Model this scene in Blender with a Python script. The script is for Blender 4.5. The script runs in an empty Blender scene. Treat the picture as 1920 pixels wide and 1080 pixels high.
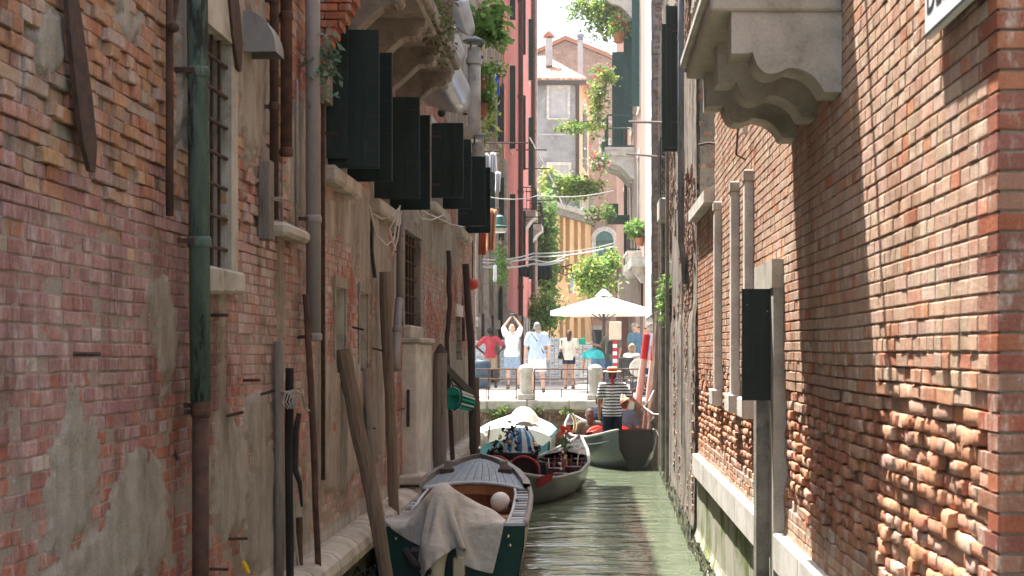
import bpy, bmesh, math, random
import numpy as np
from mathutils import Vector, Matrix, noise

random.seed(7)
RNG = np.random.default_rng(7)
SC = bpy.context.scene
COL = SC.collection
R = math.radians

# ------------------------------------------------------------------ camera, sky, sun, exposure
F = 2667.0; VX, VY, EYE = 1105.0, 660.0, 2.6
cam = bpy.data.cameras.new('camera'); camo = bpy.data.objects.new('camera', cam); COL.objects.link(camo)
camo.location = (0, 0, EYE); camo.rotation_euler = (R(90), 0, 0)
cam.lens = 50; cam.sensor_width = 36; cam.shift_x = -145/1920; cam.shift_y = 120/1920
cam.clip_end = 2000; cam.clip_start = 0.1
cam.dof.use_dof = True; cam.dof.focus_distance = 30; cam.dof.aperture_fstop = 7.1
SC.camera = camo
LIGHT = Vector((0.22, -0.28, -1.0)).normalized()
world = bpy.data.worlds.new('World'); SC.world = world; world.use_nodes = True
wn = world.node_tree.nodes; wl = world.node_tree.links
sky = wn.new('ShaderNodeTexSky'); sky.sky_type = 'NISHITA'; sky.sun_disc = False
sky.sun_elevation = math.asin(-LIGHT.z); sky.sun_rotation = math.atan2(-LIGHT.x, -LIGHT.y)
sky.air_density = 1.0; sky.dust_density = 4.0; sky.ozone_density = 1.0
bg = wn['Background']; bg.inputs['Strength'].default_value = 0.15
hsw = wn.new('ShaderNodeHueSaturation'); hsw.inputs['Saturation'].default_value = .62; wl.new(sky.outputs[0], hsw.inputs['Color']); wl.new(hsw.outputs[0], bg.inputs['Color'])
sl = bpy.data.lights.new('sun', 'SUN'); sl.energy = 5.0; sl.angle = R(0.55); sl.color = (1.0, 0.95, 0.87)
so = bpy.data.objects.new('sun', sl); COL.objects.link(so); so.location = (-5, 10, 40)
so.rotation_euler = LIGHT.to_track_quat('-Z', 'Y').to_euler()
SC.view_settings.view_transform = 'Standard'; SC.view_settings.look = 'None'
SC.view_settings.exposure = 1.88; SC.view_settings.gamma = 1.0; SC.view_settings.use_curve_mapping = False
SC.render.engine = 'CYCLES'
cy = SC.cycles
cy.use_denoising = True; cy.max_bounces = 10; cy.diffuse_bounces = 5; cy.glossy_bounces = 4
cy.caustics_reflective = False; cy.caustics_refractive = False; cy.sample_clamp_indirect = 6.0
cy.use_adaptive_sampling = True; cy.adaptive_threshold = 0.02

def P(x, y, d):                       # a point of the photograph at its depth, in metres
    return Vector(((x-VX)*d/F, d, EYE-(y-VY)*d/F))
XL, XR = -2.5, 1.42
def dl(x, X=XL): return X*F/(x-VX)     # depth of a wall point seen at column x
def ZL(x, y, X=XL): return EYE-(y-VY)*dl(x, X)/F

# ------------------------------------------------------------------ mesh collecting
class MB:
    def __init__(s): s.v = []; s.f = []; s.c = []; s.m = []
    def add(s, vs, fs, col=None, mi=0):
        n = len(s.v); s.v.extend([tuple(p) for p in vs])
        for f in fs: s.f.append(tuple(i+n for i in f)); s.c.append(col); s.m.append(mi)
        return s
    def box(s, x0, x1, y0, y1, z0, z1, col=None, mi=0, T=None):
        v = [Vector((x, y, z)) for z in (z0, z1) for y in (y0, y1) for x in (x0, x1)]
        if T is not None: v = [T @ p for p in v]
        return s.add(v, [(0, 2, 3, 1), (4, 5, 7, 6), (0, 1, 5, 4), (2, 6, 7, 3), (0, 4, 6, 2), (1, 3, 7, 5)], col, mi)
    def bbox(s, x0, x1, y0, y1, z0, z1, b=.01, col=None, mi=0, T=None):   # box with chamfered edges
        bm = bmesh.new(); bmesh.ops.create_cube(bm, size=1)
        for v in bm.verts: v.co = Vector(((x0+x1)/2+v.co.x*(x1-x0), (y0+y1)/2+v.co.y*(y1-y0), (z0+z1)/2+v.co.z*(z1-z0)))
        b = min(b, .45*min(abs(x1-x0), abs(y1-y0), abs(z1-z0)))
        bmesh.ops.bevel(bm, geom=bm.edges[:], offset=b, segments=1, affect='EDGES')
        return s.bm(bm, col, mi, T)
    def bm(s, bm, col=None, mi=0, T=None):
        bm.verts.index_update()
        vs = [v.co.copy() for v in bm.verts]
        if T is not None: vs = [T @ p for p in vs]
        s.add(vs, [tuple(v.index for v in f.verts) for f in bm.faces], col, mi); bm.free(); return s
    def tube(s, pts, rad, n=10, col=None, mi=0, cap=True, jit=0):
        pts = [Vector(p) for p in pts]; m = len(pts)
        if not hasattr(rad, '__len__'): rad = [rad]*m
        vs = []; up = None
        for i, p in enumerate(pts):
            t = (pts[min(i+1, m-1)]-pts[max(i-1, 0)]).normalized()
            if up is None: up = t.orthogonal().normalized()
            up = (up-t*up.dot(t)).normalized(); w = t.cross(up)
            for k in range(n):
                a = 2*math.pi*k/n; r = rad[i]*(1+(jit*(random.random()-.5) if jit else 0))
                vs.append(p+up*(r*math.cos(a))+w*(r*math.sin(a)))
        fs = [(i*n+k, i*n+(k+1) % n, (i+1)*n+(k+1) % n, (i+1)*n+k) for i in range(m-1) for k in range(n)]
        if cap: fs += [tuple(range(n-1, -1, -1)), tuple((m-1)*n+k for k in range(n))]
        return s.add(vs, fs, col, mi)
    def lathe(s, prof, c=(0, 0, 0), n=16, col=None, mi=0, T=None):        # profile (r,z)
        vs = []; fs = []; m = len(prof)
        for r, z in prof:
            for k in range(n):
                a = 2*math.pi*k/n; vs.append(Vector((c[0]+r*math.cos(a), c[1]+r*math.sin(a), c[2]+z)))
        if T is not None: vs = [T @ p for p in vs]
        fs = [(i*n+k, i*n+(k+1) % n, (i+1)*n+(k+1) % n, (i+1)*n+k) for i in range(m-1) for k in range(n)]
        fs += [tuple(range(n-1, -1, -1)), tuple((m-1)*n+k for k in range(n))]
        return s.add(vs, fs, col, mi)
    def ball(s, c, r, n=14, m=9, col=None, mi=0):
        if not hasattr(r, '__len__'): r = (r, r, r)
        vs = [Vector((c[0], c[1], c[2]-r[2]))]
        for i in range(1, m):
            a = math.pi*i/m
            for k in range(n):
                b = 2*math.pi*k/n
                vs.append(Vector((c[0]+r[0]*math.sin(a)*math.cos(b), c[1]+r[1]*math.sin(a)*math.sin(b), c[2]-r[2]*math.cos(a))))
        vs.append(Vector((c[0], c[1], c[2]+r[2]))); L = len(vs)-1
        fs = [(0, 1+(k+1) % n, 1+k) for k in range(n)]
        fs += [(1+i*n+k, 1+i*n+(k+1) % n, 1+(i+1)*n+(k+1) % n, 1+(i+1)*n+k) for i in range(m-2) for k in range(n)]
        fs += [(1+(m-2)*n+k, 1+(m-2)*n+(k+1) % n, L) for k in range(n)]
        return s.add(vs, fs, col, mi)
    def prism(s, poly, a, b, fn, col=None, mi=0):     # poly 2D extruded from a to b; fn(u,v,t)->point
        n = len(poly)
        vs = [fn(u, v, a) for u, v in poly]+[fn(u, v, b) for u, v in poly]
        fs = [(i, (i+1) % n, n+(i+1) % n, n+i) for i in range(n)]+[tuple(range(n-1, -1, -1)), tuple(range(n, 2*n))]
        return s.add(vs, fs, col, mi)
    def sheet(s, rows, col=None, mi=0):               # rows of points -> quads
        n = len(rows[0]); vs = [p for r in rows for p in r]
        return s.add(vs, [(i*n+k, i*n+k+1, (i+1)*n+k+1, (i+1)*n+k) for i in range(len(rows)-1) for k in range(n-1)], col, mi)
    def mesh(s, name, mats, org=(0, 0, 0), smooth=False):
        me = bpy.data.meshes.new(name); o = Vector(org)
        me.from_pydata([(p[0]-o.x, p[1]-o.y, p[2]-o.z) for p in s.v], [], s.f)
        if not isinstance(mats, (list, tuple)): mats = [mats]
        for m in mats: me.materials.append(M(m))
        if len(mats) > 1: me.polygons.foreach_set('material_index', s.m)
        if any(c is not None for c in s.c):
            at = me.color_attributes.new('Col', 'FLOAT_COLOR', 'CORNER')
            ln = np.zeros(len(s.f), int); me.polygons.foreach_get('loop_total', ln)
            cc = np.array([(*(c or (1, 1, 1)), 1.0) for c in s.c], np.float32)
            at.data.foreach_set('color', np.repeat(cc, ln, axis=0).ravel())
        if smooth: me.polygons.foreach_set('use_smooth', [True]*len(s.f))
        me.validate(); me.update(); return me
    def build(s, name, mats, parent=None, smooth=False, **kw):
        org = root_loc(parent) if parent is not None else kw.pop('org', (0, 0, 0))
        kw.pop('org', None)
        ob = bpy.data.objects.new(name, s.mesh(name, mats, org, smooth)); COL.objects.link(ob)
        if parent is not None: ob.parent = parent
        else: ob.location = org
        tag(ob, **kw); return ob

LOCAL = set()
def root_loc(o):
    while o.parent: o = o.parent
    return (0, 0, 0) if o.name in LOCAL else o.location
def tag(o, label=None, cat=None, group=None, kind=None):
    for k, v in (('label', label), ('category', cat), ('group', group), ('kind', kind)):
        if v: o[k] = v
    return o
def thing(name, label, cat, loc=(0, 0, 0), rz=0, group=None, local=False):
    o = bpy.data.objects.new(name, None); COL.objects.link(o); o.location = loc; o.rotation_euler = (0, 0, rz)
    o.empty_display_size = .2
    if local: LOCAL.add(o.name)
    return tag(o, label, cat, group)
def copy_tree(o, parent=None):
    c = o.copy(); COL.objects.link(c); c.parent = parent
    if o.name in LOCAL: LOCAL.add(c.name)
    for ch in list(o.children): copy_tree(ch, c)
    return c

# ------------------------------------------------------------------ materials
MATS = {}
def M(n): return n if not isinstance(n, str) else MATS[n]
def newmat(name):
    m = bpy.data.materials.new(name); m.use_nodes = True; MATS[name] = m
    nt = m.node_tree; b = nt.nodes['Principled BSDF']; return m, nt, b
def N(nt, t, **kw):
    n = nt.nodes.new(t)
    for k, v in kw.items():
        if k in n.inputs: n.inputs[k].default_value = v
        else: setattr(n, k, v)
    return n
def mixc(nt, fac, a, b, mode='MIX'):
    n = nt.nodes.new('ShaderNodeMix'); n.data_type = 'RGBA'; n.blend_type = mode
    for i, v in ((0, fac), (6, a), (7, b)):
        if hasattr(v, 'links'): nt.links.new(v, n.inputs[i])
        else: n.inputs[i].default_value = v if i == 0 else (*v[:3], 1)
    return n.outputs[2]
def ramp(nt, src, lo, hi):
    n = nt.nodes.new('ShaderNodeMapRange'); n.interpolation_type = 'SMOOTHSTEP'
    nt.links.new(src, n.inputs[0]); n.inputs[1].default_value = lo; n.inputs[2].default_value = hi
    return n.outputs[0]
def mat(name, col, col2=None, scale=4., rough=.8, bump=.15, bscale=60., attr=False, metal=0., spec=.3, stretch=(1, 1, 1),
        stain=None, stain_scale=2., stain_lo=.5, stain_hi=.7, fine=.12, trans=0., sheen=0., coat=0.):
    m, nt, b = newmat(name); L = nt.links.new
    geo = N(nt, 'ShaderNodeNewGeometry'); mp = N(nt, 'ShaderNodeMapping'); L(geo.outputs['Position'], mp.inputs[0]); mp.inputs['Scale'].default_value = stretch
    n1 = N(nt, 'ShaderNodeTexNoise', Scale=scale, Detail=6., Roughness=.6); L(mp.outputs[0], n1.inputs['Vector'])
    n2 = N(nt, 'ShaderNodeTexNoise', Scale=bscale, Detail=5., Roughness=.65); L(mp.outputs[0], n2.inputs['Vector'])
    c = mixc(nt, ramp(nt, n1.outputs[0], .35, .65), col, col2 or tuple(x*.75 for x in col))
    if attr:
        a = N(nt, 'ShaderNodeVertexColor', layer_name='Col'); c = mixc(nt, 1., c, a.outputs[0], 'MULTIPLY')
    if stain:
        n3 = N(nt, 'ShaderNodeTexNoise', Scale=stain_scale, Detail=8., Roughness=.7); L(mp.outputs[0], n3.inputs['Vector'])
        c = mixc(nt, ramp(nt, n3.outputs[0], stain_lo, stain_hi), c, stain)
    hs = N(nt, 'ShaderNodeHueSaturation'); L(c, hs.inputs['Color'])
    mr = N(nt, 'ShaderNodeMapRange'); L(n2.outputs[0], mr.inputs[0]); mr.inputs[1].default_value = .3; mr.inputs[2].default_value = .7
    mr.inputs[3].default_value = 1-fine; mr.inputs[4].default_value = 1+fine; L(mr.outputs[0], hs.inputs['Value'])
    L(hs.outputs[0], b.inputs['Base Color'])
    b.inputs['Roughness'].default_value = rough; b.inputs['Metallic'].default_value = metal
    b.inputs['Specular IOR Level'].default_value = spec
    if coat: b.inputs['Coat Weight'].default_value = coat; b.inputs['Coat Roughness'].default_value = .15
    if sheen: b.inputs['Sheen Weight'].default_value = sheen
    if bump:
        bp = N(nt, 'ShaderNodeBump', Strength=min(1, bump*3), Distance=bump*.03); L(n2.outputs[0], bp.inputs['Height']); L(bp.outputs[0], b.inputs['Normal'])
    if trans:
        tr = N(nt, 'ShaderNodeBsdfTranslucent'); L(hs.outputs[0], tr.inputs[0]); mx = N(nt, 'ShaderNodeMixShader'); mx.inputs[0].default_value = trans
        L(b.outputs[0], mx.inputs[1]); L(tr.outputs[0], mx.inputs[2]); L(mx.outputs[0], nt.nodes['Material Output'].inputs[0])
    return m

def brickmat(name, salt, salt_lo, salt_hi, dirt, sat=1., val=1., grime=(.55, .50, .47)):
    m, nt, b = newmat(name); L = nt.links.new
    geo = N(nt, 'ShaderNodeNewGeometry'); a = N(nt, 'ShaderNodeVertexColor', layer_name='Col')
    n1 = N(nt, 'ShaderNodeTexNoise', Scale=22., Detail=8., Roughness=.7); L(geo.outputs['Position'], n1.inputs['Vector'])
    n2 = N(nt, 'ShaderNodeTexNoise', Scale=120., Detail=4., Roughness=.7); L(geo.outputs['Position'], n2.inputs['Vector'])
    mp = N(nt, 'ShaderNodeMapping'); L(geo.outputs['Position'], mp.inputs[0]); mp.inputs['Scale'].default_value = (1, 1, .35)
    n3 = N(nt, 'ShaderNodeTexNoise', Scale=9., Detail=9., Roughness=.75); L(mp.outputs[0], n3.inputs['Vector'])
    c = mixc(nt, ramp(nt, n1.outputs[0], .3, .72), a.outputs[0], dirt, 'MULTIPLY')
    c = mixc(nt, ramp(nt, n3.outputs[0], salt_lo, salt_hi), c, salt)
    mp4 = N(nt, 'ShaderNodeMapping'); L(geo.outputs['Position'], mp4.inputs[0]); mp4.inputs['Scale'].default_value = (1, 1, .3); n4 = N(nt, 'ShaderNodeTexNoise', Scale=1.9, Detail=7., Roughness=.65); L(mp4.outputs[0], n4.inputs['Vector'])
    c = mixc(nt, ramp(nt, n4.outputs[0], .46, .70), c, grime, 'MULTIPLY')
    hs = N(nt, 'ShaderNodeHueSaturation'); L(c, hs.inputs['Color']); mr = N(nt, 'ShaderNodeMapRange'); L(n2.outputs[0], mr.inputs[0])
    mr.inputs[1].default_value = .3; mr.inputs[2].default_value = .7; mr.inputs[3].default_value = .80*val; mr.inputs[4].default_value = 1.2*val; hs.inputs['Saturation'].default_value = sat
    L(mr.outputs[0], hs.inputs['Value']); L(hs.outputs[0], b.inputs['Base Color'])
    b.inputs['Roughness'].default_value = .9; b.inputs['Specular IOR Level'].default_value = .2
    ad = N(nt, 'ShaderNodeMath', operation='ADD'); L(n1.outputs[0], ad.inputs[0]); mu = N(nt, 'ShaderNodeMath', operation='MULTIPLY'); L(n2.outputs[0], mu.inputs[0]); mu.inputs[1].default_value = .35
    L(mu.outputs[0], ad.inputs[1])
    bp = N(nt, 'ShaderNodeBump', Strength=.75, Distance=.014); L(ad.outputs[0], bp.inputs['Height']); L(bp.outputs[0], b.inputs['Normal'])
    return m
brickmat('brick_left', (.50, .41, .385), .46, .72, (.74, .69, .68), .96, 1.08, (.48, .43, .41))
brickmat('brick_right', (.66, .56, .47), .50, .76, (.84, .77, .73), .96, 1.10, (.70, .63, .58))

def plastermat(name, mortar, plaster, plaster2, streak):      # 'Col' red channel = how much render still covers the joints
    m, nt, b = newmat(name); L = nt.links.new
    geo = N(nt, 'ShaderNodeNewGeometry'); a = N(nt, 'ShaderNodeVertexColor', layer_name='Col')
    sp = N(nt, 'ShaderNodeSeparateColor'); L(a.outputs[0], sp.inputs[0])
    mp = N(nt, 'ShaderNodeMapping'); L(geo.outputs['Position'], mp.inputs[0]); mp.inputs['Scale'].default_value = (1, 1, .25)
    n1 = N(nt, 'ShaderNodeTexNoise', Scale=6., Detail=9., Roughness=.7); L(mp.outputs[0], n1.inputs['Vector'])
    n2 = N(nt, 'ShaderNodeTexNoise', Scale=70., Detail=7., Roughness=.7); L(geo.outputs['Position'], n2.inputs['Vector'])
    n3 = N(nt, 'ShaderNodeTexNoise', Scale=2.2, Detail=6., Roughness=.6); L(mp.outputs[0], n3.inputs['Vector'])
    c = mixc(nt, ramp(nt, n1.outputs[0], .38, .62), plaster, plaster2)
    c = mixc(nt, ramp(nt, n3.outputs[0], .52, .72), c, streak)
    c = mixc(nt, sp.outputs[0], mortar, c)
    n4 = N(nt, 'ShaderNodeTexNoise', Scale=1.9, Detail=7., Roughness=.65); mp4 = N(nt, 'ShaderNodeMapping'); L(geo.outputs['Position'], mp4.inputs[0]); mp4.inputs['Scale'].default_value = (1, 1, .3); L(mp4.outputs[0], n4.inputs['Vector'])
    c = mixc(nt, ramp(nt, n4.outputs[0], .46, .70), c, (.60, .54, .50), 'MULTIPLY')
    hs = N(nt, 'ShaderNodeHueSaturation'); L(c, hs.inputs['Color']); mr = N(nt, 'ShaderNodeMapRange'); L(n2.outputs[0], mr.inputs[0])
    mr.inputs[1].default_value = .3; mr.inputs[2].default_value = .7; mr.inputs[3].default_value = .75; mr.inputs[4].default_value = 1.2
    L(mr.outputs[0], hs.inputs['Value']); L(hs.outputs[0], b.inputs['Base Color'])
    b.inputs['Roughness'].default_value = .92; b.inputs['Specular IOR Level'].default_value = .2
    bp = N(nt, 'ShaderNodeBump', Strength=.7, Distance=.012); L(n2.outputs[0], bp.inputs['Height']); L(bp.outputs[0], b.inputs['Normal'])
    return m
plastermat('render_left', (.34, .28, .235), (.38, .34, .295), (.29, .26, .225), (.48, .43, .38))
plastermat('render_right', (.34, .27, .21), (.42, .37, .31), (.31, .27, .22), (.22, .18, .15))

mat('stone', (.50, .46, .40), (.36, .33, .28), scale=3, bump=.2, bscale=45, stain=(.20, .18, .15), stain_scale=3, stain_lo=.55, stain_hi=.75)
mat('stone_white', (.66, .63, .57), (.50, .47, .42), scale=3, bump=.15, bscale=45, stain=(.30, .27, .23), stain_scale=4, stain_lo=.58, stain_hi=.8)
mat('stone_dark', (.30, .27, .23), (.20, .18, .155), scale=4, bump=.25, bscale=40, stain=(.10, .09, .08), stain_scale=3, stain_lo=.5, stain_hi=.7)
mat('iron', (.045, .028, .024), (.085, .045, .032), scale=14, rough=.75, bump=.25, bscale=120, spec=.3, stain=(.12, .055, .035), stain_scale=9, stain_lo=.55, stain_hi=.7)
mat('rust', (.075, .040, .030), (.12, .060, .040), scale=9, rough=.8, bump=.25, bscale=90, stain=(.035, .024, .022), stain_scale=5)
mat('iron_black', (.020, .020, .022), (.035, .030, .028), scale=20, rough=.55, bump=.1)
mat('iron_grey', (.20, .20, .20), (.12, .12, .12), scale=10, rough=.5, metal=.4, bump=.1)
mat('copper_green', (.07, .105, .085), (.12, .165, .135), scale=5, rough=.65, bump=.2, bscale=70, stain=(.018, .022, .02), stain_scale=2.2, stain_lo=.50, stain_hi=.58, stretch=(2, 2, .4))
mat('pipe_grey', (.27, .25, .24), (.21, .195, .19), scale=3, rough=.55, bump=.05, stain=(.15, .13, .12), stain_scale=5, stain_lo=.6, stain_hi=.8, stretch=(1, 1, .3))
mat('pipe_blue', (.22, .24, .27), (.16, .18, .21), scale=3, rough=.5, bump=.05, stain=(.10, .10, .11), stain_scale=5, stretch=(1, 1, .3))
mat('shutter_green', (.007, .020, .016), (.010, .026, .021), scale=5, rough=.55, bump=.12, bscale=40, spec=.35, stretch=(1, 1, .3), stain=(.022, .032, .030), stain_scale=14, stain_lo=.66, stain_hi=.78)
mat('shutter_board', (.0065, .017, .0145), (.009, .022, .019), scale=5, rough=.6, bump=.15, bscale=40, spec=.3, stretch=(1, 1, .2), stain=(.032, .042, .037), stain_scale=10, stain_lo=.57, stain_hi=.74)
mat('shutter_far', (.022, .070, .070), (.030, .085, .082), scale=5, rough=.6, bump=.1)
mat('shutter_brown', (.075, .050, .042), (.10, .07, .055), scale=5, rough=.7, bump=.1)
mat('dark_room', (.012, .012, .013), (.02, .019, .018), rough=.9, bump=0)
mat('glass_dark', (.02, .025, .03), (.03, .035, .04), rough=.08, bump=0, spec=.6)
mat('wood_pole', (.17, .12, .085), (.25, .19, .14), scale=5, rough=.85, bump=.35, bscale=50, stretch=(4, 4, .35), stain=(.07, .052, .042), stain_scale=2.5, stain_lo=.5, stain_hi=.72)
mat('wood_grey', (.22, .185, .16), (.30, .255, .22), scale=5, rough=.85, bump=.35, bscale=50, stretch=(4, 4, .35), stain=(.09, .075, .065), stain_scale=2.5)
mat('wood_dark', (.055, .042, .036), (.085, .065, .055), scale=6, rough=.85, bump=.35, bscale=60, stretch=(4, 4, .4))
mat('wood_black', (.012, .011, .011), (.025, .022, .02), scale=6, rough=.7, bump=.3, stretch=(4, 4, .4))
mat('wood_red', (.19, .06, .03), (.13, .04, .022), scale=5, rough=.4, bump=.08, stretch=(.6, 3, 3), coat=.3)
mat('wood_honey', (.42, .20, .075), (.33, .15, .055), scale=5, rough=.4, bump=.05, stretch=(.6, 3, 3), coat=.3)
mat('mussel', (.018, .018, .020), (.04, .04, .042), scale=18, rough=.6, bump=.8, bscale=35)
mat('algae_stone', (.36, .34, .27), (.42, .40, .34), scale=3, bump=.2, bscale=40, stain=(.13, .17, .035), stain_scale=1.6, stain_lo=.42, stain_hi=.60, stretch=(1, 1, .45))
mat('algae_dark', (.075, .08, .045), (.12, .12, .07), scale=5, bump=.5, bscale=30, stain=(.03, .03, .028), stain_scale=6, stain_lo=.48, stain_hi=.62)
mat('pink_wall', (.66, .23, .19), (.58, .19, .16), scale=1.2, bump=.08, bscale=25, stain=(.42, .20, .17), stain_scale=2, stain_lo=.55, stain_hi=.8, stretch=(1, 1, .3))
mat('cream_wall', (.40, .28, .23), (.34, .235, .19), scale=1.2, bump=.08, bscale=25, stain=(.50, .40, .34), stain_scale=2, stain_lo=.55, stain_hi=.8, stretch=(1, 1, .3))
mat('salmon_wall', (.46, .26, .20), (.39, .22, .17), scale=1.4, bump=.1, bscale=25, stain=(.40, .31, .27), stain_scale=2, stain_lo=.5, stain_hi=.8, stretch=(1, 1, .3))
mat('white_wall', (.42, .395, .36), (.33, .305, .275), scale=1.5, bump=.12, bscale=25, stain=(.50, .45, .40), stain_scale=3, stain_lo=.6, stain_hi=.8)
mat('ochre_wall', (.74, .45, .22), (.66, .40, .20), scale=1.0, bump=.06, bscale=20, stain=(.50, .34, .20), stain_scale=1.2, stain_lo=.5, stain_hi=.8, stretch=(1, 1, .3))
mat('grey_render', (.34, .335, .32), (.22, .22, .215), scale=.7, bump=.08, bscale=15, stain=(.46, .45, .43), stain_scale=.8, stain_lo=.5, stain_hi=.75)
mat('pale_panel', (.50, .48, .46), (.40, .39, .385), scale=1.5, bump=.05)
mat('weathered', (.36, .315, .265), (.25, .21, .175), scale=2.5, bump=.6, bscale=22, stain=(.10, .08, .065), stain_scale=2.2, stain_lo=.44, stain_hi=.64, stretch=(1.5, 1.5, .5))
mat('brick_far', (1, 1, 1), (.8, .78, .76), scale=3, bump=.3, bscale=30, attr=True)
mat('roof_tile', (.50, .29, .20), (.60, .42, .32), scale=2, bump=.2, bscale=20, attr=True)
mat('terracotta', (.45, .17, .09), (.38, .14, .075), scale=6, bump=.1)
mat('leaf', (.9, .9, .9), (1.1, 1.1, 1.1), scale=3, rough=.5, bump=0, attr=True, trans=.5, spec=.4)
mat('flower', (1, 1, 1), (.9, .9, .9), rough=.6, bump=0, attr=True, trans=.3)
mat('paving', (.42, .40, .37), (.34, .325, .30), scale=2, bump=.1, bscale=30, stain=(.26, .24, .22), stain_scale=.8, stain_lo=.55, stain_hi=.75)
mat('ground_joint', (.22, .20, .18), (.17, .155, .14), scale=4, bump=.2)
mat('metal_sheet', (.55, .59, .64), (.46, .50, .55), scale=3, rough=.28, metal=.6, bump=.04, bscale=8)
mat('hull_green', (.005, .040, .030), (.007, .048, .036), scale=3, rough=.4, bump=.03, coat=.0, spec=.25, stain=(.03, .045, .04), stain_scale=8, stain_lo=.62, stain_hi=.8)
mat('hull_side', (.42, .36, .27), (.35, .30, .22), scale=4, rough=.4, bump=.05, stretch=(3, .4, 3))
mat('deck_paint', (.26, .30, .35), (.19, .225, .265), scale=5, rough=.55, bump=.12, bscale=40, stretch=(3, .5, 3), stain=(.40, .43, .46), stain_scale=7, stain_lo=.6, stain_hi=.75)
mat('deck_trim', (.50, .55, .60), (.42, .46, .50), scale=5, rough=.4, bump=.05)
mat('gunwale', (.27, .245, .225), (.20, .18, .165), scale=6, rough=.5, bump=.15, stretch=(3, .6, 3))
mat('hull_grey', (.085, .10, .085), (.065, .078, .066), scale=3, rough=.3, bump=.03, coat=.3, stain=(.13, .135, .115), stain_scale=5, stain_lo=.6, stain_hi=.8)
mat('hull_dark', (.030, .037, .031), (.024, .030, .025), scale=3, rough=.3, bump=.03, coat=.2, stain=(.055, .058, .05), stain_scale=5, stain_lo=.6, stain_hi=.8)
mat('shade_cover_black', (.006, .008, .008), (.010, .011, .011), scale=3, rough=.22, bump=.02, coat=.4)
mat('rim_light', (.27, .265, .25), (.22, .215, .20), scale=5, rough=.4, bump=.05)
mat('lacquer', (.012, .012, .014), (.02, .02, .022), scale=3, rough=.16, bump=.02, coat=.6)
mat('velvet', (.035, .008, .009), (.05, .010, .012), scale=8, rough=.85, bump=.1, sheen=.3)
mat('velvet_red', (.36, .022, .026), (.28, .018, .020), scale=8, rough=.8, bump=.15, sheen=.3)
mat('brocade', (.52, .055, .05), (.60, .12, .09), scale=30, rough=.6, bump=.15, stain=(.66, .35, .20), stain_scale=22, stain_lo=.55, stain_hi=.62)
mat('brass', (.60, .42, .18), (.5, .34, .14), rough=.3, metal=.9, bump=0)
mat('chrome', (.7, .7, .7), (.6, .6, .6), rough=.2, metal=.95, bump=0)
mat('tarp', (.55, .52, .48), (.46, .43, .40), scale=3, rough=.85, bump=.9, bscale=11, fine=.06, stain=(.34, .315, .29), stain_scale=5, stain_lo=.5, stain_hi=.75)
mat('tarp_beige', (.56, .52, .46), (.46, .42, .37), scale=4, rough=.85, bump=.15, bscale=120)
mat('tarp_white', (.80, .81, .80), (.74, .75, .75), scale=3, rough=.6, bump=.05, stain=(.58, .60, .60), stain_scale=3, stain_lo=.6, stain_hi=.8)
mat('plastic_beige', (.52, .47, .33), (.45, .41, .29), scale=5, rough=.45, bump=.05)
mat('plastic_white', (.72, .70, .66), (.64, .62, .58), scale=5, rough=.45, bump=.03, stain=(.5, .46, .42), stain_scale=9, stain_lo=.62, stain_hi=.8)
mat('plastic_green', (.01, .33, .22), (.015, .27, .19), scale=5, rough=.35, bump=.03)
mat('plastic_blue', (.10, .28, .36), (.08, .22, .30), scale=5, rough=.4, bump=.03)
mat('cloth_attr', (1, 1, 1), (.9, .9, .9), scale=6, rough=.9, bump=.2, bscale=60, attr=True)
mat('canvas', (.86, .84, .77), (.82, .80, .73), scale=3, rough=.8, bump=.08, bscale=40, trans=.25)
mat('rope', (.50, .46, .40), (.40, .36, .30), scale=30, rough=.9, bump=.4, bscale=200)
mat('rope_white', (.66, .66, .65), (.56, .56, .55), scale=30, rough=.8, bump=.1)
mat('cable_black', (.02, .02, .022), (.03, .03, .03), rough=.6, bump=0)
mat('paint_red', (.52, .025, .03), (.44, .02, .025), scale=6, rough=.5, bump=.1)
mat('paint_pink', (.58, .36, .31), (.64, .46, .41), scale=8, rough=.7, bump=.2, stretch=(3, 3, .5))
mat('sign_white', (.74, .76, .77), (.68, .70, .72), scale=3, rough=.45, bump=.03)
mat('sign_blue', (.02, .05, .14), (.02, .045, .12), rough=.5, bump=0)
mat('ink', (.03, .03, .035), (.04, .04, .045), rough=.6, bump=0)
mat('cardboard', (.66, .56, .42), (.6, .5, .38), rough=.8, bump=.05)
mat('door_blue', (.035, .065, .095), (.03, .05, .075), rough=.5, bump=.08)
mat('teal_paint', (.09, .20, .18), (.07, .16, .15), rough=.5, bump=.08)
mat('lamp_glass', (.62, .64, .62), (.55, .57, .55), rough=.15, bump=0)
mat('lamp_coral', (.72, .14, .09), (.66, .12, .08), rough=.4, bump=0, trans=.3)
mat('card', (1, 1, 1), (.95, .95, .95), rough=.35, bump=0, attr=True, fine=.02)
mat('yellow_plastic', (.75, .50, .02), (.68, .45, .02), rough=.4, bump=0)
mat('skin_light', (.60, .36, .27), (.55, .32, .24), scale=8, rough=.55, bump=.03)
mat('skin_tan', (.42, .22, .14), (.38, .20, .125), scale=8, rough=.55, bump=.03)
mat('skin_dark', (.055, .033, .025), (.075, .045, .034), scale=8, rough=.5, bump=.03)
for nm, c in dict(red=(.42, .055, .07), white=(.78, .77, .76), paleblue=(.50, .62, .78), khaki=(.36, .28, .20), denim=(.28, .38, .50), navy=(.02, .03, .05),
                  blackc=(.012, .012, .014), teal=(.05, .42, .42), steel=(.10, .20, .28), cream=(.66, .62, .52), straw=(.66, .44, .24), jeans=(.10, .17, .26), camo=(.12, .12, .09)).items():
    mat('cloth_'+nm, c, tuple(x*.80 for x in c), scale=9, rough=.9, bump=1.2, bscale=7, stretch=(1, 1, .6), fine=.05)
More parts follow.
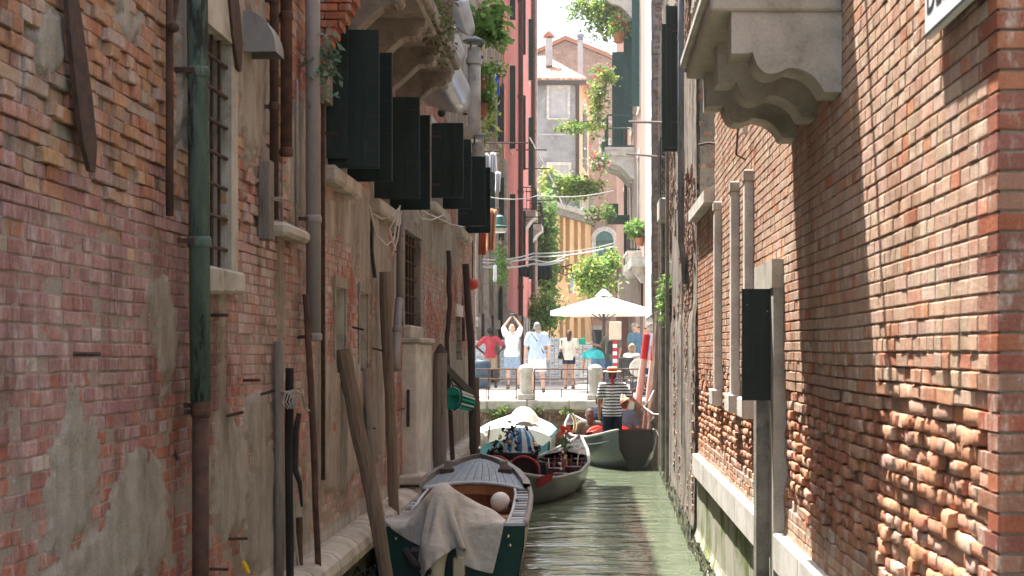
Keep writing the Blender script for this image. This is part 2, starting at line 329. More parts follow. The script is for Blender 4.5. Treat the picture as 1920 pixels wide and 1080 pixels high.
for nm, c in dict(black=(.008, .007, .007), brown=(.09, .045, .022), grey=(.30, .28, .26), blond=(.36, .25, .13)).items():
    mat('hair_'+nm, c, tuple(x*.7 for x in c), scale=30, rough=.55, bump=.3, bscale=150)
mat('leather', (.06, .035, .025), (.045, .028, .02), rough=.5, bump=.1)

# striped jersey of the gondolier: stripes by object height
m, nt, b = newmat('striped'); L = nt.links.new
tc = N(nt, 'ShaderNodeTexCoord'); sp = N(nt, 'ShaderNodeSeparateXYZ'); L(tc.outputs['Object'], sp.inputs[0])
n0 = N(nt, 'ShaderNodeTexNoise', Scale=5., Detail=2.); L(tc.outputs['Object'], n0.inputs['Vector'])
w = N(nt, 'ShaderNodeMath', operation='MULTIPLY_ADD'); L(n0.outputs[0], w.inputs[0]); w.inputs[1].default_value = .035; L(sp.outputs[2], w.inputs[2])
md = N(nt, 'ShaderNodeMath', operation='FRACT'); dv = N(nt, 'ShaderNodeMath', operation='DIVIDE'); L(w.outputs[0], dv.inputs[0]); dv.inputs[1].default_value = .056; L(dv.outputs[0], md.inputs[0])
gt = N(nt, 'ShaderNodeMath', operation='GREATER_THAN'); L(md.outputs[0], gt.inputs[0]); gt.inputs[1].default_value = .46
L(mixc(nt, gt.outputs[0], (.015, .02, .05), (.78, .77, .75)), b.inputs['Base Color']); b.inputs['Roughness'].default_value = .9

# canal water
m, nt, b = newmat('water'); L = nt.links.new
geo = N(nt, 'ShaderNodeNewGeometry'); mp = N(nt, 'ShaderNodeMapping'); L(geo.outputs['Position'], mp.inputs[0]); mp.inputs['Scale'].default_value = (.75, 1.4, 1)
a1 = N(nt, 'ShaderNodeTexNoise', Scale=1.15, Detail=3., Roughness=.5, Distortion=.6); L(mp.outputs[0], a1.inputs['Vector'])
a2 = N(nt, 'ShaderNodeTexNoise', Scale=4.2, Detail=3., Roughness=.5, Distortion=.4); L(mp.outputs[0], a2.inputs['Vector'])
q = N(nt, 'ShaderNodeMath', operation='MULTIPLY_ADD'); L(a2.outputs[0], q.inputs[0]); q.inputs[1].default_value = .20; L(a1.outputs[0], q.inputs[2])
bp = N(nt, 'ShaderNodeBump', Strength=.42, Distance=.15); L(q.outputs[0], bp.inputs['Height']); L(bp.outputs[0], b.inputs['Normal'])
a3 = N(nt, 'ShaderNodeTexNoise', Scale=.5, Detail=3.); L(geo.outputs['Position'], a3.inputs['Vector'])
L(mixc(nt, a3.outputs[0], (.10, .122, .08), (.12, .142, .095)), b.inputs['Base Color'])
b.inputs['Roughness'].default_value = .08; b.inputs['IOR'].default_value = 1.33; b.inputs['Specular IOR Level'].default_value = .6

m, nt, b = newmat('haze'); nt.nodes.remove(b)
pv = N(nt, 'ShaderNodeVolumePrincipled'); pv.inputs['Color'].default_value = (1, .975, .94, 1); pv.inputs['Density'].default_value = .0004; pv.inputs['Anisotropy'].default_value = .3
nt.links.new(pv.outputs[0], nt.nodes['Material Output'].inputs['Volume'])
# ------------------------------------------------------------------ walls, openings, bricks
def nz(u, z, s, k=0.): return noise.noise(Vector((u*s, z*s, k)))
def sstep(a, b, x):
    t = min(1, max(0, (x-a)/(b-a))); return t*t*(3-2*t)
def inside(u, z, rects, e=0): return any(a-e < u < b+e and c-e < z < d+e for a, b, c, d in rects)

def facade(name, fn, u0, u1, z0, z1, holes, material, parent, step=None, n=0., **kw):
    us = sorted({u0, u1, *[x for h in holes for x in h[:2] if u0 < x < u1]}); zs = sorted({z0, z1, *[x for h in holes for x in h[2:4] if z0 < x < z1]})
    def fill(a):
        out = []
        for p, q in zip(a[:-1], a[1:]):
            k = max(1, int((q-p)/(step or 1e9))); out += [p+(q-p)*i/k for i in range(k)]
        return out+[a[-1]]
    us, zs = fill(us), fill(zs)
    mb = MB(); vs = [fn(u, z, n+(.012*nz(u, z, 1.3) if step else 0)) for z in zs for u in us]; W = len(us); fs = []
    for j in range(len(zs)-1):
        for i in range(W-1):
            if not inside((us[i]+us[i+1])/2, (zs[j]+zs[j+1])/2, holes): fs.append((j*W+i, j*W+i+1, (j+1)*W+i+1, (j+1)*W+i))
    mb.add(vs, fs); return mb.build(name, material, parent, **kw)

def fbox(mb, fn, u0, u1, z0, z1, n0, n1, col=None, mi=0):
    v = [fn(u, z, n) for n in (n0, n1) for z in (z0, z1) for u in (u0, u1)]
    return mb.add(v, [(0, 2, 3, 1), (4, 5, 7, 6), (0, 1, 5, 4), (2, 6, 7, 3), (0, 4, 6, 2), (1, 3, 7, 5)], col, mi)

def opening(parent, fn, u0, u1, z0, z1, depth=.2, back='dark_room', reveal='stone', frame=0., fmat='stone', proud=.03, sill=0., name='window', sash=None, lintel=True, arch=False):
    w = MB()                                          # reveal
    for a, b, c, d in ((u0-.02, u0+.004, z0-.02, z1+.02), (u1-.004, u1+.02, z0-.02, z1+.02), (u0-.02, u1+.02, z0-.02, z0+.004), (u0-.02, u1+.02, z1-.004, z1+.02)):
        fbox(w, fn, a, b, c, d, -depth-.02, -.004)
    o = w.build(name, reveal, parent)
    fbox(MB(), fn, u0, u1, z0, z1, -depth-.03, -depth).build('pane', back, o)
    if frame:
        for a, b, c, d in ((u0-frame, u0, z0, z1), (u1, u1+frame, z0, z1)):
            fbox(MB(), fn, a, b, c, d, -.05, proud).build('jamb', fmat, o)
        if lintel: fbox(MB(), fn, u0-frame-.02, u1+frame+.02, z1, z1+frame*1.2, -.05, proud+.012).build('lintel', fmat, o)
    if sill: fbox(MB(), fn, u0-.1, u1+.1, z0-.1, z0, -.05, sill).build('sill', fmat, o)
    if sash:
        s = MB(); um = (u0+u1)/2
        for a, b, c, d in ((u0, u0+.05, z0, z1), (u1-.05, u1, z0, z1), (um-.03, um+.03, z0, z1), (u0, u1, z0, z0+.05), (u0, u1, z1-.05, z1), (u0, u1, (z0+z1)/2-.02, (z0+z1)/2+.02)):
            fbox(s, fn, a, b, c, d, -depth+.002, -depth+.03)
        s.build('sash', sash, o)
    return o

def shutter(parent, fn, u, z0, z1, w, material='shutter_green', n0=.03, th=.035, rails=4, ang=0., side=1):
    """a board leaf standing out from the wall at u, hinged there; ang turns it about the hinge"""
    ca, sa = math.cos(ang), math.sin(ang)
    g = lambda t, z, k: fn(u+t*sa+k*ca*side, z, n0+t*ca-k*sa*side)
    b = MB(); fbox(b, g, 0, w, z0, z1, 0, th); o = b.build('shutter', material, parent)
    nb = 3
    for i in range(nb):                                # upright boards on the face towards the viewer
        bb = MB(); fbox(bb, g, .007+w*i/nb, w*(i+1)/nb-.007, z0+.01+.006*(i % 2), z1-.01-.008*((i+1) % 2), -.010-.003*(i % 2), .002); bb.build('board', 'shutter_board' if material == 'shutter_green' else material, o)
    for i in range(rails):
        zz = z0+(z1-z0)*(i+.5)/rails; bb = MB(); fbox(bb, g, .01, w-.01, zz-.035, zz+.035, th-.002, th+.018); bb.build('rail', material, o)
        bb = MB(); fbox(bb, g, .006, w-.006, zz-.006, zz+.006, -.012, -.004); bb.build('seam', 'iron_black', o)
    for zz in (z0+.18*(z1-z0), z0+.82*(z1-z0)):
        bb = MB(); fbox(bb, g, -.02, min(.16, w*.6), zz-.016, zz+.016, -.014, -.006); bb.build('hinge', 'iron', o)
    return o

def brick_geo(mb, fn, b, detail, rng):
    u, z, w, h, dep, col, rough, back = b
    if detail:
        ku, kz = (.455, .41) if rough < .0105 else (.40, .32)
        us = [u-w/2, u-w*ku, u+w*ku, u+w/2]; zs = [z-h/2, z-h*kz, z+h*kz, z+h/2]; vs = []
        jit = rng.uniform(-1, 1, (16, 3)); tl = rng.uniform(-1, 1, 2)
        for j in range(4):
            for i in range(4):
                q = jit[j*4+i]; e = (i in (0, 3))+(j in (0, 3)); ins = rough*.55*(e == 2) if rough > .0105 else 0
                vs.append(fn(us[i]+q[0]*rough*.45*min(w, .1)/.1+ins*(1 if i == 0 else -1), zs[j]+q[1]*rough*.35+ins*(1 if j == 0 else -1), dep-e*(.0018+rough*.24)+q[2]*rough*.22+tl[0]*rough*.5*(i-1.5)/1.5+tl[1]*rough*.4*(j-1.5)/1.5))
        fs = [(j*4+i, j*4+i+1, j*4+i+5, j*4+i+4) for j in range(3) for i in range(3)]
        ring = [0, 1, 2, 3, 7, 11, 15, 14, 13, 12, 8, 4]
        base = len(vs); vs += [vs[k] for k in ring]
        for k in ring:
            i, j = k % 4, k//4; vs.append(fn(us[i], zs[j], back))
        fs += [(base+k, base+12+k, base+12+(k+1) % 12, base+(k+1) % 12) for k in range(12)]
        mb.add(vs, fs, col)
    else:
        c = .005+rough*.4; j = rng.uniform(-1, 1, 8)*rough*.6
        o = [(u-w/2, z-h/2), (u+w/2, z-h/2), (u+w/2, z+h/2), (u-w/2, z+h/2)]
        i4 = [(u-w/2+c, z-h/2+c*.7), (u+w/2-c, z-h/2+c*.7), (u+w/2-c, z+h/2-c*.7), (u-w/2+c, z+h/2-c*.7)]
        vs = [fn(a, q, back) for a, q in o]+[fn(a, q, dep-c*.8+j[k]*.5) for k, (a, q) in enumerate(o)]+[fn(a, q, dep+j[k+4]) for k, (a, q) in enumerate(i4)]
        fs = [(8, 9, 10, 11)]+[(4+k, 4+(k+1) % 4, 8+(k+1) % 4, 8+k) for k in range(4)]+[(k, (k+1) % 4, 4+(k+1) % 4, 4+k) for k in range(4)]
        mb.add(vs, fs, col)

def lay(u0f, u1f, z0, z1f, course, Ln, keep, colf, depf, rng, joint=.009, hprob=.5, flush=False):
    out = []; row = 0; z = z0
    while z < z1f:
        header = (row % 2 == 0) if rng.random() > .12 else (row % 2 == 1)
        if hprob > .5: header = rng.random() < hprob
        u = u0f(z)-(rng.random()*Ln*.5 if not flush else 0)
        while u < u1f:
            L = (Ln*.5 if header else Ln)*(1+rng.uniform(-.09, .09))
            if rng.random() < .12: L = Ln*rng.uniform(.4, .8)
            uc = u+L/2; zc = z+course/2+.014*nz(uc, z, .45, 3)
            if uc-L/2 > u0f(z)-.005 and keep(uc, zc):
                dep, rough = depf(uc, zc, rng)
                out.append((uc, zc, L-joint*rng.uniform(.6, 1.3), course-joint*rng.uniform(.7, 1.3), dep, colf(uc, zc, rng), rough, min(-.05, dep-.03)))
            u += L
        z += course; row += 1
    return out

def seen(p):
    if p[1] <= .5: return False
    x = VX+p[0]*F/p[1]; y = VY-(p[2]-EYE)*F/p[1]; return 0 <= x <= 1920 and 0 <= y <= 1080
def put_bricks(bricks, fn, material, parent, rng, single=300, near=11., hid=lambda u, z: False):
    def area(b):
        p = fn(b[0], b[1], 0)
        if not seen(p) or hid(b[0], b[1]): return 0
        a = fn(b[0]-b[2]/2, b[1], 0); c = fn(b[0]+b[2]/2, b[1], 0)
        return abs(a[0]/a[1]-c[0]/c[1])*b[3]/p[1]
    order = sorted(range(len(bricks)), key=lambda i: -area(bricks[i])); sep = set(i for i in order[:single] if area(bricks[i]) > 0)
    rest = MB(); rest2 = MB()
    for i, b in enumerate(bricks):
        if i in sep:
            mb = MB(); brick_geo(mb, fn, b, True, rng); mb.build('brick', material, parent, smooth=b[6] > .0105)
        else: brick_geo(rest2 if b[6] > .0105 else rest, fn, b, fn(b[0], b[1], 0)[1] < near, rng)
    if rest.v: rest.build('brickwork', material, parent, kind='stuff')
    if rest2.v: rest2.build('worn_brickwork', material, parent, kind='stuff', smooth=True)

def backing(name, fn, us, zs, plaster, material, parent, holes, base=-.012, top=.014):
    W, H = len(us), len(zs); co = np.empty((W*H, 3)); cl = np.ones((W*H, 4), np.float32); k = 0
    for z in zs:
        for u in us:
            p = plaster(u, z); r = .006*nz(u, z, 7., 5)+.004*nz(u, z, 23., 9)
            bs = base(u, z) if callable(base) else base; co[k] = fn(u, z, bs+r*.6+(top-bs+r+.012*nz(u, z, 1.2, 2))*sstep(.46, .54, p)); cl[k, :3] = sstep(.45, .53, p); k += 1
    fs = [(j*W+i, j*W+i+1, (j+1)*W+i+1, (j+1)*W+i) for j in range(H-1) for i in range(W-1)
          if not inside((us[i]+us[i+1])/2, (zs[j]+zs[j+1])/2, holes)]
    me = bpy.data.meshes.new(name); o = Vector(root_loc(parent)); co -= np.array(o)
    me.from_pydata(co.tolist(), [], fs); me.materials.append(M(material))
    at = me.color_attributes.new('Col', 'FLOAT_COLOR', 'POINT'); at.data.foreach_set('color', cl.ravel())
    me.polygons.foreach_set('use_smooth', [True]*len(fs)); me.update()
    ob = bpy.data.objects.new(name, me); COL.objects.link(ob); ob.parent = parent; return ob
def lines(a, b, f):
    out = [a]
    while out[-1] < b: out.append(out[-1]+f(out[-1]))
    return out
def vary(c, rng, s=.12):
    k = 1+rng.uniform(-s, s); return tuple(max(.01, x*k*(1+rng.uniform(-.05, .05))) for x in c)

# ================================================================== LEFT HOUSE
FL = lambda u, z, n: Vector((XL+n, u, z))
left = thing('brick_house', 'tall house of crumbling pink and orange brick along the left side of the canal', 'house', (XL, 5, 0))
rng = np.random.default_rng(11)
def wl_(x, y): d = dl(x); return d, EYE-(y-VY)*d/F
H_W1 = (9.18, 9.80, 3.16, 4.72)
H_N1 = (13.98, 14.52, 2.39, 3.24); H_N2 = (15.45, 15.98, 2.39, 3.25); H_W2 = (19.1, 20.9, 2.97, 4.25); H_W3 = (26.6, 27.7, 2.45, 3.28)
H_S = [(13.5, 14.45, 4.36, 5.62), (16.4, 17.55, 4.36, 5.50), (22.3, 23.9, 4.95, 6.15), (26.8, 28.3, 4.95, 6.25)]
H_D = (18.75, 20.6, .9, 2.75)
HOLES_L = [H_W1, H_N1, H_N2, H_W2, H_W3, *H_S]
blobs = []
for x, y, rx, ry in ((135, 885, 42, 130), (260, 970, 46, 115), (312, 640, 26, 90), (85, 60, 30, 75), (240, 40, 24, 55), (300, 560, 22, 40), (180, 1060, 60, 50),
                     (430, 880, 30, 120), (500, 960, 34, 120), (480, 790, 26, 60), (470, 150, 50, 190), (505, 330, 22, 70), (527, 560, 8, 120), (415, 640, 10, 120),
                     (650, 425, 42, 46), (700, 470, 34, 90), (660, 740, 34, 90), (712, 690, 16, 150), (825, 450, 36, 62), (848, 730, 34, 110), (765, 420, 30, 50),
                     (605, 760, 18, 140), (560, 300, 26, 120), (735, 560, 10, 100), (640, 860, 40, 50), (540, 1010, 40, 60), (350, 120, 22, 190), (690, 420, 40, 60)):
    d0, z0 = wl_(x, y); d1 = dl(x+rx)-d0; blobs.append((d0, z0, max(.12, d1), ry*d0/F))
def plaster_l(u, z):
    v = .08+.24*nz(u, z, .55, 1)+.10*nz(u, z, 2.6, 4)-(.12 if u < 9.4 else 0)
    if u > 9.6: v += .08
    for a, b, ra, rb in blobs:
        q = ((u-a)/ra)**2+((z-b)/rb)**2
        if q < 2.6: v = max(v, .78-.33*q+.26*nz(u, z*.6, 3.4, 7)+.16*nz(u, z*.7, 9, 8)+.12*nz(u, z, 21, 18))
    v += .13*sstep(2.5, 1.5, z)+.14*nz(u, z*.5, 6, 14)+.09*nz(u, z, 17, 15)
    if z > 6.6: v = max(v, .62)
    if z < .95: v = max(v, .7)
    return v
C_OR = [(.47, .23, .12), (.48, .27, .13), (.43, .26, .17), (.46, .20, .10), (.40, .15, .08), (.36, .30, .25), (.52, .36, .24)]
C_PU = [(.36, .19, .18), (.40, .225, .21), (.34, .175, .165), (.43, .27, .25), (.38, .18, .15)]
C_RE = [(.41, .14, .09), (.37, .12, .085), (.40, .16, .115), (.35, .15, .12), (.45, .24, .18)]
C_PA = [(.44, .31, .28), (.40, .25, .22), (.48, .37, .33), (.38, .22, .19), (.40, .16, .11)]
def col_l(u, z, r):
    zz = z+.28*nz(u, z, .9, 12)+r.normal(0, .20)
    if u < 10.2: pal = C_OR if zz > 3.42 else (C_PU if zz > 2.15 else C_RE)
    else: pal = C_RE if nz(u, z, .55, 21) > .12 else (C_PA if zz < 4.0 else C_OR[:3]+C_PA)
    c = pal[r.integers(len(pal))]
    if r.random() < .03: c = (.52, .44, .40)
    m_ = pal[2]; k = .55+.5*abs(nz(u, z, 1.7, 51)); c = tuple(a*k+b*(1-k) for a, b in zip(c, m_)); return vary(c, r, .09)
def dep_l(u, z, r):
    if u < 12 and z+.25*nz(u, z, .9, 12) > 3.38:
        return (r.uniform(-.024, .014) if r.random() > .04 else -.045), .0095
    k = sstep(2.4, 1.6, z); return r.uniform(-.006, .005)-.003*k, .006
top_l = lambda u: EYE+.2475*u+.9
bl = lay(lambda z: 4.6, 31.0, .86, 10.4, .0746, .265, lambda u, z: z < top_l(u) and z < 6.9 and not inside(u, z, HOLES_L, .10) and not (plaster_l(u, z) > .72), col_l, dep_l, rng)
put_bricks(bl, FL, 'brick_left', left, rng, hid=lambda u, z: plaster_l(u, z) > .5)
backing('wall', FL, lines(3.0, 31.0, lambda u: max(.022, u*.0034)), lines(-.5, .9, lambda z: .2)[:-1]+lines(.9, 6.9, lambda z: .027)[:-1]+lines(6.9, 13.5, lambda z: .25), plaster_l, 'render_left', left, HOLES_L, base=lambda u, z: -.0055-.030*(u < 12)*sstep(3.2, 3.5, z+.25*nz(u, z, .9, 12)))
MB().box(XL-6, XL-.35, 31.0, 31.1, -.5, 13.5).box(XL-6, XL-.3, 3, 31, 13.4, 13.5).box(XL-6, XL-.3, 2.9, 3, -.5, 13.5).box(XL-.3, XL-.0, 31.0, 31.08, -.5, 13.5).build('end_wall', 'stone_dark', left)
MB().box(XL-.25, XL+.30, 2.5, 31.4, 13.5, 13.75).build('eaves', 'stone_dark', left)

# window with iron bars and stone frame
w1 = opening(left, FL, *H_W1, depth=.26, reveal='stone', name='window')
fbox(MB(), FL, 9.10, 10.0, 4.72, 5.15, -.05, .045).build('lintel', 'stone', w1)
fbox(MB(), FL, 9.80, 9.98, 3.16, 4.72, -.05, .035).build('jamb', 'stone', w1)
fbox(MB(), FL, 9.0, 9.18, 3.16, 4.72, -.05, .035).build('jamb', 'stone', w1)
for k in range(3): MB().bbox(XL-.05, XL+.09, 9.12+.29*k, 9.40+.29*k, 2.98+.012*k, 3.155, .02).build('sill_stone', 'stone', w1)
for k in range(3): MB().tube([(XL-.02, 9.3+.19*k, 3.1), (XL-.02, 9.3+.19*k, 4.75)], .013, 6).build('bar', 'iron', w1)
for k in range(7): MB().tube([(XL-.01, 9.15, 3.3+.21*k), (XL+.0, 9.83, 3.3+.21*k)], .014, 6).build('bar', 'iron', w1)
# slots, barred window, small window
for hh in (H_N1, H_N2): opening(left, FL, *hh, depth=.16, back='stone_dark', reveal='stone', frame=.09, fmat='stone_dark', proud=.014, name='blind_window')
w2 = opening(left, FL, *H_W2, depth=.35, reveal='stone_dark', name='window', frame=.16, fmat='stone_dark', proud=.02)
for k in range(5): MB().tube([(XL-.06, 19.3+.34*k, 2.95), (XL-.06, 19.3+.34*k, 4.27)], .016, 6).build('bar', 'iron', w2)
for k in range(5): MB().tube([(XL-.05, 19.05, 3.15+.24*k), (XL-.05, 20.95, 3.15+.24*k)], .014, 6).build('bar', 'iron', w2)
w3 = opening(left, FL, *H_W3, depth=.18, back='stone_dark', reveal='stone', name='window'); fbox(MB(), FL, 26.5, 27.9, 3.28, 3.5, -.04, .03).build('lintel', 'stone_white', w3)
for k in range(3): MB().tube([(XL-.02, 26.6, 2.6+.22*k), (XL-.02, 27.7, 2.6+.22*k)], .018, 6).build('bar', 'iron', w3)
# stone pier of the walled-up water door below the barred window
pier = MB().bbox(XL-.05, XL+.20, 19.0, 20.75, .85, 2.72, .02).build('pier', 'stone_white', left)
MB().bbox(XL-.05, XL+.25, 18.95, 20.8, 2.72, 2.79, .015).build('cornice', 'stone', pier)
MB().bbox(XL-.05, XL+.10, 19.2, 20.6, 2.78, 2.96, .02).build('sill_stone', 'stone', pier)
MB().bbox(XL+.06, XL+.10, 18.98, 19.01, 1.6, 2.1, .004).build('hinge_strap', 'iron', pier)
MB().bbox(XL, XL+.30, 18.6, 19.3, .86, .98, .02).build('door_step', 'stone', pier)
# shuttered windows: opening, frame, sill, two leaves
for i, hh in enumerate(H_S):
    opening(left, FL, *hh, depth=.2, reveal='stone', frame=.13, fmat='stone', proud=.03, sill=.0, back='glass_dark', sash='shutter_green', name='window')
    a, b, c, d = hh
    for q in range(3):
        u0 = a-.25+(b-a+.5)*q/3; MB().bbox(XL-.03, XL+.15, u0+.006, u0+(b-a+.5)/3-.006, c-.17-.01*q, c-.01, .03).build('sill_stone', 'stone', left)
    w = (.48, .52, .50, .52)[i]; zb = (.02, .0, -.06, -.02)[i]
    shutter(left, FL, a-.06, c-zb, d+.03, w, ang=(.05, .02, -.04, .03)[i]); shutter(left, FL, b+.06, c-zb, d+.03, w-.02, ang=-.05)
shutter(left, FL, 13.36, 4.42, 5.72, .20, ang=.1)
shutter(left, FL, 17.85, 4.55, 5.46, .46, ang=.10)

# pipes and ironwork on the left wall
def pipe(parent, x, y0, y1, wpx, material, off=.06, name='drainpipe', x2=None, collars=(), bend=None, cmat=None, n=14):
    d = dl(x, XL+off); d2 = dl(x2, XL+off) if x2 else d; r = wpx*d/F/2
    pts = [Vector((XL+off, d, EYE-(y0-VY)*d/F)), Vector((XL+off, d2, EYE-(y1-VY)*d2/F))]
    if bend: pts.append(pts[-1]+Vector(bend))
    o = MB().tube(pts, r, n).build(name, material, parent, smooth=True)
    for y in collars:
        t = (y-y0)/(y1-y0); p = pts[0].lerp(pts[1], t); ax = (pts[1]-pts[0]).normalized()
        MB().tube([p-ax*.035, p-ax*.02, p+ax*.02, p+ax*.035], [r*1.04, r*1.16, r*1.16, r*1.04], n).build('collar', cmat or material, o, smooth=True)
        MB().box(XL-.02, XL+off, d-.012, d+.012, p.z-.015, p.z+.015).build('pipe_clip', 'iron', o)
    return o
pipe(left, 364, -700, 752, 39, 'copper_green', off=.10, x2=376, collars=(450, 130))
ip = pipe(left, 376, 752, 1300, 31, 'rust', off=.10, collars=(760, 772), name='iron_drainpipe')
pipe(left, 514, -500, 412, 17, 'iron', off=.08, name='iron_pipe', collars=(200, 0))
pipe(left, 537, -500, 290, 22, 'rust', off=.08, name='iron_pipe', collars=(30, 285))
pipe(left, 556, 150, 428, 6, 'pipe_grey', off=.03, name='conduit'); pipe(left, 529, 200, 430, 5, 'pipe_grey', off=.03, name='conduit')
pipe(left, 585, -400, 640, 28, 'pipe_grey', off=.12, x2=588, collars=(410, 632))
pipe(left, 606, 40, 900, 8, 'iron', off=.06, name='iron_rod')
pipe(left, 751, 380, 560, 15, 'pipe_grey', off=.10, collars=(440, 470), x2=750)
pipe(left, 748, 560, 668, 15, 'pipe_grey', off=.10, x2=741, bend=(.03, -.1, -.16), collars=(620,))
pipe(left, 523, 640, 1100, 18, 'wood_grey', off=.05, name='conduit')
def strap(parent, pts, wpx, material='iron', off=.05, name='wall_anchor'):
    ps = []
    for x, y in pts: d = dl(x, XL+off); ps.append((d, EYE-(y-VY)*d/F))
    mb = MB(); n = len(ps); rows = []
    for i, (d, z) in enumerate(ps):
        t = i/(n-1); hw = wpx*d/F*(.55+.55*math.sin(math.pi*min(1, t*1.05))**.5 if 0 < i < n-1 else (.62 if i == 0 else .30))
        hw = hw*d/2.5*.55
        rows.append([Vector((XL+off-.012, d-hw, z)), Vector((XL+off+.012, d-hw, z)), Vector((XL+off+.012, d+hw, z)), Vector((XL+off-.012, d+hw, z)), Vector((XL+off-.012, d-hw, z))])
    mb.sheet(rows); mb.add([r for r in rows[-1][:4]], [(0, 1, 2, 3)]); return mb.build(name, material, parent)
strap(left, [(128, -60), (140, 60), (155, 180), (165, 270), (170, 322)], 25)
strap(left, [(431, -80), (437, 0), (443, 70), (447, 132)], 16)
a = pipe(left, 318, -200, 405, 15, 'rust', off=.06, name='wall_anchor', n=8)
MB().ball(P(323, 50, dl(318, XL+.08)), (.04, .05, .035), 10, 7).build('knob', 'iron', a); MB().tube([P(322, 48, 8.45), P(336, -30, 8.6)], .018, 8).build('stay', 'iron', a)
for x0, y0, x1, y1 in ((140, 664, 186, 664), (422, 778, 468, 769), (455, 712, 492, 711), (660, 615, 700, 620), (697, 652, 734, 658), (392, 592, 416, 592), (326, 830, 334, 862), (392, 1062, 412, 1062), (430, 1005, 455, 1003), (484, 740, 520, 730), (683, 800, 702, 800), (746, 768, 758, 766)):
    d = dl((x0+x1)/2)-.02; a0, a1 = P(x0, y0, d), P(x1, y1, d); a0.x = XL-.02; a0.y = dl(x0)
    e = Vector((XL+.13, dl(x0)-.02, a1.z)) if abs(x1-x0) > 12 else a1
    MB().tube([a0, e], .011, 6).build('iron_spike', 'iron', left)
# vent hood, box, ledge
d = dl(462); zb = EYE-(104-VY)*d/F; hood = MB(); rows = []
for i in range(9):
    t = i/8*math.pi/2; rows.append([Vector((XL+.01+.235*math.sin(t), d-.14, zb+.30*math.cos(t))), Vector((XL+.01+.235*math.sin(t), d+.14, zb+.30*math.cos(t)))])
hood.sheet(rows)
for k in (0, 1): hood.add([r[k] for r in rows]+[Vector((XL, d-.14+.28*k, zb))], [tuple(range(10))])
hood.build('vent_hood', 'pipe_grey', left)
d = dl(484); o = MB().bbox(XL, XL+.10, d-.03, d+.10, ZL(484, 450), ZL(484, 300), .012).build('meter_box', 'wood_grey', left)
MB().tube([(XL+.10, d+.02, ZL(484, 372)), (XL+.18, d+.02, ZL(484, 372))], .018, 8).build('bolt', 'chrome', o)
d = dl(507); MB().bbox(XL-.03, XL+.13, d, d+.95, ZL(507, 440), ZL(507, 415), .03).build('ledge', 'stone', left)
# stepped brick corbel of a chimney breast
cor = MB().box(XL-.1, XL+.10, 13.02, 13.3, 4.9, 9).build('chimney_corbel', 'stone_dark', left)
for r_ in range(16):
    z = 5.14+r_*.0746; p = min(.42, .10+.045*max(0, r_-1)); off = .03+(r_ % 2)*.12; x = XL-.02
    while x < XL+p-.02:
        e = min(x+.25 if x > XL else x+.12+off, XL+p)
        mb = MB().bbox(x, e-.010, 12.75, 13.02, z, z+.064, .006, col=vary((.40, .13, .07), rng, .2)); mb.build('brick', 'brick_left', cor); x = e
# the stone kerb at the water
for i, (d0, d1, z) in enumerate([(9.6+k*1.05, 10.62+k*1.05, .76) for k in range(9)]+[(20.9+k*1.3, 22.15+k*1.3, .80) for k in range(8)]):
    rows = []
    for s_ in range(5):
        y = d0+(d1-d0)*s_/4; rows.append([Vector((XL-.05+.33*c+.01*nz(y, a_, 4), y, z-.10+.16*s2+.012*nz(y, a_, 3))) for a_, (c, s2) in enumerate(((0, .95), (.4, 1.0), (.75, .85), (.95, .5), (1, 0), (.95, -.5), (.7, -.9), (0, -1)))])
    mb = MB().sheet(rows); mb.add(rows[0], [tuple(range(7, -1, -1))]); mb.add(rows[-1], [tuple(range(8))]); mb.build('kerb_stone', 'stone', left, smooth=False)
rows = []
for z in lines(-.4, .68, lambda q: .06): rows.append([Vector((XL+.10+.05*nz(u, z, 6)+.03*nz(u, z, 17), u, z)) for u in lines(3., 31., lambda q: .14)])
MB().sheet(rows).build('water_line_wall', 'algae_dark', left)
mus = MB()
for k in range(1500):
    u = RNG.uniform(9.5, 20); z = RNG.uniform(-.05, .42)*RNG.uniform(.5, 1); mus.ball((XL+.15+RNG.uniform(-.03, .06), u, z), (.022, .018, .03), 5, 3)
mus.build('mussels', 'mussel', left, kind='stuff')
# balcony of the left house
bal = MB().bbox(XL, XL+.80, 13.6, 18.7, 6.30, 6.46, .02).build('balcony', 'stone_dark', left)
MB().bbox(XL, XL+.74, 13.7, 18.6, 6.22, 6.30, .02).build('moulding', 'stone_dark', bal)
prof = [(0, 5.56), (.07, 5.54), (.13, 5.57), (.15, 5.63), (.12, 5.68), (.18, 5.74), (.30, 5.83), (.42, 5.93), (.52, 6.01), (.60, 6.03), (.66, 6.02), (.72, 6.05), (.74, 6.11), (.80, 6.14), (.82, 6.22), (0, 6.22)]
for k in range(4):
    d0 = 14.0+1.45*k
    b_ = MB().prism(prof, d0, d0+.24, lambda p, z, t: Vector((XL+p*.88, t, z))).build('bracket', 'stone_dark', bal)
    for p, z, r in ((.09, 5.62, .065), (.61, 6.08, .05)):
        MB().tube([(XL+p, d0-.02, z), (XL+p, d0+.26, z)], r, 12).build('scroll', 'stone_dark', b_, smooth=False)
for k in range(13): MB().lathe([(.05, 0), (.03, .1), (.055, .3), (.03, .5), (.05, .75)], (XL+.70, 13.8+.39*k, 6.46), 8).build('baluster', 'stone_dark', bal)
MB().bbox(XL+.60, XL+.80, 13.6, 18.7, 7.21, 7.32, .02).build('handrail', 'stone_dark', bal)
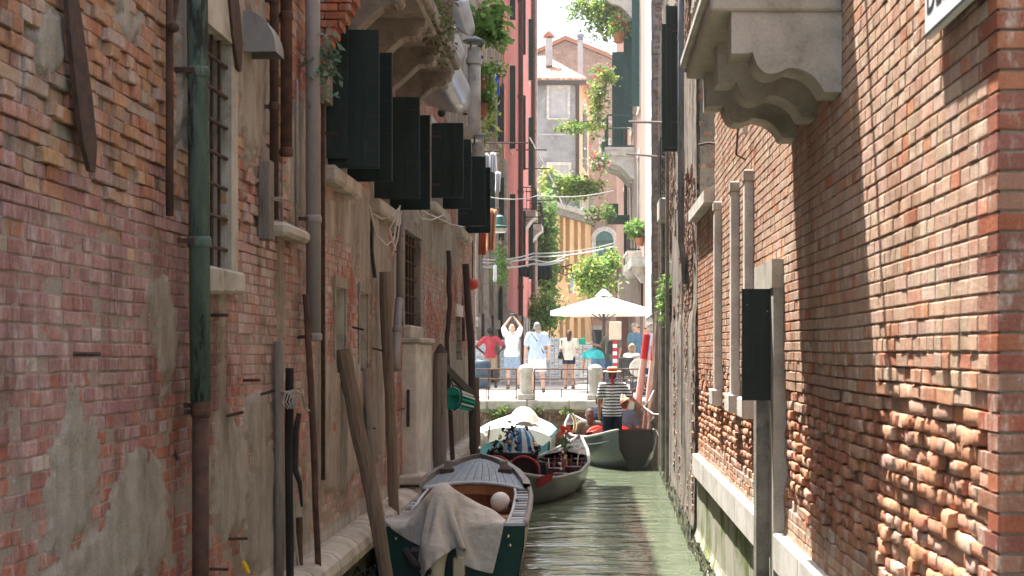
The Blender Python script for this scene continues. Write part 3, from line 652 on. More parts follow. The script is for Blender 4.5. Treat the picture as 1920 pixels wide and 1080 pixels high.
def hood(name, c, rad, ln, yaw, pitch, label, a0=-20, a1=190):
    c = Vector(c); o = thing(name, label, 'metal hood', c, group='sheet metal hoods on the left balcony'); T = Matrix.Translation(c) @ Matrix.Rotation(yaw, 4, 'Z') @ Matrix.Rotation(pitch, 4, 'Y')
    rows = []
    for i in range(7):
        t = i/6; rr = rad*(1-.10*t)
        kk = lambda j: 1+.16*max(0, 1-abs(R(a0+(a1-a0)*j/16)-1.75)/.55)
        rows.append([T @ Vector((rr*kk(j)*math.cos(R(a0+(a1-a0)*j/16)), -rr*kk(j)*.9*math.sin(R(a0+(a1-a0)*j/16)), ln*(.5-t*(1-.38*math.cos(R(a0+(a1-a0)*j/16))**2)))) for j in range(17)])
    s = MB().sheet(rows).build('sheet', 'metal_sheet', o, smooth=True); s.modifiers.new('thickness', 'SOLIDIFY').thickness = .006
    MB().tube([rows[0][0], rows[0][8], rows[0][16]], .010, 6).build('rim', 'iron_grey', o)
    MB().tube([T @ Vector((0, .05, ln*.5)), T @ Vector((0, .35, ln*.5+.15))], .012, 6).build('stay', 'iron_grey', o)
    for j in (0, 16): MB().ball(rows[0][j], .014, 6, 4).build('rivet', 'iron_black', o)
hood('metal_hood', P(833, 166, 19.2), .35, .80, .35, -.55, 'largest of the shiny sheet metal hoods hanging below the left balcony')
hood('metal_hood', P(838, 92, 19.3), .24, .52, .5, -.45, 'middle shiny sheet metal hood half hidden by the balcony plants')
hood('metal_hood', P(862, 36, 19.6), .20, .52, .6, -.35, 'topmost narrow sheet metal hood by the left balcony')
MB().ball(P(828, 212, 20.5), .06, 10, 8).build('hanging_lamp', 'iron_black', left)

# ================================================================== RIGHT HOUSE
FR = lambda u, z, n: Vector((XR-n, u, z))
right = thing('brick_house', 'sunlit house of worn orange brick along the right side of the canal', 'house', (XR, 5, 0))
rng = np.random.default_rng(23)
H_RD = (10.6, 11.35, -.5, 3.07)
C_TAN = [(.50, .34, .25), (.47, .31, .22), (.53, .39, .30), (.45, .28, .20), (.55, .43, .34), (.48, .30, .20)]
C_RED = [(.46, .19, .10), (.50, .24, .14), (.42, .15, .08), (.52, .32, .24), (.50, .35, .28), (.54, .25, .12)]
def ero(u, z):
    top = 2.45 if u < 9.5 else 2.25
    return sstep(top+.35, top-.35, z+.30*nz(u, z, 1.1, 31)) * (1-.8*sstep(1.62, 1.42, z))
def col_r(u, z, r):
    pal = C_RED if r.random() < max(ero(u, z), .12+.75*sstep(14.5, 17, u)*sstep(4.2, 3.4, z)) else C_TAN
    c = pal[r.integers(len(pal))]; m_ = pal[1]; k = .5+.5*abs(nz(u, z, 1.7, 52)); return vary(tuple(a*k+b*(1-k) for a, b in zip(c, m_)), r, .09)
def dep_r(u, z, r):
    e = ero(u, z)
    if r.random() < .09*e: return -.085, .012
    return r.uniform(-.003, .0025)-e*r.uniform(0, .036), .0025+.0105*e
top_r = lambda u: EYE+.2475*u+.9
keep_r = lambda u, z: z < top_r(u) and z < 6.9 and not inside(u, z, [H_RD], .12) and not (u > 16.1 and z > 4.42) and not (7.95 < u < 9.9 and z > 4.6)
br = lay(lambda z: 4.95+(.255 if int(round(z/.0702)) % 2 else .125), 18.6, .0702*18, 7.0, .0702, .258, keep_r, col_r, dep_r, rng, hprob=.72, flush=True)
put_bricks(br, FR, 'brick_right', right, rng)
def plaster_r(u, z):
    v = .16+.30*nz(u, z*.6, 1.6, 41)+.14*nz(u, z, 6, 42)+.10*nz(u, z, 19, 43)
    if z < 1.28: v = .8
    if ero(u, z) > .5: v -= .3
    return v
HR = [H_RD, (16.1, 18.7, 4.45, 14)]
backing('wall', FR, lines(4.97, 18.6, lambda u: max(.03, u*.0045)), lines(-.5, 1.2, lambda z: .2)[:-1]+lines(1.2, 6.9, lambda z: .035)[:-1]+lines(6.9, 12., lambda z: .25), plaster_r, 'render_right', right, HR, base=lambda u, z: -.008-.046*sstep(.15, .7, ero(u, z)), top=.003)
# the corner face towards the viewer; darker brick colours carry part of its shade
FC = lambda u, z, n: Vector((u, 4.95-n, z))
rc = np.random.default_rng(5); cb = []; z = .0; row = 0
while z < 5.2:
    u = XR-.004; k = 0
    while u < 3.4:
        L = .258 if (row % 2 == 0) else (.13 if k == 0 else .258)
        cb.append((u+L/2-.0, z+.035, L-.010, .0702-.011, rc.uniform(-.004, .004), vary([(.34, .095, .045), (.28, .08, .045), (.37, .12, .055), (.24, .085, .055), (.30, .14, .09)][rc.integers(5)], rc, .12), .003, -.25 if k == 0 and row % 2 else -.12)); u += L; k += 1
    z += .0702; row += 1
put_bricks(cb, FC, 'brick_right', right, rc, single=40)
MB().box(XR+.013, 8, 4.962, 5.1, -.5, 12).box(XR+.1, 8, 18.5, 18.58, -.5, 4.3).box(XR+.05, 8, 5, 18.5, 11.9, 12).box(XR+.25, 8, 16.02, 16.1, 4.3, 12).build('end_wall', 'render_right', right)
MB().box(XR-.3, 8, 4.7, 16.4, 12, 12.2).build('eaves', 'stone_dark', right)
# stone band and plinth
for a, b in ((5.3, 6.6), (6.6, 7.9), (7.9, 9.2), (9.2, 10.42), (11.52, 13.2), (13.2, 15.0), (15.0, 16.8), (16.8, 18.6)):
    MB().bbox(XR-.075, XR+.03, a+.004, b-.004, 1.0, 1.275, .012).build('band_stone', 'stone_white', right)
rows = [[Vector((XR-.012-.008*nz(u, z, 3)-(.05*sstep(.32, .1, z)*(1+nz(u, z, 9))), u, z)) for u in lines(4.98, 18.6, lambda q: .1)] for z in lines(-.4, 1.0, lambda q: .05)]
MB().sheet(rows).build('plinth', 'algae_stone', right)
rows = [[Vector((XR-.075-.05*nz(u, z, 5)-.03*nz(u, z, 19), u, z)) for u in lines(4.98, 18.6, lambda q: .05)] for z in lines(-.3, .22, lambda q: .04)]
MB().sheet(rows).build('oyster_edge', 'algae_dark', right)
# water door with stone frame and open shutter
dr = fbox(MB(), FR, 10.6, 11.35, -.5, 3.07, -.25, -.2).build('door', 'wood_grey', right)
for k in range(4): fbox(MB(), FR, 10.61+.185*k, 10.785+.185*k, -.5, 3.05, -.2, -.18).build('board', 'wood_grey', dr)
for a, b in ((10.42, 10.6), (11.35, 11.5)): fbox(MB(), FR, a, b, -.5, 3.07, -.2, .072).build('jamb', 'stone', dr)
fbox(MB(), FR, 10.40, 11.52, 3.07, 3.28, -.2, .085).build('lintel', 'stone', dr)
MB().bbox(1.248, 1.345, 10.62, 10.82, -.5, 2.26, .012).build('post', 'stone_dark', dr)
sh = fbox(MB(), lambda t, z, k: Vector((1.35-t, 10.575+k, z)), 0, .215, 2.24, 3.07, 0, .03).build('shutter', 'shutter_green', right)
for k in range(5): fbox(MB(), lambda t, z, q: Vector((1.35-t, 10.575+q, z)), .003, .212, 2.245+.165*k, 2.245+.165*k+.155, -.012-.002*(k % 2), .001).build('board', 'shutter_board', sh)
for t, k in ((.18, 2.95), (.03, 2.90)): MB().ball((1.35-t, 10.562, k), .006, 6, 4).build('bolt', 'chrome', sh)
# tall stone jambs of walled-up windows, with their sill blocks
for d, z1 in ((15.3, 4.12), (13.5, 4.12), (12.32, 4.08)):
    bw = fbox(MB(), FR, d, d+.13, 2.2, z1, -.05, .075).build('window_jamb', 'stone_white', right)
    MB().bbox(XR-.10, XR+.02, d-.03, d+.42, 2.02, 2.2, .015).build('sill_block', 'stone_white', bw)
    MB().bbox(XR-.085, XR+.02, d-.02, d+.15, z1, z1+.10, .01).build('lintel', 'stone', bw)
hk = MB().tube([FR(12.6, 4.62, -.02), FR(12.6, 4.62, .10), FR(12.6, 4.35, .12), FR(12.6, 4.3, .03)], .010, 6).build('iron_hook', 'iron', right)
MB().tube([FR(12.55, 4.72, .05), FR(12.55, 4.52, .05)], .02, 8).build('insulator', 'stone_white', hk)
MB().tube([P(1310, 272, 16.4), P(1330, 268, 16.2), P(1345, 270, 16.05)], .016, 6).build('iron_hook', 'iron', right)
# coping of the lower wing
MB().prism([(0, 4.30), (.12, 4.30), (.12, 4.44), (-.5, 4.75), (-.5, 4.3)], 16.15, 18.65, lambda p, z, t: Vector((XR-p, t, z))).build('coping', 'stone_white', right)
# balcony with three scrolled brackets
bR = MB().bbox(XR-.74, XR, 7.97, 9.98, 4.515, 4.60, .012).build('balcony', 'stone', right)
MB().bbox(XR-.78, XR, 7.93, 10.02, 4.60, 4.66, .012).build('moulding', 'stone_white', bR)
def arcs(p0, p1, bulge, n=8):
    (x0, y0), (x1, y1) = p0, p1; mx, my = (x0+x1)/2, (y0+y1)/2; dx, dy = x1-x0, y1-y0; out = []
    for i in range(n+1):
        t = i/n; k = 4*bulge*t*(1-t); out.append((x0+dx*t-dy*k, y0+dy*t+dx*k))
    return out
bp_ = [(0, 4.515), (0, 4.063), (.09, 4.063)]+arcs((.10, 4.065), (.30, 4.20), .16)+arcs((.30, 4.20), (.50, 4.29), -.36)+[(.53, 4.28), (.62, 4.28), (.62, 4.515)]
for k in range(3):
    d0 = 8.0+.86*k; MB().prism(bp_[::-1], d0, d0+.28, lambda p, z, t: Vector((XR-p, t, z))).build('bracket', 'stone', bR)
for k in range(13): MB().lathe([(.05, 0), (.03, .12), (.055, .3), (.03, .5), (.05, .78)], (XR-.66, 8.05+.155*k, 4.66), 8).build('baluster', 'stone', bR)
for k in range(3): MB().lathe([(.05, 0), (.03, .12), (.055, .3), (.03, .5), (.05, .78)], (XR-.15-.17*k, 8.05, 4.66), 8).build('baluster', 'stone', bR)
MB().bbox(XR-.76, XR, 7.95, 8.15, 5.44, 5.55, .012).build('handrail', 'stone', bR); MB().bbox(XR-.76, XR-.56, 8.15, 10.0, 5.44, 5.55, .012).build('handrail', 'stone', bR)
MB().tube([(XR, 7.9, 6.5), (XR-1.15, 7.9, 6.5)], .03, 8).build('iron_bracket', 'iron', right)
# street-name plate
sg = thing('street_sign', 'white street name plate at the top of the right brick corner', 'sign', (XR-.03, 5.4, 3.86))
MB().bbox(XR-.06, XR-.03, 5.02, 5.77, 3.865, 4.40, .006).build('plate', 'sign_white', sg)
MB().tube([(XR-.065, 5.02, 3.875), (XR-.065, 5.77, 3.875)], .006, 6).build('edge_trim', 'pipe_blue', sg)
for a in (5.2, 5.6): MB().box(XR-.03, XR+.0, a-.02, a+.02, 4.0, 4.3).build('fixing', 'iron', sg)
def text(txt, size, Mx, material, parent, name='lettering', ext=.001):
    cu = bpy.data.curves.new(name, 'FONT'); cu.body = txt; cu.size = size; cu.extrude = ext
    t = bpy.data.objects.new(name, cu); COL.objects.link(t); dg = bpy.context.evaluated_depsgraph_get()
    me = bpy.data.meshes.new_from_object(t.evaluated_get(dg)); bpy.data.objects.remove(t); me.materials.clear(); me.materials.append(M(material))
    me.transform(Mx if parent is None else Matrix.Translation(-Vector(root_loc(parent))) @ Mx)
    o = bpy.data.objects.new(name, me); COL.objects.link(o); o.parent = parent; return o
rot = Matrix(((0, 0, -1, 0), (-1, 0, 0, 0), (0, 1, 0, 0), (0, 0, 0, 1)))
text('DEI', .20, Matrix.Translation((XR-.0615, 5.735, 3.958)) @ rot, 'ink', sg)

# ================================================================== WEATHERED HOUSE further along the right side
A2, B2 = Vector((1.40, 18.62, 0)), Vector((1.63, 31.6, 0)); D2 = (B2-A2).normalized(); N2 = Vector((-D2.y, D2.x, 0))
F2 = lambda u, z, n: Vector((A2.x+D2.x*(u-18.62)+N2.x*n, A2.y+D2.y*(u-18.62)+N2.y*n, z))
wea = thing('weathered_house', 'narrow house with peeling streaked plaster beyond the sunlit brick wall', 'house', (1.5, 25, 0))
def nw(u, z): return .03*nz(u*1.6, z*.25, 1., 3)+.014*nz(u*5, z*.5, 1., 8)+.006*nz(u, z, 7.)+(.035*sstep(.5, .0, z)*(1+nz(u, z, 5)))+.03*sstep(3.3, 3.0, z)
H2 = [(22.9, 24.0, 5.9, 8.1)]
rows = [[F2(u, z, nw(u, z)) for u in lines(18.62, 31.6, lambda q: .055)] for z in lines(-.3, 10.5, lambda q: .13)]
MB().sheet(rows).build('wall', 'weathered', wea, smooth=True)
MB().box(1.45, 8, 18.66, 18.7, 4.3, 10.5).build('end_wall', 'brick_far', wea).data.materials[0] = M('stone_dark')
eb = MB()
rw = np.random.default_rng(3)
fb = lay(lambda z: 1.43, 2.6, 4.3, 8.6, .0702, .258, lambda u, z: True, lambda u, z, r: vary((.36, .19, .13), r, .2), lambda u, z, r: (r.uniform(-.005, .004), .004), rw)
put_bricks(fb, lambda u, z, n: Vector((u, 18.66-n, z)), 'brick_right', wea, rw, single=0)
MB().box(1.7, 8, 31.5, 31.6, -.3, 10.5).box(1.42, 8, 18.7, 31.6, 10.4, 10.5).build('end_wall', 'weathered', wea)
rows = [[F2(u, z, nw(u, z)+.02+.03*nz(u, z, 6.)+.02*nz(u, z, 15)) for u in lines(18.62, 31.6, lambda q: .07)] for z in lines(-.3, .30, lambda q: .05)]
MB().sheet(rows).build('algae_edge', 'algae_dark', wea)
wb_ = lay(lambda z: 18.7, 31.4, .35, 8.5, .0746, .262, lambda u, z: nz(u, z*.45, .9, 61)+.4*nz(u, z, 3., 62) > .10, lambda u, z, r: vary([(.30, .17, .12), (.26, .16, .12), (.34, .22, .16), (.22, .15, .12)][r.integers(4)], r, .12), lambda u, z, r: (.034+r.uniform(-.02, .012), .007), rw)
put_bricks(wb_, F2, 'brick_right', wea, rw, single=0)
pts = [F2(19.9, 11, .14), F2(19.9, 4.15, .14), F2(20.3, 3.9, .08), F2(20.5, 3.6, .05)]
o = MB().tube(pts, .045, 12).build('drainpipe', 'pipe_blue', wea, smooth=True)
for z in (8.2, 7.0, 5.4): MB().tube([F2(19.9, z-.03, .14), F2(19.9, z+.03, .14)], .054, 12).build('collar', 'pipe_blue', o)
shutter(wea, F2, 22.6, 5.85, 8.1, .22, ang=.0, rails=3); shutter(wea, F2, 23.4, 5.9, 8.0, .26, rails=3)
MB().tube([F2(21.5, 9, .05), F2(21.5, 1.2, .06)], .012, 6).build('cable', 'rope_white', wea)
for u, r_ in ((28.6, .05), (30.0, .04), (26.2, .035)): MB().tube([F2(u, 9, .1), F2(u, .2, .1)], r_, 8).build('conduit', 'stone_dark', wea)
gb = MB().bbox(1.36, 1.75, 27.6, 28.6, 5.18, 5.60, .03).build('balcony', 'stone', wea)
for k in range(6): MB().tube([(1.38, 27.65+.18*k, 5.6), (1.38, 27.65+.18*k, 6.75)], .012, 6).build('bar', 'iron_black', gb)
for k in range(3): MB().tube([(1.38+.12*k, 27.62, 5.6), (1.38+.12*k, 27.62, 6.75)], .012, 6).build('bar', 'iron_black', gb)
for k in range(4):
    c = Vector((1.50, 27.61, 5.8+.23*k)); MB().tube([c+Vector((.09*math.cos(a*math.pi/6), 0, .10*math.sin(a*math.pi/6))) for a in range(13)], .010, 5, cap=False).build('ring', 'iron_black', gb)
for z in (5.68, 6.75): MB().tube([(1.75, 27.62, z), (1.38, 27.62, z), (1.38, 28.55, z)], .014, 6).build('rail', 'iron_black', gb)
MB().tube([P(1180, 228, 34), P(1255, 230, 27)], .03, 6).build('iron_bracket', 'iron', wea); MB().tube([P(1175, 288, 34), P(1262, 296, 27)], .025, 6).build('iron_bracket', 'iron', wea)
# ================================================================== water, quay, street
MB().sheet([[Vector((x, y, 0)) for x in np.linspace(-14, 14, 15)] for y in np.linspace(-8, 39.9, 25)]).build('water', 'water', None, kind='structure')
QD, GZ = 39.5, 1.27
MB().sheet([[Vector((x, y, GZ)) for x in (-60, -30, -6, 6, 30, 60)] for y in (QD+.3, 60, 120, 180)]).build('street', 'paving', None, kind='structure', label='pale stone paving beyond the quay')
def planewall(A, B):
    A, B = Vector((*A, 0)), Vector((*B, 0)); D = (B-A).normalized(); Nn = Vector((-D.y, D.x, 0))
    if Nn.dot(Vector((0, 0, 0))-A) < 0: Nn = -Nn
    return (lambda u, z, n: A+D*u+Nn*n+Vector((0, 0, z))), (B-A).length
rq = np.random.default_rng(9)
quay = thing('quay_wall', 'brick quay wall with stone coping closing the end of the canal', 'wall', (0, QD, 0))
FQ = lambda u, z, n: Vector((u, QD-n, z))
fbox(MB(), FQ, -9, 5, -.5, .93, -.4, -.03).build('wall', 'render_right', quay)
qb = lay(lambda z: -3.7, 2.6, .0, .93, .075, .27, lambda u, z: rq.random() > .04, lambda u, z, r: vary([(.20, .10, .075), (.15, .08, .06), (.24, .14, .10), (.12, .08, .06)][r.integers(4)], r, .2), lambda u, z, r: (r.uniform(-.02, .012), .008), rq)
put_bricks(qb, FQ, 'brick_right', quay, rq, single=0)
x = -4.0
while x < 2.6:
    L = rq.uniform(1.0, 1.5); MB().bbox(x, x+L-.012, QD-.10, QD+.62, 1.0+rq.uniform(0, .012), 1.262+rq.uniform(-.006, .01), .025).build('coping_stone', 'stone', quay); x += L
MB().box(-9, 5, QD-.02, QD+.6, .93, 1.0).build('bed_course', 'stone_dark', quay)
MB().bbox(-.6, 1.9, QD-.75, QD, .12, .34, .03).build('landing_step', 'stone_dark', quay)

# stone posts and iron railing along the quay
for x, lb in ((986, 'stone post in the middle of the quay railing behind the pale blue shirt man'), (1116, 'stone post of the quay railing just left of the gondolier hat')):
    c = P(x, 750, QD+.25); o = thing('stone_post', lb, 'post', (c.x, c.y, GZ), group='stone posts of the quay railing')
    MB().bbox(c.x-.23, c.x+.23, c.y-.23, c.y+.23, GZ-.01, GZ+.16, .03).build('base', 'stone', o)
    MB().lathe([(.19, .16), (.175, .2), (.17, .7), (.18, .74), (.20, .78), (.205, .84), (.19, .9), (.13, .96), (.04, .99)], (c.x, c.y, GZ), 12).build('shaft', 'stone', o)
for x0, x1, ups, lb in ((893, 970, (916, 968), 'iron railing panel at the left end of the quay'), (1002, 1103, (1002, 1053, 1102), 'iron railing panel between the two stone posts'), (1129, 1245, (1168, 1186, 1240), 'iron railing panel right of the gondolier')):
    a, b = P(x0, 745, QD+.25), P(x1, 745, QD+.25); o = thing('iron_railing', lb, 'railing', (a.x, a.y, GZ), group='iron railing panels on the quay')
    for z in (.045, .27, .56, .83): MB().tube([(a.x, a.y, GZ+z+.02), (b.x, b.y, GZ+z+.02)], .020 if z > .1 else .014, 6).build('rail', 'rust', o)
    for i, x in enumerate(ups):
        c = P(x, 745, QD+.25); z0, z1 = ((.05, .85) if i in (0, len(ups)-1) else ((.05, .29) if i % 2 else (.27, .83)))
        MB().tube([(c.x, c.y, GZ-.02 if i in (0, len(ups)-1) else GZ+z0), (c.x, c.y, GZ+z1)], .018, 6).build('upright', 'rust', o)
    for k, xx in enumerate(np.linspace(x0, x1, 5)[1:4]):
        c = P(xx, 745, QD+.25); z0 = (.05, .29, .56)[(k*2) % 3]; MB().tube([(c.x, c.y, GZ+z0), (c.x, c.y, GZ+z0+.26)], .014, 6).build('upright', 'rust', o)

# ================================================================== houses beyond the quay
def far_window(h, fn, u0, u1, z0, z1, leaf=.5, sm='shutter_far', back='glass_dark', fm='stone_white', shut='open', frame=.12, proud=.02):
    opening(h, fn, u0, u1, z0, z1, depth=.2, back=back, reveal='stone', frame=frame, fmat=fm, proud=proud, sill=.06)
    if shut == 'open': shutter(h, fn, u0-.1, z0, z1, leaf, sm, rails=2, ang=.25); shutter(h, fn, u1+.1, z0, z1, leaf, sm, rails=2, ang=-.1)
    elif shut == 'near': shutter(h, fn, u0-.1, z0, z1, leaf, sm, rails=2, ang=.05)
    elif shut == 'flat': shutter(h, fn, u0-.1, z0, z1, leaf, sm, rails=2, ang=-1.45, side=-1); shutter(h, fn, u1+.1, z0, z1, leaf, sm, rails=2, ang=1.45)
    elif shut == 'closed':
        for a, b in ((u0, (u0+u1)/2-.01), ((u0+u1)/2+.01, u1)): fbox(MB(), fn, a, b, z0, z1, -.12, -.06).build('shutter', sm, h)

# -- left: patched stone and brick house, then the pink house
f, Ln = planewall((-4.7, 56.5), (-3.95, 66)); l2 = thing('stone_house', 'grey patched house with washing between the canal wall and the pink house', 'house', (-4.4, 60, GZ))
hs = [(1.2, 2.2, 12, 14.6), (4.2, 5.2, 12, 14.6), (1.2, 2.2, 7.6, 10.2), (4.4, 5.4, 7.6, 10.4), (7.2, 8.2, 7.6, 10.4), (7.2, 8.2, 12, 14.6), (6.6, 7.8, 3.2, 6.2)]
facade('wall', f, 0, Ln, GZ, 17, hs, 'weathered', l2, step=.5)
for h_ in hs: far_window(l2, f, *h_, leaf=.30, sm='shutter_green', shut='near')
for u, m_ in ((.2, 'stone'), (3.2, 'stone'), (6.1, 'stone'), (9.2, 'stone')):
    fbox(MB(), f, u, u+.5, GZ, 11.5, -.05, .16).build('pilaster', m_, l2); fbox(MB(), f, u-.08, u+.58, 3.6, 4.0, -.05, .26).build('capital', 'stone', l2)
for k in range(9): fbox(MB(), f, .9+.9*k, 1.05+.9*k, GZ, 4.2, 0, .10).build('post', ('wood_grey', 'stone', 'wood_dark')[k % 3], l2)
fbox(MB(), f, -.2, Ln, 17, 17.2, -6, .25).build('eaves', 'stone', l2); fbox(MB(), f, -.1, 0, GZ, 17, -6, 0).build('end_wall', 'stone_dark', l2)

f, Ln = planewall((-3.9, 66), (-3.5, 90)); pk = thing('pink_house', 'tall pink plastered house with green shutters on the left of the street', 'house', (-3.7, 78, GZ)); FP = f
hs = []
for u in (2.6, 10.6, 17.8):
    hs += [(u, u+1.3, 18.6, 22.2), (u, u+1.3, 12.4, 16.4), (u, u+1.3, 6.9, 10.2)]
facade('wall', f, 0, Ln, 4.6, 26.5, hs, 'pink_wall', pk)
facade('base_wall', f, 0, Ln, GZ, 4.6, [], 'weathered', pk, step=.3, n=.03)
for i, h_ in enumerate(hs): far_window(pk, f, *h_, leaf=.27, sm='shutter_green', shut='near')
for u in (8.6, 20.4): 
    o = MB().tube([f(u, 26.3, .16), f(u, GZ, .16)], .13, 10).build('drainpipe', 'rust', pk)
    for z in (6, 11, 16, 21): MB().tube([f(u, z-.08, .16), f(u, z+.08, .16)], .16, 10).build('collar', 'rust', o)
for k in range(24): fbox(MB(), f, .2+k*1.0, .6+k*1.0, 25.6, 26.3, 0, .45).build('dentil', 'stone', pk)
fbox(MB(), f, -.2, Ln+.3, 26.3, 26.6, -.2, .7).build('cornice', 'stone_white', pk); fbox(MB(), f, -.2, Ln+.4, 26.6, 26.9, -6, .9).build('eaves', 'terracotta', pk)
fbox(MB(), f, Ln, Ln+.02, GZ, 26.3, -8, -.02).build('end_wall', 'pink_wall', pk)
for k in range(9): fbox(MB(), f, .8+2.5*k, 1.25+2.5*k, GZ, 4.5, .02, .20).build('pilaster', 'stone_white' if k % 2 else 'stone', pk)
fbox(MB(), f, Ln-.6, Ln+.0, GZ, 26, .0, .22).build('quoin_strip', 'stone', pk)
# small balconies on the pink house
for u, z in ((13.2, 10.4), (19.8, 10.2)):
    b_ = fbox(MB(), f, u-1.1, u+1.1, z-.35, z, 0, .75).build('balcony', 'stone', pk)
    MB().prism([(0, z-1.1), (.15, z-1.0), (.45, z-.55), (.7, z-.35), (0, z-.35)], u-.9, u+.9, lambda p, zz, t: f(t, zz, p)).build('bracket', 'stone', b_)
    for q in (0.06, 1.25): MB().tube([f(u-1.05, z+q, .02), f(u-1.05, z+q, .7), f(u+1.05, z+q, .7), f(u+1.05, z+q, .02)], .03, 6).build('rail', 'iron_black', b_)
    for k in range(9): MB().tube([f(u-1.05+2.1*k/8, z, .7), f(u-1.05+2.1*k/8, z+1.25, .7)], .018, 5).build('bar', 'iron_black', b_)
    for k in range(4): MB().tube([f(u-1.05, z, .05+.2*k), f(u-1.05, z+1.25, .05+.2*k)], .018, 5).build('bar', 'iron_black', b_)
# awning arm on the pink house corner
o = MB().tube([f(17.5, 15.2, .1), f(19.5, 12.6, 1.5), f(20.5, 11.3, 2.0)], .05, 6).build('awning_arm', 'rope_white', pk)
for z, u0 in ((13.0, 7.2), (12.5, 10.8), (10.0, 12), (11.4, 16.5)): MB().tube([f(u0, z, .0), f(u0, z, 1.6)], .03, 6).build('drying_rail', 'iron', pk)

# -- right: house with white flank and jettied brick gable, right beside the canal
wf = thing('corner_house', 'narrow house with bright white flank and dark brick gable on the right', 'house', (1.6, 36, 0))
FB3 = lambda u, z, n: Vector((u, 34-n, z))
r3 = np.random.default_rng(17)
fbox(MB(), FB3, 1.52, 5, 2.4, 16, -.2, -.02).build('gable_wall', 'stone_dark', wf)
b3 = lay(lambda z: 1.50, 2.9, 2.2, 11.2, .075, .27, lambda u, z: u > 1.5+max(0, 3.9-z)*.32 and nz(u, z, .7, 3) < .42, lambda u, z, r: vary([(.20, .12, .095), (.25, .145, .11), (.17, .11, .09), (.29, .19, .15)][r.integers(4)], r, .15), lambda u, z, r: (r.uniform(-.015, .01), .006), r3)
put_bricks(b3, FB3, 'brick_right', wf, r3, single=0)
f3, L3 = planewall((1.50, 33.98), (1.55, 39.4))
facade('flank_wall', f3, 0, L3, 3.5, 16, [], 'white_wall', wf, step=.25)
for k in range(40): fbox(MB(), f3, .0, .35+.2*(k % 2), 3.55+.31*k, 3.55+.31*k+.295, 0, .012+.006*((k*7) % 3)).build('quoin', 'white_wall', wf)
MB().box(1.55, 5, 33.9, 39.4, 15.9, 16).box(1.56, 5, 39.36, 39.4, 3.4, 16).box(1.55, 5, 34.2, 39.4, 3.3, 3.5).build('end_wall', 'stone_dark', wf)
MB().box(2.1, 6, 34.25, 34.5, -.5, 3.4).box(2.1, 2.3, 34.5, 39.5, -.5, 3.4).build('base_wall', 'stone_dark', wf)
MB().tube([(1.56, 34.1, 3.5), (2.12, 34.2, 2.4)], .09, 8).build('brace', 'wood_dark', wf)
f4, L4 = planewall((2.02, 51.5), (1.45, 76)); cr = thing('cream_house', 'cream and salmon house with flowered balconies on the right of the street', 'house', (1.7, 60, GZ)); FCR = f4
hs = [(3.0, 4.4, 12.0, 16.4), (8.0, 9.6, 12.0, 16.4), (14.0, 15.4, 12, 16.4), (3.0, 4.4, 18.2, 21.5), (3.0, 4.4, 6.6, 10.2), (7.2, 8.5, 6.6, 10.2), (11, 12.3, 6.6, 10.2), (15, 16.2, 6.6, 10.2), (4, 5.6, GZ+.01, 4.2), (9.5, 11.2, GZ+.01, 4.2), (19, 20.4, 12, 16)]
facade('upper_wall', f4, 0, L4, 5.6, 24, [h for h in hs if h[2] > 5], 'cream_wall', cr)
facade('lower_wall', f4, 0, L4, GZ, 5.6, [h for h in hs if h[2] < 5], 'salmon_wall', cr, n=.02)
for h_ in hs: far_window(cr, f4, *h_, leaf={3.0: .30, 8.0: .38, 14.0: .62}.get(h_[0], .3), sm='shutter_far', shut='near' if h_[2] > 11 else 'none', back='glass_dark' if h_[2] > 5 else 'shutter_brown', frame=.18)
for z in (5.7,):
    fbox(MB(), f4, -.1, 17, z, z+.35, 0, .5).build('string_course', 'stone', cr)
    for k in range(17): MB().prism([(0, z-.6), (.15, z-.55), (.42, z-.15), (.45, z), (0, z)], .2+k, .65+k, lambda p, zz, t: f4(t, zz, p)).build('corbel', 'stone', cr)
fbox(MB(), f4, -.1, L4+.3, 24, 24.3, -6, .8).build('eaves', 'stone', cr)
fbox(MB(), f4, -.02, 0, GZ, 24, -7, .0).build('end_wall', 'weathered', cr)
fbox(MB(), f4, 1.2, 1.4, GZ, 5.5, 0, .12).build('drainpipe', 'pipe_grey', cr); fbox(MB(), f4, 12.9, 13.2, 5.6, 23.5, 0, .14).build('drainpipe', 'iron', cr)
fbox(MB(), f4, .8, 2.3, 4.2, 5.3, .1, .9).build('awning_box', 'wood_grey', cr)
def stone_balcony(h, fn, u0, u1, z, p, rail='shutter_far', nb=9, hgt=1.35):
    b_ = fbox(MB(), fn, u0, u1, z-.3, z, 0, p).build('balcony', 'stone_white', h)
    fbox(MB(), fn, u0-.05, u1+.05, z-.08, z+.02, 0, p+.06).build('moulding', 'stone_white', b_)
    for k in range(3):
        a = u0+.15+(u1-u0-.6)*k/2
        MB().prism([(0, z-1.25), (.15, z-1.2), (.35, z-.95), (.6, z-.72), (p*.8, z-.62), (p*.92, z-.5), (p*.92, z-.3), (0, z-.3)], a, a+.3, lambda q, zz, t: fn(t, zz, q)).build('bracket', 'stone_white', b_)
    for q in (.08, hgt): MB().tube([fn(u0+.05, z+q, .02), fn(u0+.05, z+q, p-.06), fn(u1-.05, z+q, p-.06), fn(u1-.05, z+q, .02)], .035, 6).build('rail', rail, b_)
    for k in range(nb): t = u0+.05+(u1-u0-.1)*k/(nb-1); MB().tube([fn(t, z, p-.06), fn(t, z+hgt, p-.06)], .02, 5).build('bar', rail, b_)
    for k in range(4): MB().tube([fn(u0+.05, z, .1+p*.22*k), fn(u0+.05, z+hgt, .1+p*.22*k)], .02, 5).build('bar', rail, b_)
    return b_
stone_balcony(cr, f4, 7.0, 10.6, 11.0, 1.15); stone_balcony(cr, f4, 6.6, 10.0, 16.9+.6, 1.2)
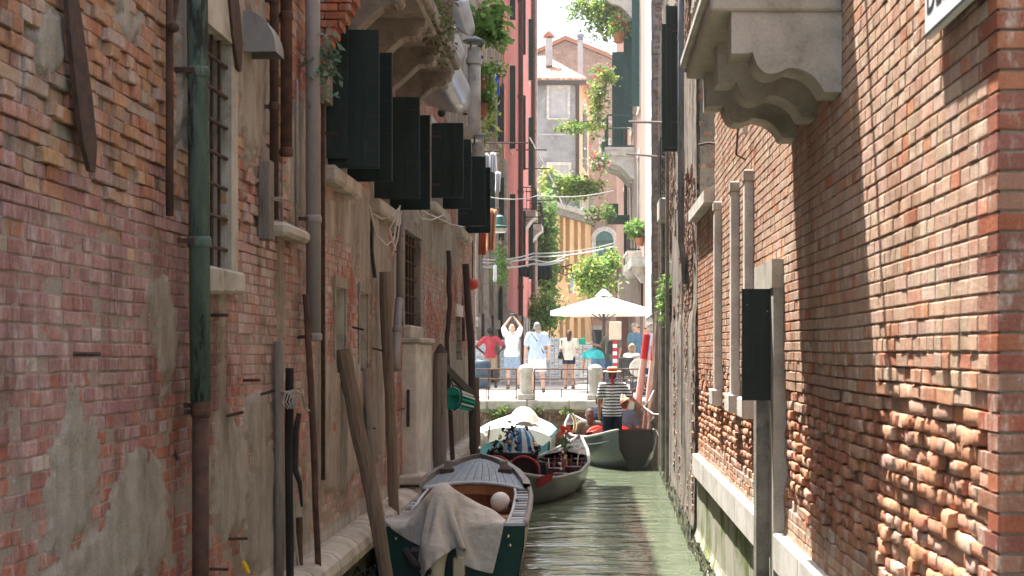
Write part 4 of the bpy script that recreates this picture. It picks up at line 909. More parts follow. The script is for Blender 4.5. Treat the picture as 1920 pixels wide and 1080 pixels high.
stone_balcony(cr, f4, 2.2, 4.9, 6.4, .5, rail='iron_black', hgt=.9)
gb = fbox(MB(), f4, 10.8, 13.2, 8.4, 8.6, 0, .9).build('window_box_shelf', 'shutter_far', cr); fbox(MB(), f4, 10.8, 13.2, 8.6, 9.1, .5, .9).build('window_box', 'shutter_far', gb)

# -- background: ochre house, brick face, grey house with tiled roof, gable with chimneys
def quadwall(name, A, B, z0, z1, holes, material, parent, step=None):
    fn, L = planewall(A, B); return facade(name, fn, 0, L, z0, z1, holes, material, parent, step), fn, L
oc = thing('ochre_house', 'ochre house with arched windows and a planted roof terrace at the street bend', 'house', (-1, 98, GZ))
A = P(1030, 385, 94); B = P(1108, 408, 103); f5, L5 = planewall((A.x, A.y), (B.x, B.y)); zc = A.z
def ux(x):
    best = min(np.linspace(0, L5, 400), key=lambda u: abs(VX+f5(u, 0, 0).x*F/f5(u, 0, 0).y-x)); return float(best)
wins = [(1049, 1056), (1060, 1068), (1076, 1083), (1089, 1097)]; hs = []
for a, b in wins: hs.append((ux(a), ux(b), 7.6, 11.9)); hs.append((ux(a), ux(b), 3.4, 5.0))
facade('wall', f5, -4, L5, GZ, zc, hs, 'ochre_wall', oc)
for i, h_ in enumerate(hs):
    o = opening(oc, f5, *h_, depth=.3, back='shutter_brown', reveal='ochre_wall', frame=.10, fmat='ochre_wall', proud=.015, sill=.05, lintel=False)
    a, b, c, d = h_; um, r_ = (a+b)/2, (b-a)/2+.12
    if i % 2 == 0:
        MB().prism([(um+r_*math.cos(t), d+r_*1.3*math.sin(t)) for t in np.linspace(0, math.pi, 9)], -.02, .03, lambda u, z, n: f5(u, z, n)).build('arch_glass', 'glass_dark', o)
        for q in range(8):
            t0, t1 = math.pi*q/8, math.pi*(q+1)/8
            MB().prism([(um+k*math.cos(t), d+k*1.3*math.sin(t)) for k, t in ((r_, t0), (r_+.14, t0), (r_+.14, t1), (r_, t1))], -.02, .06, lambda u, z, n: f5(u, z, n)).build('arch_stone', 'stone_white', o)
fbox(MB(), f5, -4, L5+.2, zc-.1, zc+.25, -.3, .5).build('cornice', 'stone', oc); fbox(MB(), f5, -4, L5+.1, zc-.5, zc-.1, 0, .3).build('cornice_bed', 'stone_dark', oc)
fbox(MB(), f5, -4, L5, zc-.2, zc, -9, 0).build('terrace', 'stone_dark', oc)
fbox(MB(), f5, L5-.02, L5, GZ, zc, -6, 0).build('end_wall', 'ochre_wall', oc)
for q in (.25, 2.0): MB().tube([f5(-1, zc+q, .2), f5(L5-.2, zc+q, .2)], .05, 6).build('terrace_rail', 'teal_paint', oc)
for k in range(40): MB().tube([f5(-1+(L5+.8)*k/39, zc+.2, .2), f5(-1+(L5+.8)*k/39, zc+2.0, .2)], .028, 4).build('terrace_bar', 'teal_paint', oc)
br_ = thing('brown_house', 'brown brick house front with a teal arched window at the end of the street', 'house', (.8, 103, GZ))
A = P(1104, 0, 103); B = P(1260, 0, 103); fb_, Lb = planewall((A.x, A.y), (B.x, B.y)); zt = P(0, 235, 103).z
hb = (P(1117, 0, 103).x-A.x, P(1150, 0, 103).x-A.x, P(0, 510, 103).z, P(0, 450, 103).z); hd = (P(1110, 0, 103).x-A.x, P(1130, 0, 103).x-A.x, GZ+.01, P(0, 618, 103).z)
hw_ = (P(1128, 0, 103).x-A.x, P(1140, 0, 103).x-A.x, P(0, 300, 103).z, P(0, 265, 103).z)
facade('wall', fb_, 0, Lb, GZ, zt, [hb, hd, hw_], 'brick_far', br_).data.materials[0] = mat('brown_wall', (.40, .26, .20), (.33, .21, .16), scale=3, bump=.3, bscale=14, stain=(.47, .36, .30), stain_scale=.6)
o = opening(br_, fb_, *hb, depth=.3, back='teal_paint', frame=.3, fmat='stone_white', lintel=False); um, r_ = (hb[0]+hb[1])/2, (hb[1]-hb[0])/2
MB().prism([(um+r_*math.cos(t), hb[3]+r_*math.sin(t)) for t in np.linspace(0, math.pi, 13)], -.02, .03, lambda u, z, n: fb_(u, z, n)).build('arch_panel', 'teal_paint', o)
for q in range(10):
    t0, t1 = math.pi*q/10, math.pi*(q+1)/10-.02
    MB().prism([(um+k*math.cos(t), hb[3]+k*math.sin(t)) for k, t in ((r_, t0), (r_+.35, t0), (r_+.35, t1), (r_, t1))], -.02, .1, lambda u, z, n: fb_(u, z, n)).build('arch_stone', 'stone_white', o)
o = opening(br_, fb_, *hd, depth=.25, back='door_blue', frame=.25, fmat='stone', name='door'); opening(br_, fb_, *hw_, depth=.25, back='glass_dark', frame=.2, fmat='stone_white', sill=.2)
fbox(MB(), fb_, hd[0]-.3, hd[1]+.6, hd[3]+.9, hd[3]+1.3, 0, .3).build('shop_board', 'pale_panel', br_)
fbox(MB(), fb_, 0, Lb, zt, zt+.3, -8, .4).build('eaves', 'stone', br_)

gh = thing('grey_house', 'grey rendered house with a tiled hipped roof and ochre side behind the terrace', 'house', (-3, 118, GZ))
dg_ = 118.; xl, xr = P(960, 0, dg_).x, P(1085, 0, dg_).x; ze = P(0, 152, dg_).z
fg = lambda u, z, n: Vector((u, dg_-n, z))
pw = [(P(1030, 0, dg_).x, P(1064, 0, dg_).x, P(0, 222, dg_).z, P(0, 165, dg_).z), (P(1030, 0, dg_).x, P(1066, 0, dg_).x, P(0, 360, dg_).z, P(0, 310, dg_).z)]
facade('wall', fg, xl, xr, GZ, ze, pw, 'grey_render', gh)
for h_ in pw: opening(gh, fg, *h_, depth=.08, back='pale_panel', reveal='stone_white', frame=.22, fmat='stone_white', proud=.04, sill=.15, name='blind_window')
fbox(MB(), fg, xl, xr, P(0, 252, dg_).z-.06, P(0, 252, dg_).z+.06, 0, .06).build('string_course', 'pale_panel', gh)
C2 = P(1111, 0, 134); fs_, Ls = planewall((xr, dg_), (C2.x, C2.y)); facade('side_wall', fs_, 0, Ls, GZ, ze, [(4, 9, ze-6.5, ze-1.2), (3, 7, ze-16, ze-10)], 'ochre_wall', gh)
for h_ in ((4, 9, ze-6.5, ze-1.2), (3, 7, ze-16, ze-10)): opening(gh, fs_, *h_, depth=.25, back='glass_dark', frame=.25, fmat='stone_white')
MB().tube([(xr-.1, dg_-.2, ze), (xr-.1, dg_-.2, GZ)], .16, 8).build('drainpipe', 'iron', gh)
# roof of barrel tiles: front slope and hip
zr = P(0, 108, dg_+8).z; e0, e1 = Vector((xl-.4, dg_-.7, ze)), Vector((xr+.6, dg_-.7, ze)); r0, r1 = Vector((xl-.4, dg_+8, zr)), Vector((xl+2.6, dg_+8, zr)); e2 = Vector((C2.x+.7, C2.y, ze))
rf = MB().add([e0, e1, r1, r0, e2], [(0, 1, 2, 3), (1, 4, 2)]).build('roof', 'terracotta', gh)
rt = np.random.default_rng(2); nT = 34
for i in range(nT):
    x = e0.x+(e1.x-e0.x)*(i+.5)/nT
    tmax = 1.0 if x < r1.x else max(.03, (e1.x-x)/(e1.x-r1.x))
    nn = max(1, int(9*tmax))
    for k in range(nn):
        t0, t1 = tmax*k/nn, tmax*(k+1)/nn+.02; rad = .10
        pa = Vector((x, e0.y+(r0.y-e0.y)*t0, e0.z+(r0.z-e0.z)*t0+.06)); pb = Vector((x, e0.y+(r0.y-e0.y)*t1, e0.z+(r0.z-e0.z)*t1+.04))
        MB().tube([pa, pb], [.115, .095], 6, col=vary([(1, 1, 1), (.85, .8, .75), (1.15, 1.2, 1.2), (.7, .62, .58)][rt.integers(4)], rt, .1)).build('tile', 'roof_tile', rf)
fbox(MB(), fg, xl-.4, xr+.6, ze-.35, ze-.05, 0, .65).build('eaves', 'wood_dark', gh)
gg = thing('gable_house', 'large brick gable house rising behind the tiled roof', 'house', (0, 150, GZ)); dG = 150.
pts = [P(940, 150, dG), P(1000, 105, dG), P(1060, 76, dG), P(1140, 108, dG), P(1200, 150, dG)]
poly = [(p.x, p.z) for p in pts]+[(pts[-1].x, GZ), (pts[0].x, GZ)]
MB().prism(poly[::-1], dG, dG+12, lambda u, z, t: Vector((u, t, z))).build('gable_wall', MATS['brown_wall'], gg)
for a, b in zip(pts[:-1], pts[1:]):
    n_ = Vector((0, 0, .45)); MB().add([a+Vector((0, -.5, 0)), b+Vector((0, -.5, 0)), b+Vector((0, 12, 0)), a+Vector((0, 12, 0)), a+n_+Vector((0, -.5, 0)), b+n_+Vector((0, -.5, 0)), b+n_+Vector((0, 12, 0)), a+n_+Vector((0, 12, 0))], [(0, 1, 5, 4), (4, 5, 6, 7), (1, 2, 6, 5), (0, 4, 7, 3)]).build('roof', 'terracotta', gg)
gbk = lay(lambda z: pts[0].x, pts[-1].x, P(0, 250, dG).z, P(0, 76, dG).z, .30, 1.1, lambda u, z: z < np.interp(u, [p.x for p in pts], [p.z for p in pts])-.2, lambda u, z, r: vary((.36, .21, .16), r, .2), lambda u, z, r: (r.uniform(.0, .04), .01), rt, joint=.03)
gm = MB(); fG = lambda u, z, n: Vector((u, dG-n, z))
for b_ in gbk: brick_geo(gm, fG, b_, False, rt)
gm.build('brickwork', 'brick_right', gg, kind='stuff')
c = P(1029, 100, 121); s_ = 121/F
o = MB().box(c.x-6.5*s_, c.x+6.5*s_, 121, 121.7, P(0, 122, 121).z, P(0, 72, 121).z).build('chimney', 'pale_panel', gh)
for k in range(4): MB().box(c.x+(-6+3.6*k)*s_, c.x+(-4.5+3.6*k)*s_, 121, 121.7, P(0, 72, 121).z, P(0, 68, 121).z).build('chimney_slot', 'stone_dark', o)
MB().prism([(-11*s_, 0), (11*s_, 0), (8*s_, .12), (1*s_, .42), (-1*s_, .42), (-8*s_, .12)], 120.8, 121.9, lambda u, z, t: Vector((c.x+u, t, P(0, 68, 121).z+z))).build('chimney_cap', 'terracotta', o)
c = P(1088, 100, 124); s_ = 124/F; zz = P(0, 0, 124).z
o = MB().box(c.x-5*s_, c.x+5*s_, 124, 124.6, P(0, 146, 124).z, P(0, 75, 124).z).build('chimney', 'pale_panel', gh)
MB().lathe([(5.5*s_, 0), (6.5*s_, .15), (5*s_, .3), (8*s_, .45), (7.5*s_, .6), (3*s_, .75), (2.5*s_, 1.0)], (c.x, 124.3, P(0, 76, 124).z), 10).build('chimney_pot', 'pipe_blue', o)
# ================================================================== boats  (1 m = U units)
U = 1.27
def interp(tab, t, k): return float(np.interp(t, [r[0] for r in tab], [r[k] for r in tab]))
def hull(root, st, L, outer, outer_r, inner, rim, rim_r=.03, n=26, inner_off=.05, floor=.10, transom=None):
    """st rows: t, half beam at gunwale, half beam at bottom, z gunwale, z bottom; local Y forward, X right"""
    ts = [i/n for i in range(n+1)]; g = lambda k, t: interp(st, t, k)
    for side, m_ in ((-1, outer), (1, outer_r)):
        rows = []
        for t in ts:
            hb, bb, zg, zb = g(1, t), g(2, t), g(3, t), g(4, t); y = L*t
            rows.append([Vector((side*hb, y, zg)), Vector((side*(hb*.86+bb*.14+.015), y, zg*.72+zb*.28)), Vector((side*(hb*.55+bb*.45+.02), y, zg*.35+zb*.65)), Vector((side*bb, y, zb)), Vector((0, y, zb-.03))])
        if side > 0: rows = [r[::-1] for r in rows]
        MB().sheet(rows).build('hull_side', m_, root, smooth=True)
        rows = []
        for t in ts:
            hb, bb, zg, zb = g(1, t), g(2, t), g(3, t), g(4, t); y = L*t; o = min(inner_off, hb*.6)
            zf = max(zb+.04, floor); rows.append([Vector((side*(hb-.004), y, zg+.001)), Vector((side*(hb-o), y, zg-.002)), Vector((side*max(.0, (hb*.6+bb*.4-o)), y, (zg+zf)/2)), Vector((side*max(0, bb-o), y, zf)), Vector((0, y, zf))])
        MB().sheet(rows).build('hull_lining', inner, root, smooth=True)
        MB().tube([Vector((side*g(1, t), L*t, g(3, t)+.008)) for t in ts], rim_r, 8).build('gunwale', rim, root, smooth=True)
    if transom:
        hb, bb, zg, zb = (st[0][k] for k in (1, 2, 3, 4))
        MB().prism([(-hb, zg), (-hb*.93, zb*.5+zg*.5), (-bb, zb), (bb, zb), (hb*.93, zb*.5+zg*.5), (hb, zg)], -.02, .05, lambda x, z, y: Vector((x, y, z))).build('transom', transom, root)
def aim(S, B): return math.atan2(-(B[0]-S[0]), B[1]-S[1])

# -- the green boat with covered outboard
S, B = (-1.455, 15.3), (-1.70, 22.1); Lb = math.dist(S, B)
gb = thing('motor_boat', 'dark green wooden boat with grey planked foredeck moored at the left wall', 'boat', (S[0], S[1], 0), aim(S, B), local=True)
st = [(0, .765, .56, .735, -.12), (.25, .80, .60, .70, -.14), (.48, .81, .58, .715, -.14), (.65, .77, .50, .75, -.12), (.8, .64, .36, .81, -.06), (.9, .47, .22, .86, .05), (.96, .31, .12, .90, .2), (.99, .16, .06, .93, .35), (1, .06, .03, .94, .42)]
hull(gb, st, Lb, 'hull_side', 'hull_side', 'wood_red', 'gunwale', .035, inner_off=.05, floor=.16, transom='hull_green')
g = lambda k, t: interp(st, t, k)
MB().box(-.76, .76, -.035, .06, .73, .765).build('transom_cap', 'deck_trim', gb)
# foredeck of tapering planks
ta, nb = .60, 12
def deckpt(f, t):   # f -1..1 across, t along
    hb = g(1, t)-.085; return Vector((f*hb, Lb*t, g(3, t)+.01+.055*(1-f*f)))
for i in range(nb):
    f0, f1 = -1+2*i/nb+.006, -1+2*(i+1)/nb-.006; rows = []
    t0 = ta+.05*(1-((f0+f1)/2)**2)-.03
    for t in np.linspace(t0, .955, 8): rows.append([deckpt(f0, t), deckpt((f0+f1)/2, t)+Vector((0, 0, .003)), deckpt(f1, t)])
    o = MB().sheet(rows).build('plank', 'deck_paint', gb); o.modifiers.new('thickness', 'SOLIDIFY').thickness = .018
edge = [deckpt(f, ta+.05*(1-f*f)-.03) for f in np.linspace(-1, 1, 15)]
MB().tube([p+Vector((0, -.01, .0)) for p in edge], .026, 8).build('deck_edge', 'deck_trim', gb, smooth=True)
MB().sheet([[p+Vector((0, .03, -.02)) for p in edge], [Vector((p.x*.9, p.y+.05, .18)) for p in edge]]).build('bulkhead', 'wood_red', gb)
MB().sheet([[p+Vector((0, .02, -.03)) for p in edge], [Vector((p.x*.97, p.y+.02, p.z-.16)) for p in edge]]).build('bulkhead_trim', 'wood_honey', gb)
# wide bow rail above the deck
for s_ in (-1, 1):
    rows = []
    for t in np.linspace(.58, 1, 14):
        hb = g(1, t); w = min(.085, hb); z = g(3, t); rows.append([Vector((s_*(hb+.012), Lb*t, z-.02)), Vector((s_*(hb+.012), Lb*t, z+.075)), Vector((s_*(hb-w), Lb*t, z+.085)), Vector((s_*(hb-w), Lb*t, z+.01))])
    MB().sheet(rows if s_ < 0 else [r[::-1] for r in rows]).build('bow_rail', 'gunwale', gb)
    b_ = MB().bbox(s_*.40-.06, s_*.40+.06, Lb*.80-.06, Lb*.80+.06, .82, 1.02, .012).build('bitt', 'wood_grey', gb); MB().bbox(s_*.42-.10, s_*.42+.10, Lb*.80-.09, Lb*.80+.09, .80, .90, .012).build('bitt_base', 'wood_dark', b_)
MB().ball((0, Lb*.985, 1.11), .035, 10, 6).build('bow_ring', 'chrome', gb)
# side decks: coaming, ribs, and a black sheet painting the shade in the open gaps
for s_ in (-1, 1):
    pts = [Vector((s_*(g(1, t)-.20), Lb*t, g(3, t)+.005)) for t in np.linspace(.02, ta-.0, 14)]
    MB().tube(pts, .020, 8).build('coaming', 'deck_trim', gb, smooth=True)
    MB().sheet([[p+Vector((0, 0, -.02)) for p in pts], [p+Vector((-s_*.01, 0, -.14)) for p in pts]]).build('coaming_board', 'wood_red', gb)
    for k in range(14):
        t = .03+.56*k/13; y = Lb*t; hb = g(1, t); z = g(3, t)
        MB().bbox(min(s_*(hb-.20), s_*(hb-.03)), max(s_*(hb-.20), s_*(hb-.03)), y-.04, y+.05, z-.06, z+.006, .008).build('rib', 'deck_trim' if k % 3 else 'rim_light', gb)
    MB().sheet([[Vector((s_*(g(1, t)-.20), Lb*t, g(3, t)-.075)) for t in np.linspace(.01, ta, 10)], [Vector((s_*(g(1, t)-.04), Lb*t, g(3, t)-.075)) for t in np.linspace(.01, ta, 10)]]).build('gap_shade', 'iron_black', gb)
for y, z, m_ in ((2.35, .52, 'wood_honey'), (.75, .50, 'wood_honey')): MB().bbox(-.70, .70, y-.14, y+.14, z, z+.045, .01).build('thwart', m_, gb)
for k in range(5): MB().bbox(-.55+.22*k, -.35+.22*k, .3, 4.0, .165, .185, .005).build('floor_board', 'wood_red', gb)
for x, z in ((-.62, .60), (.6, .52), (.58, .62)): MB().ball((x, -.03, z), .022, 8, 5).build('eye_bolt', 'chrome', gb)
# white ball fender
c = P(938, 941, 17.9); o = thing('ball_fender', 'round white fender lying in the green boat', 'fender', (c.x, c.y, c.z-.13)); MB().ball(c, (.125, .125, .125), 18, 12).build('ball', 'plastic_white', o, smooth=True)
MB().tube([c+Vector((.10, 0, -.02)), c+Vector((.19, .0, -.03)), c+Vector((.22, .02, .02))], [.05, .045, .03], 10).build('neck', 'iron_black', o, smooth=True)
# outboard motor on the transom
c = Vector((-1.62, 15.12, 0)); ob = thing('outboard_motor', 'cream outboard motor hanging on the green transom under a grey tarpaulin', 'outboard motor', (c.x, c.y, 0))
MB().lathe([(.05, .62), (.13, .66), (.15, .80), (.15, .98), (.12, 1.06), (.04, 1.09)], (c.x, c.y+.12, 0), 16).build('cowling', 'plastic_beige', ob, smooth=True)
rows = []
for z, w, dy, l in ((.54, .10, .06, .11), (.46, .12, .02, .15), (.38, .10, -.02, .17), (.22, .085, -.03, .15), (.05, .07, -.03, .13), (-.25, .06, -.03, .12)):
    rows.append([Vector((c.x+w*math.cos(a), c.y+dy+l*math.sin(a)-.06, z)) for a in np.linspace(0, 2*math.pi, 15)])
MB().sheet(rows).build('leg', 'plastic_beige', ob, smooth=True)
MB().bbox(c.x+.17, c.x+.29, c.y-.02, c.y+.16, .05, .42, .015).build('clamp_bracket', 'plastic_beige', ob); MB().bbox(c.x-.30, c.x-.05, c.y-.08, c.y+.14, .30, .52, .03).build('swivel', 'iron_black', ob)
MB().tube([c+Vector((-.02, -.20, .30)), c+Vector((-.22, -.12, .36)), c+Vector((-.34, -.02, .5))], .045, 8).build('tilt_arm', 'iron_black', ob)
# tarpaulin draped over it
nC = 48; Lc = 1.50; rc_ = np.random.default_rng(8)
gx, gy = np.meshgrid(np.linspace(-.5, .5, nC)*Lc, np.linspace(-.5, .5, nC)*Lc); an = .42
pc = np.stack([-1.60+gx*math.cos(an)-gy*math.sin(an), 15.38+gx*math.sin(an)+gy*math.cos(an), 1.30+0*gx+rc_.normal(0, .004, gx.shape)], -1); pv_ = pc.copy(); h0 = Lc/(nC-1)
cE, rE = np.array((-1.58, 15.30, .84)), np.array((.19, .27, .36))
links_ = [((slice(None), slice(0, -k)), (slice(None), slice(k, None)), h0*k) for k in (1, 2)]+[((slice(0, -k), slice(None)), (slice(k, None), slice(None)), h0*k) for k in (1, 2)]+[((slice(0, -1), slice(0, -1)), (slice(1, None), slice(1, None)), h0*1.41421), ((slice(0, -1), slice(1, None)), (slice(1, None), slice(0, -1)), h0*1.41421)]
for it in range(140):
    nw_ = pc+(pc-pv_)*.93; nw_[..., 2] -= .0016; pv_ = pc.copy(); pc = nw_
    for q in range(12):
        for a, b, l in links_:
            d_ = pc[b]-pc[a]; n_ = np.linalg.norm(d_, axis=-1, keepdims=True)+1e-9; cr2 = d_*(.5*(n_-l)/n_)*(.5 if l > h0*1.2 else .9); pc[a] += cr2; pc[b] -= cr2
        rel = (pc-cE)/rE; n_ = np.linalg.norm(rel, axis=-1, keepdims=True); pc = np.where(n_ < 1, cE+rel/np.maximum(n_, 1e-6)*rE, pc)
        c3_, r3_ = np.array((-1.62, 15.02, .50)), np.array((.17, .20, .17)); rel = (pc-c3_)/r3_; n_ = np.linalg.norm(rel, axis=-1, keepdims=True); pc = np.where(n_ < 1, c3_+rel/np.maximum(n_, 1e-6)*r3_, pc)
        c2_, r2_ = np.array((-1.28, 15.48, .70)), np.array((.36, .24, .24)); rel = (pc-c2_)/r2_; n_ = np.linalg.norm(rel, axis=-1, keepdims=True); pc = np.where(n_ < 1, c2_+rel/np.maximum(n_, 1e-6)*r2_, pc)
        X_, Y_, Z_ = pc[..., 0], pc[..., 1], pc[..., 2]
        fl_ = np.where((Y_ > 15.24) & (Y_ < 15.44), .785, np.where(Y_ >= 15.44, np.where((X_ < -2.02) | (X_ > -.86), .75, .60), .05))
        on_ = (Z_ < fl_) & (Z_ > fl_-.16); pc[..., 2] = np.where(on_, fl_, Z_); stuck = on_[..., None]*.6; pv_ = pv_*(1-stuck)+pc*stuck
        pc[..., 1] = np.where((pc[..., 2] < .76) & (Y_ > 15.22) & (Y_ < 15.30) & ~on_, 15.22, pc[..., 1])
tarp_rows = [[Vector(pc[i_, j_]) for j_ in range(nC)] for i_ in range(nC)]
o = MB().sheet(tarp_rows).build('tarpaulin', 'tarp', None, smooth=True, org=(-1.6, 15.3, .75), label='crumpled grey tarpaulin draped over the outboard of the green boat', cat='tarpaulin')
o.modifiers.new('thickness', 'SOLIDIFY').thickness = .006; o.modifiers.new('round', 'SUBSURF').levels = 1; o.modifiers['round'].render_levels = 1

# -- moored gondola behind the green boat
S, B = (-1.55, 23.5), (-.20, 29.3); L2_ = math.dist(S, B)
g2 = thing('gondola', 'moored gondola with dark red seats and a vase of red flowers behind the green boat', 'gondola', (S[0], S[1], 0), aim(S, B), local=True)
st2 = [(0, .30, .12, .62, .05), (.06, .52, .30, .52, -.05), (.2, .74, .5, .42, -.1), (.45, .80, .55, .40, -.1), (.7, .62, .4, .46, -.08), (.88, .34, .16, .62, .05), (1, .04, .02, .84, .4)]
hull(g2, st2, L2_, 'hull_grey', 'hull_grey', 'lacquer', 'rim_light', .035, floor=.08)
gg2 = lambda k, t: interp(st2, t, k)
def fdeck(root, gk, L, t0, t1, m_, name='foredeck', up=.03, n=8):
    rows = []
    for t in np.linspace(t0, t1, n): rows.append([Vector((f*gk(1, t)*.96, L*t, gk(3, t)+.012+up*(1-abs(f)))) for f in (-1, -.5, 0, .5, 1)])
    return MB().sheet(rows).build(name, m_, root)
fdeck(g2, gg2, L2_, .80, .99, 'lacquer', up=.08); fdeck(g2, gg2, L2_, .0, .12, 'lacquer', 'stern_deck', .05)
for t in (.66, .74): MB().bbox(-gg2(1, t)*.95, gg2(1, t)*.95, L2_*t-.03, L2_*t+.03, gg2(3, t)-.02, gg2(3, t)+.03, .01).build('cross_beam', 'lacquer', g2)
for f in (-.5, .45): MB().bbox(f-.02, f+.02, L2_*.64, L2_*.82, .40, .47, .01).build('deck_stringer', 'lacquer', g2)
def W(o, p): return o.matrix_basis @ Vector(p)
bpy.context.view_layer.update()
# heart-shaped double backrest
def heart(n=28):
    out = [(-.58, 0)]
    for k in range(n+1):
        x = -.58+1.16*k/n; out.append((x, .16+.30*math.sqrt(max(0, 1-((abs(x)-.29)/.31)**2))))
    return out+[(.58, 0)]
hp = heart()
for y0, zz, sc_, m_ in ((.95, .42, .86, 'velvet'),):
    s1 = MB().prism(hp, 0, .10, lambda x, z, t: Vector((x*sc_-.0, y0+t-.25*z, zz+z*sc_))).build('seat_back', m_, g2)
    MB().tube([Vector((x*sc_, y0-.01-.25*z, zz+z*sc_)) for x, z in hp], .022, 8).build('piping', 'velvet_red', s1)
MB().bbox(-.60, .60, 1.05, 1.75, .26, .42, .05).build('seat_cushion', 'velvet_red', g2)
for x in (-.5, .5): MB().bbox(x-.16, x+.16, 2.1, 2.5, .2, .42, .05).build('side_seat', 'velvet', g2)
# carved black crest above the seats
cr_ = MB().bbox(-.42, .42, 1.12, 1.20, .72, .86, .02).build('carved_crest', 'lacquer', g2)
rr = random.Random(4)
for k in range(46):
    a = rr.uniform(-1, 1); h_ = (1-a*a)*.52; c = Vector((a*.46, 1.15+rr.uniform(-.06, .06), .84+rr.random()*h_)); s_ = rr.uniform(.03, .06); a0 = rr.uniform(0, 6)
    MB().tube([c+Vector((s_*math.cos(a0+q*.6)*(.3+q*.1), .01*q, s_*math.sin(a0+q*.6)*(.3+q*.13))) for q in range(7)], [.030, .028, .026, .022, .018, .014, .006], 5).build('scroll', 'lacquer' if k % 9 else 'brass', cr_)
# arm chair with brass sea horse, chrome rails
for x, y in ((.28, 2.9), (.5, 3.3)):
    c_ = MB().lathe([(.14, 0), (.16, .05), (.15, .22), (.18, .26), (.17, .34)], (x, y, .12), 12).build('stool', 'velvet', g2)
    for k in range(7): a = R(30+k*40); MB().tube([(x+.16*math.cos(a), y+.16*math.sin(a), .40), (x+.19*math.cos(a), y+.19*math.sin(a), .62+.05*math.sin(k))], .012, 5).build('arm_rail', 'chrome' if k % 2 else 'velvet_red', c_)
for k in range(8): MB().ball((.42+.05*math.sin(k*2.1), 2.75+.02*k, .45+.05*k), .028, 7, 5).build('pompon', ('plastic_white', 'velvet_red')[k % 2], g2)
MB().bbox(.1, .62, 1.9, 2.3, .10, .2, .02).build('floor_box', 'lacquer', g2)
MB().prism([(0, 0), (.5, .16), (.46, .02), (.15, -.16)], 0, .02, lambda x, z, t: Vector((.35+x, .55+t, .42+z))).build('seat_apron', 'velvet_red', g2)
# flowers in a vase
c = W(g2, (.35, 3.35, .42)); vs = thing('flower_vase', 'red lilies on a tall stem in the moored gondola', 'flowers', c)
MB().lathe([(.03, 0), (.045, .06), (.025, .2), (.035, .25)], c, 10).build('vase', 'brass', vs, smooth=True)
top = c+Vector((.0, 0, .62)); MB().tube([c+Vector((0, 0, .2)), c+Vector((.01, 0, .45)), top], .010, 5).build('stem', 'plastic_green', vs)
fl = MB(); lf = MB()
for k in range(26):
    a = rr.uniform(0, 6.28); e = rr.uniform(-.2, 1.1); d_ = Vector((math.cos(a)*math.cos(e), math.sin(a)*math.cos(e), math.sin(e))); q = top+Vector((rr.uniform(-.05, .05), rr.uniform(-.05, .05), rr.uniform(-.02, .10))); sd = d_.orthogonal().normalized()*.028
    fl.add([q, q+d_*.07+sd, q+d_*.15, q+d_*.07-sd], [(0, 1, 2, 3)], col=(.72, .06+.06*rr.random(), .03))
    q = c+Vector((rr.uniform(-.04, .04), rr.uniform(-.04, .04), rr.uniform(.28, .5))); lf.add([q, q+d_*.06+sd, q+d_*.14, q+d_*.06-sd], [(0, 1, 2, 3)], col=(.08, .20, .05))
fl.build('petals', 'flower', vs); lf.build('leaves', 'leaf', vs)
# striped cover
c = P(975, 838, 28.0); c.z = .42; o = MB(); rows = []; nn = 36
prof_ = [(0, .70), (.08, .68), (.17, .62), (.24, .50), (.28, .34), (.31, .16), (.33, 0)]
for r_, z in prof_: rows.append([c+Vector((r_*math.cos(2*math.pi*k/nn)*1.1*(1+.05*math.sin(7*k)), r_*math.sin(2*math.pi*k/nn)*(1+.05*math.sin(5*k)), z)) for k in range(nn+1)])
for i in range(len(rows)-1):
    for k in range(nn): o.add([rows[i][k], rows[i+1][k], rows[i+1][k+1], rows[i][k+1]], [(0, 1, 2, 3)], col=(.04, .22, .46) if (k//2) % 2 else (.62, .66, .68))
o.build('striped_cover', 'cloth_attr', None, smooth=True, org=c, label='blue and white striped cloth cover bundled in front of the white boat', cat='cover')
# black velvet canopy at the left, dark covered stern
c = P(885, 868, 25); MB().lathe([(.42, 0), (.40, .12), (.28, .22), (.10, .27), (.02, .28)], (c.x-.05, 25.4, .45), 20).build('boat_cover', 'shade_cover_black', None, smooth=True, org=(c.x, 25.4, .45), label='black rounded boat cover by the left wall behind the green boat', cat='cover')

# -- white covered boat by the quay
wb = thing('covered_boat', 'white boat under a white cover moored against the quay', 'boat', (-1.82, 33.2, 0), R(0), local=True)
stw = [(0, .90, .8, .62, -.1), (.5, .98, .85, .64, -.1), (.8, .80, .6, .70, -.05), (1, .25, .1, .85, .2)]
hull(wb, stw, 5.2, 'plastic_white', 'plastic_white', 'plastic_white', 'plastic_blue', .035, transom='plastic_blue')
rows = []
for i in range(15):
    t = i/14; hb = interp(stw, t, 1)+.03; zt_ = interp(stw, t, 3); h_ = .32*math.sin(math.pi*min(1, .25+.6*t))
    rows.append([Vector((f*hb, 5.2*t-.02, zt_-.06 if abs(f) == 1 else zt_+h_*(1-abs(f)**2.4)+.02*noise.noise(Vector((f*3, t*7, 1))))) for f in (-1, -.97, -.8, -.55, -.3, 0, .3, .55, .8, .97, 1)])
cv = MB().sheet(rows).build('cover', 'tarp_white', wb, smooth=True)
MB().sheet([[p for p in rows[0]], [Vector((p.x*.99, p.y-.03, p.z-.30 if abs(p.x) < .85 else p.z-.1)) for p in rows[0]]]).build('cover_flap', 'tarp_white', wb, smooth=True)
for k in range(5): MB().tube([Vector((-.91, .3+.5*k, .62)), Vector((-.93, .35+.5*k, .40)), Vector((-.91, .45+.5*k, .60))], .010, 5).build('lashing', 'cable_black', cv)
MB().tube([(-.55, -.04, .5), (-.5, -.05, .9)], .02, 6).build('stick', 'wood_red', wb)
